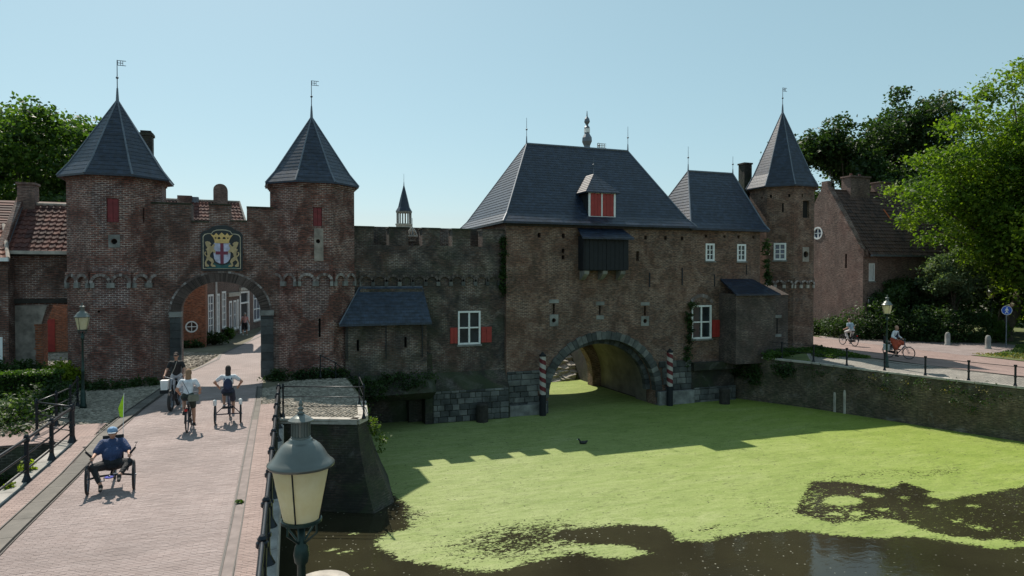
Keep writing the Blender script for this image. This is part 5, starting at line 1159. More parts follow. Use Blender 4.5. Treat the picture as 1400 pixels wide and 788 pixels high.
dens = np.where(d2 < 0, np.maximum(dens, .12 + .19 * np.exp(-((GX - 14.5) / 2.0) ** 2)), dens) if False else dens
dens = np.where((d1 < 0) & (dd_ < -.05), dens, dens)
# thin streaks inside the dark pool
dens = np.where((d2 < 0) & (dd_ < 0), np.maximum(dens, .20 + .08 * np.exp(-(((GX - 14.2) / 1.2) ** 2))), dens)
ny_, nx_ = GX.shape; vid = np.arange(ny_ * nx_).reshape(ny_, nx_)
q = np.stack([vid[:-1, :-1], vid[:-1, 1:], vid[1:, 1:], vid[1:, :-1]], -1).reshape(-1, 4)
keep = (dens.ravel()[q].max(1) > .1); q = q[keep]
used = np.unique(q); remap = np.zeros(ny_ * nx_, 'i'); remap[used] = np.arange(len(used))
me = bpy.data.meshes.new('duckweed')
me.from_pydata(np.stack([GX.ravel()[used], GY_.ravel()[used], np.full(len(used), WZ + .006)], 1).tolist(), [], remap[q].tolist())
at = me.attributes.new('dens', 'FLOAT', 'POINT'); at.data.foreach_set('value', dens.ravel()[used].astype('f'))
me.materials.append(MT['weed'])
dw = bpy.data.objects.new('duckweed', me); COL.objects.link(dw); dw['kind'] = 'stuff'
m = MB(); m.add([(11.7, 1.05, WZ + .006), (18.7, 1.05, WZ + .006), (18.7, 29, WZ + .006), (11.7, 29, WZ + .006)], [(0, 1, 2, 3)])
o = m.build('duckweed', MT['weed']); o['kind'] = 'stuff'; at = o.data.attributes.new('dens', 'FLOAT', 'POINT'); at.data.foreach_set('value', [.6] * 4)
# coot
coot = thing('water_bird', 'dark coot swimming in the shaded duckweed below the water gate', 'bird', (10.7, -7.3, WZ), R(80))

# ------------------------------------------------------------------ blobs (bodies, clothes, birds)
def blob(name, caps, voxel, mat, parent, smooth_it=3):
    """capsules and balls fused into one continuous surface"""
    bm = bmesh.new()
    def ring(c, a, b, r, n=12): return [bm.verts.new(c + (a * math.cos(6.28319 * k / n) + b * math.sin(6.28319 * k / n)) * r) for k in range(n)]
    for cp in caps:
        if len(cp) == 3:      # ellipsoid: centre, radii, rotation
            c, rad, rot = cp; M = Matrix.Translation(Vector(c)) @ (rot.to_4x4() if rot else Matrix.Identity(4)) @ Matrix.Diagonal((*rad, 1))
            bmesh.ops.create_uvsphere(bm, u_segments=14, v_segments=9, radius=1, matrix=M); continue
        p, r0, q_, r1 = cp; p, q_ = Vector(p), Vector(q_); d = q_ - p; L_ = d.length; d = d.normalized() if L_ > 1e-6 else Vector((0, 0, 1))
        a = d.orthogonal().normalized(); b = d.cross(a)
        rings = [ring(p - d * r0 * math.sin(t), a, b, r0 * math.cos(t)) for t in (1.3, .8, .4)] + [ring(p, a, b, r0), ring(q_, a, b, r1)] + [ring(q_ + d * r1 * math.sin(t), a, b, r1 * math.cos(t)) for t in (.4, .8, 1.3)]
        for A_, B_ in zip(rings, rings[1:]):
            for k in range(12): bm.faces.new((A_[k], A_[(k + 1) % 12], B_[(k + 1) % 12], B_[k]))
        bm.faces.new(rings[0][::-1]); bm.faces.new(rings[-1])
    me = bpy.data.meshes.new(name); bm.to_mesh(me); bm.free()
    tmp = bpy.data.objects.new('tmp_blob', me); COL.objects.link(tmp)
    md = tmp.modifiers.new('r', 'REMESH'); md.mode = 'VOXEL'; md.voxel_size = voxel
    if smooth_it: s_ = tmp.modifiers.new('s', 'SMOOTH'); s_.iterations = smooth_it; s_.factor = .5
    bpy.context.view_layer.update()
    dg = bpy.context.evaluated_depsgraph_get(); out = bpy.data.meshes.new_from_object(tmp.evaluated_get(dg))
    bpy.data.objects.remove(tmp); out.name = name; out.materials.clear(); out.materials.append(mat)
    out.polygons.foreach_set('use_smooth', [True] * len(out.polygons))
    ob = bpy.data.objects.new(name, out); COL.objects.link(ob); ob.parent = parent
    return ob
feather = col('coot_plumage', (.012, .013, .016), .6)
blob('body', [((0, 0, .06), (.09, .17, .075), None), ((0, -.14, .1), .05, (0, -.2, .13), .02), ((0, .12, .1), .045, (0, .18, .2), .032), ((0, .2, .215), (.038, .05, .036), None)], .012, feather, coot)
m = MB(); m.tube([(0, .24, .215), (0, .29, .205)], [.014, .004], 6); m.build('beak', MT['white'], coot, world=False)

# ------------------------------------------------------------------ foliage
def leafmesh(name, mat, C, size, parent=None, rnd=None, flat=.3, kind=None, seed=1):
    rg = np.random.default_rng(seed); N = len(C)
    n = rg.normal(size=(N, 3)); n[:, 2] = np.abs(n[:, 2]) + flat; n /= np.linalg.norm(n, axis=1, keepdims=True)
    a = np.cross(n, rg.normal(size=(N, 3))); a /= np.linalg.norm(a, axis=1, keepdims=True); b = np.cross(n, a)
    s = (size * rg.uniform(.45, 1.5, (N, 1)))
    V = np.stack([C - a * s * .5, C + b * s * .33 + n * s * .08, C + a * s * .5, C - b * s * .33 + n * s * .08], 1).reshape(-1, 3).astype('f')
    if parent is not None: V -= np.array(parent.location, 'f')
    me = bpy.data.meshes.new(name); me.vertices.add(N * 4); me.vertices.foreach_set('co', V.ravel())
    me.loops.add(N * 4); me.loops.foreach_set('vertex_index', np.arange(N * 4, dtype='i'))
    me.polygons.add(N); me.polygons.foreach_set('loop_start', np.arange(0, N * 4, 4, dtype='i')); me.polygons.foreach_set('loop_total', np.full(N, 4, 'i'))
    me.update(calc_edges=True)
    at = me.attributes.new('rnd', 'FLOAT', 'FACE'); at.data.foreach_set('value', (rg.random(N) if rnd is None else rnd).astype('f'))
    me.materials.append(mat); ob = bpy.data.objects.new(name, me); COL.objects.link(ob)
    if parent is not None: ob.parent = parent
    if kind: ob['kind'] = kind
    return ob
def cloud_points(blobs, n, seed, cl=.35, per=22, shell=.55):
    """points in small clusters spread through the outer part of each blob"""
    rg = np.random.default_rng(seed); vol = np.array([(b[3] * b[4] * b[5]) ** (2 / 3) for b in blobs]); vol /= vol.sum()
    out = []; rn = []
    for b, v in zip(blobs, vol):
        k = max(1, int(n * v / per)); d = rg.normal(size=(k, 3)); d /= np.linalg.norm(d, axis=1, keepdims=True)
        r = shell + (1 - shell) * rg.random((k, 1)) ** .6; r *= 1 + .12 * rg.normal(size=(k, 1))
        c = np.array(b[:3]) + d * r * np.array(b[3:6]); cr = rg.random(k)
        p = np.repeat(c, per, 0) + rg.normal(size=(k * per, 3)) * cl * np.array((1, 1, .6)) * rg.uniform(.6, 1.3, (k, 1)).repeat(per, 0)
        out.append(p); rn.append(np.repeat(cr, per) * .7 + rg.random(k * per) * .3)
    return np.concatenate(out), np.concatenate(rn)
def foliage(name, mat, blobs, n, size, parent=None, seed=1, cl=.3, per=22, shell=.5, zmin=None, kind=None, flat=.3):
    C, rn = cloud_points(blobs, n, seed, cl, per, shell)
    if zmin is not None: k = C[:, 2] > zmin; C, rn = C[k], rn[k]
    return leafmesh(name, MT[mat], C, size, parent, rn, flat, kind, seed)
def tree(label, base, trunk_h, cr, rad, mat, n, size, lobes=26, seed=1, cl=.4, droop=0.0, r0=.35, shell=.45, group=None, extra=()):
    t = thing('tree', label, 'tree', base, 0, group); rg = random.Random(seed); B = []
    for i in range(lobes):
        while True:
            d = Vector((rg.gauss(0, 1), rg.gauss(0, 1), rg.gauss(0, 1)))
            if d.length > .1: break
        d.normalize(); k = rg.uniform(.5, .92)
        s = rg.uniform(.20, .36)
        B.append((cr[0] + d.x * k * rad[0], cr[1] + d.y * k * rad[1], cr[2] + d.z * k * rad[2], rad[0] * s, rad[1] * s, rad[2] * s * rg.uniform(.6, .9)))
    B += [tuple(e) for e in extra]
    foliage('crown', mat, B, n, size, t, seed, cl, 20, shell)
    tr = MB(); b = Vector(base); fork = Vector((cr[0] * .35 + base[0] * .65, cr[1] * .35 + base[1] * .65, base[2] + trunk_h))
    tr.tube([b + Vector((0, 0, -.2)), b + Vector((0, 0, .6)), b.lerp(fork, .5) + Vector((.15, 0, 0)), fork], [r0 * 1.5, r0 * 1.05, r0 * .9, r0 * .75], 10)
    tr.build('trunk', MT['bark'], t, smooth=True)
    lm = MB()
    for i in range(0, len(B), 2):
        e = Vector(B[i][:3]); mid = fork.lerp(e, .45) + Vector((rg.uniform(-.5, .5), rg.uniform(-.5, .5), rg.uniform(-.2, .9)))
        lm.tube([fork + Vector((0, 0, -.3)), mid, e], [r0 * .45, r0 * .22, r0 * .06], 6, cap=False)
    lm.build('limb', MT['bark'], t, smooth=True)
    return t
tree('huge sunlit bright green tree filling the right edge, its branches over the path', (46.4, -1.2, 0), 4.5, (49.0, -3.2, 10.2), (7.6, 7.0, 7.8), 'leaf_bright', 150000, .23, 95, 5, .36, r0=.4, shell=.2, extra=[(38.6, .2, 10.2, 1.5, 1.5, .6), (40.4, -.2, 9.6, 1.9, 1.6, .9), (39.9, -.3, 12.4, 1.5, 1.4, .6), (41.4, -.6, 12.0, 1.8, 1.6, 1.0), (41.7, -.9, 14.7, 1.4, 1.4, .7), (43.2, -1.4, 15.0, 1.9, 1.6, 1.0), (43.6, -1.6, 16.6, 1.4, 1.4, .7), (45.4, -2.2, 17.4, 2.0, 1.6, 1.1), (46.8, -2.6, 18.9, 1.2, 1.2, .9), (39.5, 0, 8.3, 1.5, 1.5, .7), (41.6, -.4, 7.2, 1.9, 1.6, 1.0), (42.0, -.8, 9.8, 2.2, 1.8, 1.3), (43.4, -1.5, 5.9, 2.0, 1.6, 1.1), (42.6, -1.0, 12.4, 2.2, 1.8, 1.4), (45.5, -3.6, 7.2, 2.2, 1.8, 1.4), (47.0, -4.4, 5.6, 2.2, 1.8, 1.3), (44.3, -2.6, 8.3, 2.0, 1.8, 1.3), (44.5, -3.4, 4.6, 1.6, 1.4, .9), (48.5, -4.6, 7.5, 2.6, 2, 1.8), (44.2, -2.2, 6.8, 2.2, 1.6, 1.2), (46.5, -3.8, 9.5, 2.6, 2, 1.8)])
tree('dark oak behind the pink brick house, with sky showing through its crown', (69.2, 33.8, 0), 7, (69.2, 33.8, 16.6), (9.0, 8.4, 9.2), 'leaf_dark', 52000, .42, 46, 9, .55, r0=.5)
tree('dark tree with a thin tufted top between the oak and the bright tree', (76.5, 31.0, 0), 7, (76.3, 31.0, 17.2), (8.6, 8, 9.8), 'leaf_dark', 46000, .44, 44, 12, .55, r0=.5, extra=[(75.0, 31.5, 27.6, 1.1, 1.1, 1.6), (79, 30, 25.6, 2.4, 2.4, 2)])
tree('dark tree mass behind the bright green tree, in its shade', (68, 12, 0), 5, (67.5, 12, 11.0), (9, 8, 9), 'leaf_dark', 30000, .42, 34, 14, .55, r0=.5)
tree('small pale grey green tree beside the quay house, against the dark hedge', (43.9, .6, 0), 1.8, (43.7, .5, 4.5), (2.4, 1.6, 1.9), 'leaf_grey', 17000, .18, 22, 17, .25, r0=.12)
tree('dark bushy tree standing right behind the street lamp on the quay', (42.6, 3.6, 0), 1.5, (41.8, 3.4, 2.4), (2.4, 1.4, 1.9), 'leaf_dark', 16000, .22, 22, 18, .3, r0=.15)
tree('dense mid green tree by the path behind the blue sign', (53, 3.5, 0), 3, (53, 3.0, 6.0), (6.5, 5, 5.6), 'leaf_dark', 30000, .32, 34, 19, .42, r0=.3)
tree('far dark tree closing the view beyond the sunny grass', (62, -6, 0), 3, (62, -6, 7), (8, 7, 7.5), 'leaf_dark', 22000, .4, 34, 29, .5, r0=.3)
tree('low dark tree over the path beyond the blue sign', (55, -3.4, 0), 1.5, (55, -3.4, 3.6), (3.6, 3.0, 3.6), 'leaf_dark', 15000, .26, 24, 30, .35, r0=.2)
tree('overhanging leafy tree at the right picture edge beside the sunny grass', (47.5, -6.4, 0), 2.2, (47.0, -6.6, 4.4), (3.2, 2.6, 3.0), 'leaf_mid', 14000, .24, 20, 21, .35, r0=.2)
tree('broad round green tree rising behind the gatekeepers house chimney', (-21.5, 35.5, 0), 5, (-21.3, 35.5, 12.6), (8.2, 7.5, 8.2), 'leaf_mid', 46000, .36, 44, 23, .5, r0=.45)
tree('paler tree top between the broad tree and the left tower roof', (-21.0, 51, 0), 7, (-20.8, 50.5, 14.6), (6.5, 6, 8.0), 'leaf_grey', 24000, .4, 30, 25, .5, r0=.4)
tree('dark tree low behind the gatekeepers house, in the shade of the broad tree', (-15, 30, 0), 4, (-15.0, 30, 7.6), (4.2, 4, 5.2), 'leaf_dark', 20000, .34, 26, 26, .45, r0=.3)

def bush(name, label, cat, blobs, mat, n, size, seed=1, cl=.16, zmin=.0, stem=True, shell=.35):
    b0 = blobs[0]; t = thing(name, label, cat, (b0[0], b0[1], zmin))
    foliage('foliage', mat, blobs, n, size, t, seed, cl, 16, shell, zmin)
    if stem:
        m = MB()
        for i in range(5):
            a = rng.random() * 6.28; m.tube([(b0[0], b0[1], zmin - .05), (b0[0] + math.cos(a) * b0[3] * .5, b0[1] + math.sin(a) * b0[4] * .5, zmin + b0[5] * .9)], [.03, .012], 5)
        m.build('stem', MT['bark'], t)
    return t
# left garden by the bridge
bush('shrub', 'pale grey leaved shrub spilling over the left picture edge beside the canal', 'shrub', [(-10.4, -9.9, .3, .9, .9, 1.0), (-10.0, -10.6, -.4, .9, .7, .9), (-11.3, -9.6, .5, .9, .8, .9), (-10.7, -11.2, -.7, 1.2, .7, .7)], 'leaf_grey', 13000, .10, 31, .12, -1.8)
def hedge(label, x0, x1, y0, y1, h, mat, n, seed):
    t = thing('hedge', label, 'hedge', ((x0 + x1) / 2, (y0 + y1) / 2, 0)); rg = np.random.default_rng(seed)
    P = rg.random((n, 3)); k = rg.integers(0, 3, n); P[k == 0, 2] = 1 - rg.random((k == 0).sum()) * .12; P[k == 1, 1] = rg.random((k == 1).sum()) * .12
    C = np.stack([x0 + P[:, 0] * (x1 - x0), y0 + P[:, 1] * (y1 - y0), P[:, 2] * h], 1); C += rg.normal(size=C.shape) * .035
    leafmesh('foliage', MT[mat], C, .09, t, None, .3, None, seed)
    m = MB(); m.box(x0 + .08, x1 - .08, y0 + .1, y1 - .08, 0, h - .1); m.build('painted_shade_core', MT['shade'], t)  # near-black box paints the shade between the inner leaves
hedge('trimmed green hedge in front of the plastered pier, left of the lamp', -12.6, -9.2, -5.2, -4.2, 1.05, 'leaf_mid', 14000, 33)
bush('shrub', 'leafy bright green shrub in the sun by the low opening', 'shrub', [(-10.0, -1.6, .6, .5, .4, .5), (-9.6, -1.3, .35, .4, .4, .4)], 'leaf_yellow', 2600, .12, 34, .12, 0)
bush('shrub', 'dark shrub under the plastered pier of the gatekeepers house', 'shrub', [(-11.2, -1.2, .5, .8, .5, .6), (-12.2, -1.4, .6, .7, .5, .6)], 'leaf_dark', 3600, .12, 35, .12, 0)
bush('ivy', 'dark ivy and brambles, also filling in for shade, on the canal bank left of the railing', 'ivy', [(-9.6, -8.0, .1, 1.2, 1.6, .5), (-8.9, -10.6, -.3, .5, .9, .5), (-10.2, -12.2, -1.2, 1.6, .35, .9), (-8.6, -12.4, -1.4, .7, .3, .8), (-9.3, -6.0, .25, .8, .6, .5)], 'leaf_dark', 14000, .11, 36, .15, -2.5, False)  # dark leaves partly real growth, partly filling in for shade on the bank
bush('plant', 'small yellow green seedling at the foot of the left railing', 'plant', [(-7.45, -15.2, .1, .12, .2, .16)], 'leaf_yellow', 260, .08, 37, .05, 0)
bush('plant', 'tiny yellow green weed by the nearest post of the left railing', 'plant', [(-7.42, -16.6, .06, .08, .12, .08)], 'leaf_yellow', 120, .07, 38, .04, 0)
bush('plant', 'small weed growing in the right hand gutter of the bridge', 'plant', [(-2.82, -19.2, .03, .07, .1, .05)], 'leaf_mid', 120, .05, 58, .03, 0)
bush('shrub', 'low dark green growth along the foot of the left tower', 'shrub', [(-9.2, -2.6, .1, .8, .35, .3), (-7.9, -2.7, .1, .9, .3, .28), (-6.8, -2.3, .1, .6, .3, .28)], 'leaf_dark', 3600, .1, 39, .1, 0)
bush('shrub', 'low dark shrub along the foot of the right tower by the stairs', 'shrub', [(-1.7, -2.5, .12, .45, .35, .35), (-.4, -2.7, .12, .9, .35, .35), (.7, -2.6, .1, .7, .35, .35)], 'leaf_dark', 4200, .1, 40, .1, 0)
bush('ivy', 'dark brambles on the slope below the lean-to', 'ivy', [(2.2, -2.0, -.7, 1.1, .5, .55), (3.9, -1.8, -.6, 1.3, .45, .55), (1.4, -3.0, -.5, .4, 1.0, .5), (5.2, -1.4, -.5, .5, .3, .4)], 'leaf_dark', 8000, .11, 41, .14, -1.9, False)
bush('plant', 'dry grass and weeds hanging from the right edge of the bastion', 'plant', [(1.0, -11.2, -.3, .1, .25, .2), (1.2, -10.6, -.6, .1, .4, .35), (1.4, -10.9, -1.0, .1, .3, .35), (1.05, -9.8, -.1, .1, .4, .15)], 'grass', 600, .09, 42, .09, -2.3, False)
bush('ivy', 'thin strip of leaves added over the dark stain in the corner where the town wall meets the water gate', 'ivy', [(9.45, -.55, 6.0, .18, .12, .6), (9.45, -.55, 5.0, .16, .12, .7), (9.45, -.55, 4.1, .14, .12, .6)], 'leaf_dark', 1500, .10, 43, .07, 2, False)  # leaf strip added in place of a dark strip on the wall
bush('ivy', 'dark leaf streak added over the wall stain between the wing and the stair tower under the eaves', 'ivy', [(26.2, -.65, 6.2, .25, .12, .6), (26.2, -.65, 5.0, .2, .12, .8), (26.3, -.7, 4.3, .25, .15, .4)], 'leaf_dark', 1500, .10, 44, .08, 2, False)  # leaves added to stand for the dark streak on the masonry
bush('ivy', 'dark leaf strip added over the wall stain beside the wing window near the striped mooring pole', 'ivy', [(20.7, -.75, 2.2, .2, .12, .5), (20.75, -.75, 1.2, .18, .12, .7), (20.6, -.75, .1, .2, .12, .6), (20.9, -.8, 2.9, .3, .12, .18)], 'leaf_dark', 1700, .10, 45, .08, -1, False)  # added leaves take the place of a dark wall stain
bush('ivy', 'dark ivy hanging over the quay corner below the annex', 'ivy', [(24.0, -.9, -.6, .5, .4, .8), (24.6, -1.6, -1.2, .4, .5, .8), (23.7, -.9, .1, .4, .3, .5), (25.4, -3.0, -.7, .4, .9, .5)], 'leaf_dark', 6000, .11, 46, .13, -2.4, False)
hg = [(X, Y, z_, a, b, c) for X, Y, z_, a, b, c in ((26.0, -4.8, -.6, .25, .8, .35), (26.6, -6.4, -.7, .22, .9, .4), (27.1, -8.0, -.8, .25, .9, .5), (27.6, -9.6, -.75, .22, .9, .4), (28.0, -11.2, -.85, .25, .9, .5), (28.5, -12.6, -.8, .22, .8, .45), (29.0, -14.2, -.9, .22, 1.0, .5), (27.3, -8.8, -1.3, .2, .8, .4), (28.2, -11.8, -1.4, .2, 1.0, .4))]
bush('plant', 'band of wall plants and dry grass hanging over the sunlit quay edge', 'plant', hg, 'leaf_dark', 3600, .08, 47, .13, -2.5, False, .6)
bush('plant', 'tufts of yellowed grass scattered on the quay wall face', 'plant', [(h[0] - .03, h[1] + .4, h[2] + .1, h[3], h[4] * .6, h[5] * .6) for h in hg], 'leaf_dry', 500, .07, 48, .12, -2.5, False, .6)
bush('hedge', 'low dark hedge along the gable of the quay house', 'hedge', [(36.6 + i * .5, 9.8 - i * 1.0, .45, .9, .9, .75) for i in range(7)], 'leaf_dark', 9000, .14, 49, .16, 0)
bush('hedge', 'long dark hedge behind the two stone bollards', 'hedge', [(37.6, 5.2, .7, .9, 1, 1.0), (38.0, 4.0, .9, 1.1, 1, 1.2), (38.6, 2.8, 1.1, 1.3, 1, 1.4), (39.4, 1.6, 1.1, 1.3, 1, 1.5), (40.4, .5, 1.1, 1.3, 1, 1.5), (41.4, -.4, 1.1, 1.2, .9, 1.4), (42.4, -1.1, 1.0, 1.1, .9, 1.3), (43.3, -1.4, 1.0, 1.1, .9, 1.3), (44.5, 2.0, 1.6, 2.2, 1.8, 1.8)], 'leaf_dark', 17000, .15, 50, .2, 0)
bush('hedge', 'tall dark hedge far back beyond the path and the second lamp', 'hedge', [(61, -6 + i * 2.4, 1.8, 1.6, 1.6, 2.4) for i in range(9)], 'leaf_dark', 14000, .3, 59, .3, 0)
bush('shrub', 'arching yellow green shrub by the path near the sign', 'shrub', [(44.6, -1.9, .8, 1.0, .6, .8), (44.2, -1.4, 1.5, .8, .5, .5)], 'leaf_mid', 3500, .13, 51, .14, 0)
bush('shrub', 'low dark shrub at the foot of the white street house', 'shrub', [(-5.2, 15.3, .35, .9, .4, .45), (-6.4, 13.7, .2, .8, .3, .35)], 'leaf_dark', 2400, .13, 52, .1, 0)
bush('shrub', 'small green shrub beside the downpipe in the street', 'shrub', [(-4.4, 19.6, .35, .4, .6, .45)], 'leaf_mid', 1200, .13, 53, .1, 0)
bush('grass_tuft', 'rank grass under the annex wall beside the quay railing', 'grass', [(25.3, -2.4, .0, 1.0, .3, .2), (26.9, -1.9, .02, 1.2, .4, .22), (28.8, -1.6, .02, 1.2, .4, .22), (27.8, -3.6, .0, .5, .9, .14)], 'leaf_mid', 5000, .12, 54, .1, -.3, False)
# grass blades on the verges
def grass_patch(poly, n, h, z, seed, mat='grass'):
    rg = np.random.default_rng(seed); xs = [p[0] for p in poly]; ys = [p[1] for p in poly]
    X = rg.uniform(min(xs), max(xs), n * 3); Y = rg.uniform(min(ys), max(ys), n * 3); k = sdist(X, Y, poly) > 0; X, Y = X[k][:n], Y[k][:n]
    C = np.stack([X, Y, np.full(len(X), z) + rg.random(len(X)) * h], 1)
    o = leafmesh('grass', MT[mat], C, h * 1.6, None, None, .0, 'stuff', seed)
grass_patch([(35.9, -14), (36.6, -6.9), (40.6, -5.6), (44, -3.6), (50, -3.0), (52, -14)], 16000, .07, .01, 61)
grass_patch([(35.9, -12), (36.2, -6), (41, -8), (44, -4.5), (50, -4), (52, -14)], 9000, .06, .01, 62, 'leaf_dry')
grass_patch([(24.6, 0.9), (25.9, .3), (27.65, -2.5), (28.6, -5.5), (29.3, -5.5), (31.2, 0.5), (31.0, 1.5), (24.6, 1.5)], 7000, .09, .0, 63)

# ------------------------------------------------------------------ railings
def post(mb, x, y, z, h, r=.035, ball=True):
    mb.lathe([(r * 2.4, 0), (r * 2.4, .03), (r * 1.9, .08), (r * 1.25, .16), (r, .22), (r, h * .45), (r * 1.35, h * .46), (r * 1.35, h * .52), (r, h * .53), (r, h - .08), (r * 1.5, h - .06), (r * 1.5, h)] + ([(r * 1.1, h + .02), (r * 1.2, h + .05), (r * .7, h + .09), (.004, h + .11)] if ball else []), (x, y, z), 10)
def railing(label, runs, heights, h, mat='iron', pr=.035, rr=(.024, .016, .016), ball=True, z0=0.0, posts=True):
    t = thing('railing', label, 'railing', (runs[0][0][0], runs[0][0][1], z0))
    for run in runs:
        pts = [Vector((p[0], p[1], p[2] if len(p) > 2 else z0)) for p in run]
        if posts:
            for p in pts:
                m = MB(); post(m, p.x, p.y, p.z - .02, h, pr, ball); m.build('post', MT[mat], t, smooth=False)
        for hh, r in zip(heights, rr):
            m = MB(); m.tube([p + Vector((0, 0, hh)) for p in pts], r, 8); m.build('rail', MT[mat], t, smooth=True)
    return t
runL = [(-7.17, -12.5), (-7.18, -14.35), (-7.2, -16.2), (-7.25, -18.05), (-7.32, -19.9), (-7.4, -21.8), (-7.5, -23.7)]
railing('dark iron railing with ball topped posts on the left side of the bridge', [runL], (.96, .62, .3), .98, pr=.048, rr=(.034, .022, .022))
railing('iron railing turning away from the bridge along the left canal bank', [[(-7.17, -12.3, 0), (-8.3, -11.15, 0)], [(-8.32, -11.1, 0), (-8.15, -9.8, 0), (-8.05, -8.6, 0), (-8.3, -6.5, 0)]], (.96, .62, .3), .98)
runR = [(-1.83, -10.95 - 1.66 * i + 0, 0) for i in range(11)]
runR = [(lerp_line(RAILR, y), y, 0.03) for _, y, _ in runR]
railing('dark iron railing with knobbed posts along the right side of the bridge', [runR], (.96, .64, .32), .98, pr=.055, rr=(.038, .024, .024))
railing('three bar railing round the cobbled bastion top', [[(-1.72, -11.02, .03), (.66, -12.02, .03), (.86, -9.6, .0)]], (.98, .66, .36), 1.0, pr=.028, rr=(.02, .013, .013))
railing('handrail of the small stairs down beside the right tower', [[(.1, -3.0, .1), (.75, -3.0, -.25), (1.45, -3.0, -.9)]], (.95, .5), 1.0, rr=(.02, .012), pr=.025, ball=False)
qq = [(24.5, .2, -.15), (25.0, -1.2, -.2), (25.6, -2.7, -.24), (26.35, -4.3, -.28), (26.85, -6.1, -.3), (27.35, -8.0, -.34), (27.8, -9.9, -.36), (28.35, -11.65, -.38), (28.85, -13.4, -.4), (29.4, -15.2, -.42), (29.95, -17, -.43)]
railing('plain two bar railing with black posts along the right quay', [qq], (.92, .5), 1.02, pr=.045, rr=(.014, .012), ball=False, mat='iron')

# ------------------------------------------------------------------ street lamps
def lamp(label, loc, H=3.55, hood='lamp_top', group='old style street lamps'):
    t = thing('street_lamp', label, 'street lamp', loc, 0, group); k = H / 3.55
    m = MB(); m.lathe([(.11, 0), (.11, .1), (.085, .16), (.08, .5), (.06, .56), (.05, .62), (.045, 1.2), (.055, 1.22), (.055, 1.28), (.04, 1.32), (.032, 2.28), (.05, 2.3), (.06, 2.36), (.05, 2.42), (.028, 2.46), (.028, 2.56)], (0, 0, 0), 16); m.build('post', MT['iron_green'], t, world=False, smooth=True)
    m = MB()
    for a in (45, 135, 225, 315):
        c, s = math.cos(R(a)), math.sin(R(a)); m.tube([(.03 * c, .03 * s, 2.45), (.09 * c, .09 * s, 2.5), (.15 * c, .15 * s, 2.55), (.145 * c, .145 * s, 2.63)], .009, 6)
    m.lathe([(.145, 2.61), (.155, 2.615), (.155, 2.635), (.145, 2.64)], (0, 0, 0), 28); m.build('bracket', MT['iron_green'], t, world=False)
    m = MB(); m.lathe([(.135, 2.64), (.218, 3.055)], (0, 0, 0), 32); g = m.build('lantern_glass', MT['lantern'], t, world=False, smooth=False)
    m = MB()
    for a in (-110.5, -20.5, 69.5, 159.5):
        c, s = math.cos(R(a)), math.sin(R(a)); m.tube([(.139 * c, .139 * s, 2.63), (.222 * c, .222 * s, 3.06)], .0065, 6)
    m.build('lantern_bar', MT['iron'], t, world=False)
    m = MB(); m.lathe([(.215, 3.04), (.245, 3.045), (.252, 3.06), (.25, 3.07), (.225, 3.09), (.20, 3.12), (.175, 3.165), (.145, 3.205), (.112, 3.23), (.088, 3.238), (.09, 3.25), (.075, 3.262)], (0, 0, 0), 36); hd = m.build('hood', MT[hood], t, world=False, smooth=True)
    m = MB(); m.lathe([(.075, 3.255), (.074, 3.27), (.064, 3.275), (.064, 3.385), (.094, 3.388), (.095, 3.398), (.065, 3.42), (.02, 3.445)], (0, 0, 0), 24)
    for i in range(16):
        a = 6.2832 * i / 16; m.tube([(.068 * math.cos(a), .068 * math.sin(a), 3.275), (.068 * math.cos(a), .068 * math.sin(a), 3.385)], .004, 4)
    m.build('vent', MT[hood], hd, world=False)
    m = MB(); m.lathe([(.02, 3.44), (.03, 3.455), (.012, 3.465), (.022, 3.48), (.022, 3.49), (.01, 3.5), (.018, 3.515), (.003, 3.56)], (0, 0, 0), 14); m.build('finial', MT[hood], hd, world=False, smooth=True)
    t.scale = (k, k, k)
    return t
lamp('large near street lamp with round grey hood and cream panes', (-2.17, -28.31, 0))
lamp('street lamp in front of the left gate tower, beside the garden', (-8.05, -6.9, 0), 3.62)
lamp('street lamp with a black post at the right quay railing', (26.2, -8.75, 0), 3.75) if False else lamp('street lamp with a black post at the right quay railing', (27.95, -7.6, -.25), 3.8)
lamp('street lamp half hidden in the dark leaves near the bright tree', (47.5, .5, 0), 3.9)
m = MB(); m.box(-2.62, -1.75, -28.8, -27.8, -3.5, -.0); pr_ = thing('lamp_pier', 'masonry pier under the near street lamp beside the bridge', 'pier', (-2.2, -28.3, 0)); m.build('pier_body', MT['brick_dark'], pr_)

# ------------------------------------------------------------------ mooring posts, fenders, bollards, sign
for (x, y, zt, lab) in ((11.42, -1.15, .42, 'red and white spiral striped mooring pole left of the canal arch'), (19.15, -1.15, .32, 'red and white spiral striped mooring pole right of the canal arch')):
    t = thing('mooring_pole', lab, 'mooring pole', (x, y, WZ), 0, 'striped mooring poles')
    m = MB(); m.lathe([(.17, 1.1), (.17, zt - WZ - .08)], (0, 0, 0), 20); m.build('striped_shaft', MT['stripe'], t, world=False, smooth=False)
    m = MB(); m.lathe([(.175, -.6), (.175, 1.098)], (0, 0, 0), 20); m.build('tarred_foot', MT['black'], t, world=False)
    m = MB(); m.lathe([(.18, zt - WZ - .08), (.185, zt - WZ), (.1, zt - WZ + .05), (.05, zt - WZ + .14)], (0, 0, 0), 16); m.build('cap', MT['black'], t, world=False)
for (x, y, lab) in ((8.0, -1.5, 'squat black timber fender under the white framed window'), (22.4, -1.75, 'squat black timber fender right of the striped mooring pole')):
    t = thing('fender_post', lab, 'fender', (x, y, WZ)); m = MB(); m.lathe([(.3, -.5), (.3, .85), (.24, .92), (.02, .92)], (0, 0, 0), 14); m.build('timber', MT['wood_dark'], t, world=False)
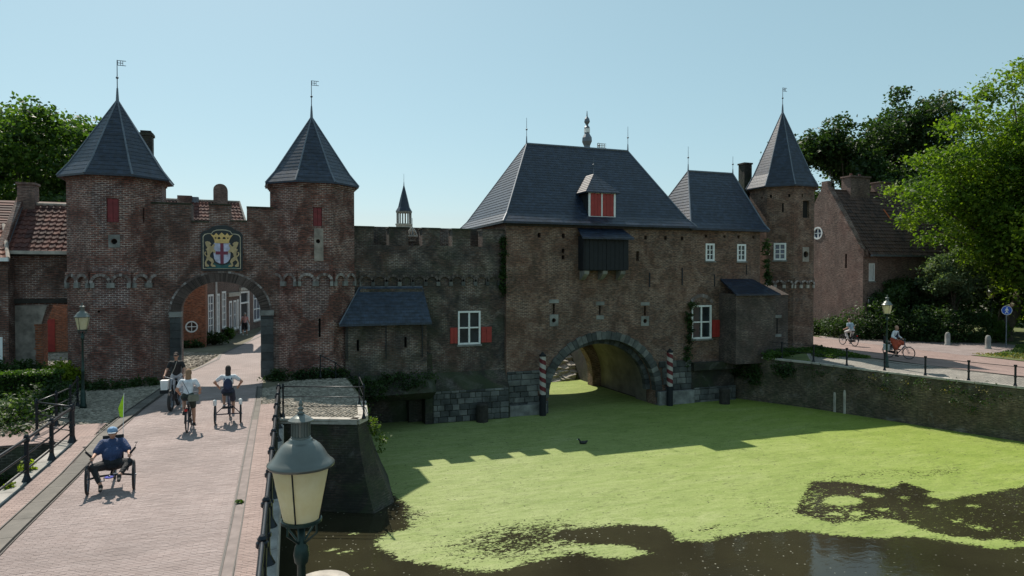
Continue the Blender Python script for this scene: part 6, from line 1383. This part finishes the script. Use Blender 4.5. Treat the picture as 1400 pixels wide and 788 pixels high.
for i, (x, y, lab) in enumerate(((27.1, -5.75, 'whitish worn post at the quay wall, left one of two'), (27.45, -6.6, 'whitish worn post at the quay wall, right one of two'))):
    t = thing('quay_post', lab, 'post', (26.42 + i * .17, -5.75 - i * .5, WZ)); m = MB(); m.lathe([(.09, -.4), (.09, .9 + .2 * i), (.07, 1.05 + .2 * i), (.01, 1.08 + .2 * i)], (0, 0, 0), 10); m.build('timber', MT['cope'], t, world=False)
for (x, y, h, lab) in ((39.8, -2.0, .85, 'round topped grey stone bollard in front of the dark hedge'), (40.0, -4.5, .85, 'round topped grey stone bollard near the blue sign at the sunny grass')):
    t = thing('stone_bollard', lab, 'bollard', (x, y, 0), 0, 'stone bollards by the path'); m = MB(); m.lathe([(.2, -.1), (.2, .04), (.16, .1), (.155, h - .2), (.13, h - .08), (.08, h - .01), (.01, h)], (0, 0, 0), 14); m.build('shaft', MT['stone'], t, world=False, smooth=True)
t = thing('traffic_sign', 'round blue sign with a white pedestrian symbol on a grey pole beside the path', 'traffic sign', (43.0, -3.6, 0), R(-40))
m = MB(); m.tube([(0, 0, 0), (0, 0, 2.45)], .035, 10); m.build('pole', MT['lead'], t, world=False)
m = MB(); m.prism(hexhole(0, 2.3, .3, 28), -.045, -.03); sgn = m.build('sign_face', MT['blue'], t, world=False)
m = MB(); m.prism(hexhole(0, 2.3, .3, 28), -.05, -.044, holes=[hexhole(0, 2.3, .275, 28)]); m.build('rim', MT['white'], sgn, world=False)
m = MB(); m.prism(hexhole(.01, 2.46, .04, 12), -.05, -.046); m.prism([(-.05, 2.41), (.05, 2.41), (.11, 2.29), (.08, 2.28), (.04, 2.34), (.03, 2.24), (.1, 2.1), (.06, 2.1), (0, 2.2), (-.07, 2.09), (-.11, 2.1), (-.03, 2.24), (-.04, 2.33), (-.08, 2.27), (-.11, 2.28)], -.05, -.046); m.build('symbol', MT['white'], sgn, world=False)

# ------------------------------------------------------------------ people and cycles
SKIN = plain('skin', (.42, .23, .16), .55, var=.08, scale=10)
def ik(a, b, l1, l2, hint):
    a, b, h = Vector(a), Vector(b), Vector(hint); d = b - a; L_ = min(d.length, (l1 + l2) * .999); u = d.normalized()
    x = (l1 * l1 - l2 * l2 + L_ * L_) / (2 * L_); y = math.sqrt(max(0, l1 * l1 - x * x)); p = (h - u * h.dot(u)).normalized()
    return a + u * x + p * y
def person(label, loc, rotz, J, cl, hair=None, lean=0.0, group=None, bulk=1.0):
    """J: pelvis, chest, head, hands l/r, feet l/r (ankles); figure faces +Y"""
    t = thing('person', label, 'person', loc, rotz, group)
    pel, che, hd = Vector(J['pelvis']), Vector(J['chest']), Vector(J['head']); nk = che + (hd - che) * .42
    f = Vector(J.get('face', (0, 1, -.1))).normalized(); up = (che - pel).normalized()
    arms = []; legs = []
    for s, hk, fk in ((-1, 'lh', 'lf'), (1, 'rh', 'rf')):
        sh = che + Vector((s * .175, 0, .02)); ha = Vector(J[hk]); el = ik(sh, ha, .28, .26, J.get('elbow', (s * .5, -.4, -.6)) if not isinstance(J.get('elbow'), dict) else J['elbow'][s]); arms.append((sh, el, ha, s))
        hp = pel + Vector((s * .095, 0, -.02)); an = Vector(J[fk]); kn = ik(hp, an, .43, .42, (s * J.get('splay', .12), 1, .3)); legs.append((hp, kn, an, s))
    body = [(pel, .125, pel + up * .16, .115), (pel + up * .16, .115, che - up * .04, .135), (che + Vector((-.12, 0, 0)), .07, che + Vector((.12, 0, 0)), .07), (nk - up * .07, .055, nk + (hd - nk) * .4, .05)]
    q = Vector((0, 1, 0)).rotation_difference(f).to_matrix()
    body += [(hd, (.074, .094, .112), q), (hd + f * .03 + Vector((0, 0, -.055)), (.052, .062, .058), q), (hd + f * .088 + Vector((0, 0, -.0)), .011, hd + f * .108 + Vector((0, 0, -.03)), .015)]
    for s in (-1, 1): body.append((hd + q @ Vector((s * .076, -.005, -.01)), (.014, .022, .032), q))
    for sh, el, ha, s in arms:
        body += [(sh, .054, el, .041), (el, .041, ha, .027)]
        d = (ha - el).normalized(); side = d.cross(Vector((0, 0, 1))).normalized() * s; dn = side.cross(d) * s; dn = dn if dn.z < 0 else -dn
        pm = ha + d * .05; body.append((ha + d * .015, .026, pm + d * .02, .032))
        for i, ln in enumerate((.052, .062, .058, .045)):
            b0 = pm + d * .03 + side * (-.028 + .0187 * i) * -1; k1 = b0 + (d * .75 + dn * .5).normalized() * ln * .6; k2 = k1 + (dn - d * .2).normalized() * ln * .5
            body += [(b0, .010, k1, .009), (k1, .009, k2, .008)]
        tb = ha + d * .03 + side * .03; body.append((tb, .012, tb + (d * .5 + side * .4 + dn * .5).normalized() * .055, .009))
    for hp, kn, an, s in legs: body += [(hp, .088, kn, .058), (kn, .057, kn.lerp(an, .35), .055), (kn.lerp(an, .35), .055, an, .036)]
    b = blob('body', body, .0115, SKIN, t, 3)
    sk = lambda L_, e=.02: L_
    c = cl
    # top
    e = .014 + .05 * (bulk - 1)
    top = [(pel + up * .06, .125 + e, pel + up * .16, .118 + e), (pel + up * .16, .118 + e, che - up * .04, .138 + e), (che + Vector((-.125, 0, 0)), .072 + e, che + Vector((.125, 0, 0)), .072 + e)]
    for sh, el, ha, s in arms: 
        k = c.get('sleeve', .6); top.append((sh, .058 + e, sh.lerp(el, min(k, 1)), .048 + e))
    if bulk > 1: top.append((pel + up * .2 + Vector((0, .05, 0)), (.2, .17, .2), None)); top.append((che + Vector((0, .03, -.08)), (.21, .14, .16), None))
    for sh, el, ha, s in arms:
        k = c.get('sleeve', .6)
        if k > 1: top.append((el, .046 + e, el.lerp(ha, k - 1), .036 + e))
    blob('shirt', top, .016, c['top'], t, 4)
    bt = [(pel + Vector((-.04, 0, 0)), .13 + e * .7, pel + Vector((.04, 0, 0)), .13 + e * .7)]
    if c.get('skirt'):
        for hp, kn, an, s in legs: bt.append((hp, .125, kn + Vector((0, .02, -.05)), .12)); 
        bt.append((legs[0][1].lerp(legs[1][1], .5), .11, legs[0][0].lerp(legs[1][0], .5), .12))
    else:
        for hp, kn, an, s in legs:
            k = c.get('leg', .9); bt.append((hp, .096 + e * .6, hp.lerp(kn, min(k, 1)), .068 + e * .6 + (.012 if k < 1 else 0)))
            if k > 1: bt.append((kn, .07, kn.lerp(an, k - 1), .052))
    blob('skirt' if c.get('skirt') else 'trousers', bt, .016, c['bottom'], t, 4)
    for hp, kn, an, s in legs:
        a = an + Vector((0, 0, -.03)); blob('shoe', [(a + Vector((0, -.03, -.02)), .042, a + Vector((0, .13, -.04)), .036), (a, .045, a + Vector((0, 0, .03)), .04)], .013, c['shoe'], t, 2)
    if hair is not None:
        H = [(hd - f * .02 + Vector((0, 0, .025)), (.086, .098, .105), q)]
        if c.get('long'): H += [(hd - f * .06, .075, hd - f * .10 + Vector((0, 0, -.15)), .085), (hd - f * .10 + Vector((0, 0, -.15)), .085, hd - f * .11 + Vector((0, 0, -c['long'])), .05)]
        blob('hair', H, .014, hair, t, 2)
        # face stays clear of the hair: eyes and mouth
    for s in (-1, 1):
        m = MB(); p = hd + q @ Vector((s * .03, .084, .012)); m.lathe([(.001, -.009), (.008, -.004), (.008, .004), (.001, .009)], tuple(p), 8); m.build('eye', MT['black'], t, world=False)
    m = MB(); p = hd + q @ Vector((0, .088, -.055)); m.obox(p, (.022, 0, 0), (0, .006, 0), (0, 0, .004)); m.build('mouth', col('lips', (.3, .1, .08)), t, world=False)
    t['arms'] = 1
    return t, dict(pel=pel, che=che, hd=hd, up=up, f=f, q=q, legs=legs, arms=arms)
def wheel(parent, x, y, z, r, tyre=.02, spokes=20, axis='x', name='wheel'):
    P_ = (lambda a, b, c: (x + a, y + b, z + c)) if axis == 'x' else None
    def torus(R0, r0, n=32, k=8):
        m = MB(); vs = []; fs = []
        for i in range(n):
            t = 6.28319 * i / n
            for j in range(k):
                u = 6.28319 * j / k; rr = R0 + r0 * math.cos(u); vs.append(P_(r0 * math.sin(u), rr * math.cos(t), rr * math.sin(t)))
        for i in range(n):
            for j in range(k): fs.append((i * k + j, i * k + (j + 1) % k, ((i + 1) % n) * k + (j + 1) % k, ((i + 1) % n) * k + j))
        m.add(vs, fs); return m
    w_ = torus(r - tyre, tyre).build(name, col('tyre_rubber', (.02, .02, .022), .8), parent, world=False, smooth=True)
    torus(r - tyre * 2.1, tyre * .55).build('rim', MT['lead'], w_, world=False, smooth=True)
    m = MB()
    for i in range(spokes):
        t = 6.28319 * i / spokes; o = .025 * (1 if i % 2 else -1); m.tube([P_(o, 0, 0), P_(0, (r - tyre * 2) * math.cos(t), (r - tyre * 2) * math.sin(t))], .0018 if tyre < .03 else .003, 3, False)
    m.tube([P_(-.05, 0, 0), P_(.05, 0, 0)], .02, 8); m.build('spokes', MT['lead'], w_, world=False)
    return w_
def bicycle(label, loc, rotz, frame_mat, wr=.34, tyre=.02, wb=1.08, extra=(), group=None, bar=1.06):
    t = thing('bicycle', label, 'bicycle', loc, rotz, group); ry_, fy = -.48, -.48 + wb
    wheel(t, 0, ry_, wr, wr, tyre); wheel(t, 0, fy, wr, wr, tyre)
    bb = (0, -.02, .29); m = MB(); r = .016 if tyre < .03 else .026
    m.tube([(0, fy - .24, .84), (0, fy - .2, .72)], r * 1.2, 8)
    m.tube([(0, fy - .22, .74), (0, .14, .42), bb], r * 1.2, 8); m.tube([(0, fy - .2, .7), (0, .1, .36), bb], r, 8); m.tube([bb, (0, -.24, .86)], r * 1.1, 8)
    for s in (-1, 1): m.tube([(s * .05, ry_, wr), (s * .02, -.1, .3), bb], r * .6, 6); m.tube([(s * .05, ry_, wr), (s * .02, -.22, .78)], r * .55, 6)
    m.build('frame', frame_mat, t, world=False, smooth=True)
    m = MB(); m.tube([(0, fy - .24, bar - .1), (0, fy - .18, .68)], .015, 8)
    for s in (-1, 1): m.tube([(0, fy - .18, .7), (s * .055, fy - .15, .66), (s * .055, fy, wr)], r * .7, 6)
    m.build('fork', frame_mat, t, world=False, smooth=True)
    m = MB(); m.tube([(-.28, fy - .48, bar), (-.26, fy - .34, bar + .01), (-.12, fy - .25, bar - .02), (0, fy - .24, bar - .06), (.12, fy - .25, bar - .02), (.26, fy - .34, bar + .01), (.28, fy - .48, bar)], .012, 8); hb_ = m.build('handlebar', MT['lead'], t, world=False, smooth=True)
    for s in (-1, 1): m = MB(); m.tube([(s * .28, fy - .5, bar), (s * .272, fy - .39, bar + .005)], .018, 8); m.build('grip', MT['black'], hb_, world=False)
    m = MB(); m.tube([(0, -.24, .84), (0, -.26, .93)], .013, 8); m.build('seat_post', MT['lead'], t, world=False)
    m = MB(); m.prism([(-.11, -.40), (.11, -.40), (.1, -.25), (.03, -.12), (-.03, -.12), (-.1, -.25)], .93, .985, lambda a, d, z: (a, z, d)); m.build('saddle', MT['black'], t, world=False)
    m = MB(); m.tube([bb, (.07, bb[1], bb[2]), (.07, bb[1] + .02, bb[2] - .17), (.14, bb[1] + .02, bb[2] - .17)], .009, 6); m.tube([bb, (-.07, bb[1], bb[2]), (-.07, bb[1] - .02, bb[2] + .17), (-.14, bb[1] - .02, bb[2] + .17)], .009, 6)
    cr_ = m.build('crank', MT['lead'], t, world=False)
    for s, dy_, dz in ((1, .02, -.17), (-1, -.02, .17)): m = MB(); m.box(s * .14 - .045, s * .14 + .045, bb[1] + dy_ - .04, bb[1] + dy_ + .04, bb[2] + dz - .012, bb[2] + dz + .012); m.build('pedal', MT['black'], cr_, world=False)
    m = MB(); m.prism([(-.5, wr - .05), (.02, .2), (.08, .29), (.02, .38), (-.5, wr + .06)], .04, .055, lambda a, d, z: (d, a, z)); m.build('chain_case', MT['black'], t, world=False)
    for (cy, a0, a1) in ((ry_, 20, 200), (fy, 10, 140)):
        m = MB(); P0 = [(cy + (wr + .03) * math.cos(R(180 - a)), wr + (wr + .03) * math.sin(R(180 - a))) for a in range(a0 - 20, a1 - 20, 12)]
        for (a, b), (c_, d) in zip(P0, P0[1:]): m.add([(-.03, a, b), (.03, a, b), (.03, c_, d), (-.03, c_, d), (-.03, a, b + .004), (.03, a, b + .004), (.03, c_, d + .004), (-.03, c_, d + .004)], [(0, 1, 2, 3), (4, 5, 6, 7)])
        m.build('mudguard', MT['black'], t, world=False)
    m = MB()
    for s in (-1, 0, 1): m.tube([(s * .06, ry_ - .2, .74), (s * .06, ry_ + .2, .74)], .007, 5)
    m.tube([(.05, ry_, wr), (.06, ry_, .74)], .006, 5); m.tube([(-.05, ry_, wr), (-.06, ry_, .74)], .006, 5); m.build('rack', MT['iron'], t, world=False)
    m = MB(); m.box(-.035, .035, ry_ - .24, ry_ - .2, .66, .72); m.build('rear_light', col('red_lens', (.5, .01, .01), .3), t, world=False)
    return t
def rot_to(h): return math.atan2(-h[0], h[1])
ride = dict(pelvis=(0, -.24, 1.02), chest=(0, -.12, 1.42), head=(0, -.05, 1.67), lh=(-.275, .09, 1.08), rh=(.275, .09, 1.08), lf=(-.13, -.06, .53), rf=(.13, -.02, .20))
C = lambda n, c: col(n, c)
def at_local(loc, rz, p):
    c, s = math.cos(rz), math.sin(rz); return (loc[0] + c * p[0] - s * p[1], loc[1] + s * p[0] + c * p[1], loc[2] + p[2])
# 1 woman on a city bike, seen from behind
L1, r1 = (-4.36, -11.74, .004), R(-2)
bicycle('black city bicycle ridden by the woman with the shoulder bag', L1, r1, MT['iron'])
p1, d1_ = person('person in a white t-shirt and dark shorts riding a bicycle, long light brown hair', L1, r1, ride, dict(top=C('white_cotton', (.62, .64, .68)), bottom=C('dark_green_cloth', (.02, .03, .025)), shoe=C('dark_shoe', (.03, .03, .03)), long=.24, leg=.75), C('light_brown_hair', (.26, .15, .085)))
bag = thing('shoulder_bag', 'olive grey shoulder bag with a thin strap on the cycling woman in white', 'bag', at_local(L1, r1, (.16, -.38, .98)), r1)
m = MB(); m.prism([(-.13, -.09), (.13, -.09), (.15, .0), (.12, .1), (-.12, .1), (-.15, 0)], -.045, .045); m.build('bag_body', C('olive_canvas', (.17, .18, .14)), bag, world=False)
m = MB(); m.tube([(-.1, .02, .09), (-.2, .06, .3), (-.3, .14, .47), (-.34, .28, .46)], .008, 6); m.build('strap', C('grey_strap', (.08, .09, .1)), bag, world=False)
# 2 rider on an upright tricycle, from behind
L2, r2 = (-3.32, -10.9, .004), R(-1)
t = thing('tricycle', 'adult tricycle with two white topped rear wheels and a round mirror', 'tricycle', L2, r2)
for s in (-1, 1):
    wheel(t, s * .36, -.4, .3, .3, .022)
    m = MB(); m.lathe([(.02, .46), (.05, .47), (.055, .62), (.03, .64)], (s * .36, -.46, .12), 10); m.build('wheel_cap', MT['white'], t, world=False)
wheel(t, 0, .65, .3, .3, .02)
m = MB(); m.tube([(-.36, -.4, .3), (.36, -.4, .3)], .018, 8); m.tube([(0, -.4, .3), (0, -.05, .3), (0, .3, .5), (0, .5, .78)], .02, 8); m.tube([(0, -.2, .32), (0, -.26, .84)], .018, 8)
m.tube([(-.34, -.4, .32), (-.15, -.3, .5), (0, -.26, .62), (.15, -.3, .5), (.34, -.4, .32)], .014, 8); m.tube([(0, .5, .8), (0, .65, .3)], .016, 8); m.build('frame', C('dark_blue_frame', (.02, .03, .07)), t, world=False, smooth=True)
m = MB(); m.tube([(-.29, .06, 1.05), (-.2, .3, 1.02), (0, .42, .98), (.2, .3, 1.02), (.29, .06, 1.05)], .012, 8); m.tube([(0, .42, .98), (0, .5, .78)], .014, 6); m.build('handlebar', MT['iron'], t, world=False)
m = MB(); m.box(-.13, .13, -.42, -.12, .86, .93); m.build('saddle', MT['black'], t, world=False)
m = MB(); m.box(-.16, .16, -.62, -.36, .5, .53); m.build('rack', MT['iron'], t, world=False)
m = MB(); m.tube([(-.27, .12, 1.06), (-.32, .14, 1.26)], .006, 5); m.lathe([(.05, -.006), (.055, 0), (.05, .006)], (-.32, .14, 1.28), 12); m.build('mirror', MT['white'], t, world=False)
ride2 = dict(ride, lh=(-.29, .06, 1.08), rh=(.29, .06, 1.08), pelvis=(0, -.26, .99), chest=(0, -.16, 1.39), head=(0, -.12, 1.63), lf=(-.13, .02, .5), rf=(.13, .0, .22), elbow=(0, -.3, -.6))
ride2['elbow'] = {-1: (-.9, -.2, -.3), 1: (.9, -.2, -.3)}
p2, d2_ = person('person with dark hair and a white shirt riding the adult tricycle, back to us', L2, r2, ride2, dict(top=C('white_cotton', (.62, .64, .68)), bottom=C('navy_cloth', (.02, .025, .05)), shoe=C('white_shoe', (.5, .5, .5)), long=.1, leg=.85), C('dark_hair', (.03, .02, .018)))
bp = thing('backpack', 'navy blue backpack on the tricycle rider', 'backpack', at_local(L2, r2, (0, -.36, 1.18)), r2)
blob('pack', [((0, 0, 0), (.14, .08, .2), None), ((0, -.05, -.06), (.11, .05, .1), None)], .014, C('navy_backpack', (.02, .03, .075)), bp)
m = MB()
for s in (-1, 1): m = MB(); m.tube([(s * .1, .05, .16), (s * .12, .2, .27), (s * .13, .32, .2), (s * .13, .33, -.02)], .016, 6); m.build('strap', C('navy_backpack', (.02, .03, .075)), bp, world=False)
# 3 low trike facing us
L3, r3 = (-5.39, -17.25, .004), R(180 + 6)
t = thing('recumbent_trike', 'low black trike with two front wheels, upright grips and a lime pennant', 'trike', L3, r3)
for s in (-1, 1): wheel(t, s * .42, .32, .31, .31, .025)
wheel(t, 0, -.75, .31, .31, .025)
m = MB(); m.tube([(-.4, .32, .31), (-.2, .28, .34), (.2, .28, .34), (.4, .32, .31)], .022, 8); m.tube([(0, .75, .42), (0, .28, .34), (0, -.3, .34), (0, -.75, .31)], .026, 8); m.tube([(0, -.3, .34), (0, -.42, .75), (0, -.46, 1.0)], .018, 8); m.build('frame', MT['iron'], t, world=False, smooth=True)
m = MB(); m.box(-.2, .2, -.3, .1, .44, .5); m.add([(-.2, -.3, .48), (.2, -.3, .48), (.2, -.48, 1.02), (-.2, -.48, 1.02), (-.2, -.34, .46), (.2, -.34, .46), (.2, -.53, 1.02), (-.2, -.53, 1.02)], [(0, 1, 2, 3), (4, 5, 6, 7), (2, 3, 7, 6), (0, 3, 7, 4), (1, 2, 6, 5)]); m.build('seat', MT['black'], t, world=False)
for s in (-1, 1):
    m = MB(); m.tube([(s * .3, .2, .38), (s * .34, .22, .6), (s * .35, .2, .76), (s * .44, .24, .86)], .014, 8); hb_ = m.build('handlebar', MT['lead'], t, world=False, smooth=True)
    m = MB(); m.tube([(s * .34, .2, .72), (s * .45, .25, .87)], .022, 8); m.build('grip', MT['black'], hb_, world=False)
    m = MB(); m.tube([(s * .44, .24, .86), (s * .47, .22, .95)], .006, 5); m.lathe([(.03, -.006), (.035, .0), (.03, .006)], (s * .47, .22, .97), 10); m.build('mirror', MT['black'], t, world=False)
m = MB(); m.tube([(0, .75, .42), (-.09, .75, .42), (-.09, .82, .5), (-.16, .82, .5)], .012, 6); m.tube([(0, .75, .42), (.09, .75, .42), (.09, .68, .34), (.16, .68, .34)], .012, 6); m.build('crank', MT['lead'], t, world=False)
m = MB(); m.lathe([(.08, -.01), (.08, .01)], (0, .75, .42), 12); m.build('motor_hub', C('blue_metal', (.03, .04, .3)), t, world=False)
m = MB(); m.tube([(-.18, -.6, .5), (-.18, -.62, 1.15), (-.2, -.66, 1.9)], .006, 5); fl = m.build('flag_pole', MT['white'], t, world=False)
m = MB(); m.add([(-.2, -.655, 1.9), (-.185, -.64, 1.35), (-.11, -.7, 1.38), (-.08, -.74, 1.55), (-.205, -.665, 1.9), (-.19, -.65, 1.35), (-.115, -.71, 1.38), (-.085, -.75, 1.55)], [(0, 1, 2, 3), (7, 6, 5, 4)]); m.build('pennant', C('lime_fabric', (.45, .75, .02)), fl, world=False)
p3, d3_ = person('person in a navy shirt and light blue cap sitting low on the trike, facing us', L3, r3, dict(pelvis=(0, -.08, .50), chest=(0, -.27, .88), head=(0, -.24, 1.12), lh=(-.33, .16, .72), rh=(.33, .16, .72), lf=(-.17, .62, .40), rf=(.17, .5, .2), splay=.75, elbow={-1: (-.3, -.8, -.5), 1: (.3, -.8, -.5)}), dict(top=C('navy_shirt', (.025, .05, .13)), bottom=C('black_trousers', (.012, .013, .016)), shoe=C('dark_shoe', (.03, .03, .03)), leg=1.8, sleeve=.75), C('grey_hair', (.3, .3, .3)), bulk=1.5)
hd = d3_['hd']
m = MB(); m.lathe([(.1, .02), (.102, .05), (.085, .105), (.04, .13), (.002, .135)], tuple(hd), 18); cp_ = m.build('cap', C('light_blue_cap', (.2, .33, .5)), p3, world=False, smooth=True)
m = MB(); m.prism([(-.075, .06), (.075, .06), (.07, .15), (.03, .175), (-.03, .175), (-.07, .15)], .018, .03, lambda a, d, z: (hd.x + a, hd.y + z, hd.z + d)); m.build('cap_peak', C('pale_cap_peak', (.55, .6, .65)), cp_, world=False)
# 4 man on a fat tyre bike facing us, in the shade at the gate
L4, r4 = (-5.12, -7.9, .004), R(180 - 6)
t4 = bicycle('black fat tyre bicycle standing in the shade of the gate, facing us', L4, r4, MT['iron'], .34, .055, 1.12, bar=1.1)
p4, d4_ = person('person in a black t-shirt and sunglasses on the fat tyre bicycle at the gate', L4, r4, dict(ride, pelvis=(0, -.26, 1.06), chest=(0, -.2, 1.5), head=(0, -.17, 1.76), lh=(-.3, .1, 1.14), rh=(.3, .1, 1.14), lf=(-.22, .0, .1), rf=(.14, .0, .22), splay=.2), dict(top=C('black_cotton', (.012, .012, .014)), bottom=C('pale_grey_trousers', (.34, .36, .4)), shoe=C('white_shoe', (.5, .5, .5)), leg=1.9), C('dark_hair', (.03, .02, .018)))
hd = d4_['hd']; m = MB(); m.box(hd.x - .07, hd.x + .07, hd.y + .075, hd.y + .105, hd.z - .005, hd.z + .032); m.build('sunglasses', MT['black'], p4, world=False)
m = MB(); m.tube([(-.05, -.04, 1.58), (.02, -.03, 1.35), (.12, -.06, 1.15)], .01, 6); m.build('camera_strap', MT['cope'], p4, world=False)
hb_ = thing('pannier', 'white and black pannier hanging beside the fat tyre bicycle', 'pannier', at_local(L4, r4, (.34, -.1, .78)), r4)
m = MB(); m.prism([(-.1, -.16), (.1, -.16), (.12, .16), (-.12, .16)], -.14, .14); m.build('bag_body', MT['white'], hb_, world=False); m = MB(); m.box(-.13, .13, -.16, .16, -.28, -.165); m.build('bag_base', MT['black'], hb_, world=False)
# 5 man on the quay road heading for the gate
h5 = (.16, 1.45); L5, r5 = (33.45, -.05, .01), rot_to(h5)
bicycle('black bicycle of the man in the pale blue shirt on the quay road', L5, r5, MT['iron'])
person('person in a pale blue shirt and white trousers cycling on the quay road', L5, r5, dict(ride, chest=(0, -.06, 1.4), head=(0, .02, 1.66), elbow={-1: (-.3, -.3, -.9), 1: (.3, -.3, -.9)}), dict(top=C('pale_blue_shirt', (.28, .38, .45)), bottom=C('white_trousers', (.5, .5, .5)), shoe=C('white_shoe', (.5, .5, .5)), leg=1.85), C('red_brown_hair', (.12, .06, .04)))
# 6 woman on the quay road heading right
h6 = (.22, -1.0); L6, r6 = (30.5, -6.1, .0), rot_to(h6)
t6 = bicycle('silver bicycle with a pale pannier and child seat on the quay road', L6, r6, MT['lead'])
p6, d6_ = person('person in a white cardigan and orange red skirt cycling on the quay road', L6, r6, dict(ride), dict(top=C('white_cotton', (.62, .64, .68)), bottom=C('orange_red_skirt', (.42, .07, .03)), shoe=C('dark_shoe', (.03, .03, .03)), skirt=True, sleeve=1.8), C('strawberry_hair', (.45, .26, .18)))
blob('vest', [((0, -.08, 1.2), (.1, .11, .2), None), ((0, -.03, 1.36), (.07, .07, .1), None)], .016, C('navy_cloth', (.02, .025, .05)), p6)
pn = thing('pannier', 'pale pannier and dark child seat behind the woman in the orange red skirt', 'pannier', at_local(L6, r6, (0, -.52, .74)), r6)
m = MB(); m.prism([(-.16, -.34), (.16, -.34), (.18, .0), (-.18, 0)], -.2, -.08, lambda a, d, z: (d, a, z)); m.prism([(-.16, -.34), (.16, -.34), (.18, .0), (-.18, 0)], .08, .2, lambda a, d, z: (d, a, z)); m.build('bag_body', C('pale_pannier', (.5, .52, .5)), pn, world=False)
m = MB(); m.box(-.14, .14, -.16, .1, .02, .1); m.box(-.14, .14, -.2, -.15, .02, .42); m.build('child_seat', MT['black'], pn, world=False)
# 7 walker in the street
person('person in a pink shirt and black shorts walking away in the sunny street', (-3.35, 21.9, -.01), R(-10), dict(pelvis=(0, 0, .93), chest=(0, .02, 1.38), head=(0, .05, 1.64), lh=(-.3, -.1, .86), rh=(.3, .2, .9), lf=(-.1, -.25, .14), rf=(.1, .22, .09)), dict(top=C('pink_cotton', (.5, .28, .27)), bottom=C('black_cotton', (.012, .012, .014)), shoe=C('white_shoe', (.5, .5, .5)), leg=.95), C('grey_hair', (.3, .3, .3)))
for o in bpy.data.objects:
    if 'arms' in o.keys(): del o['arms']
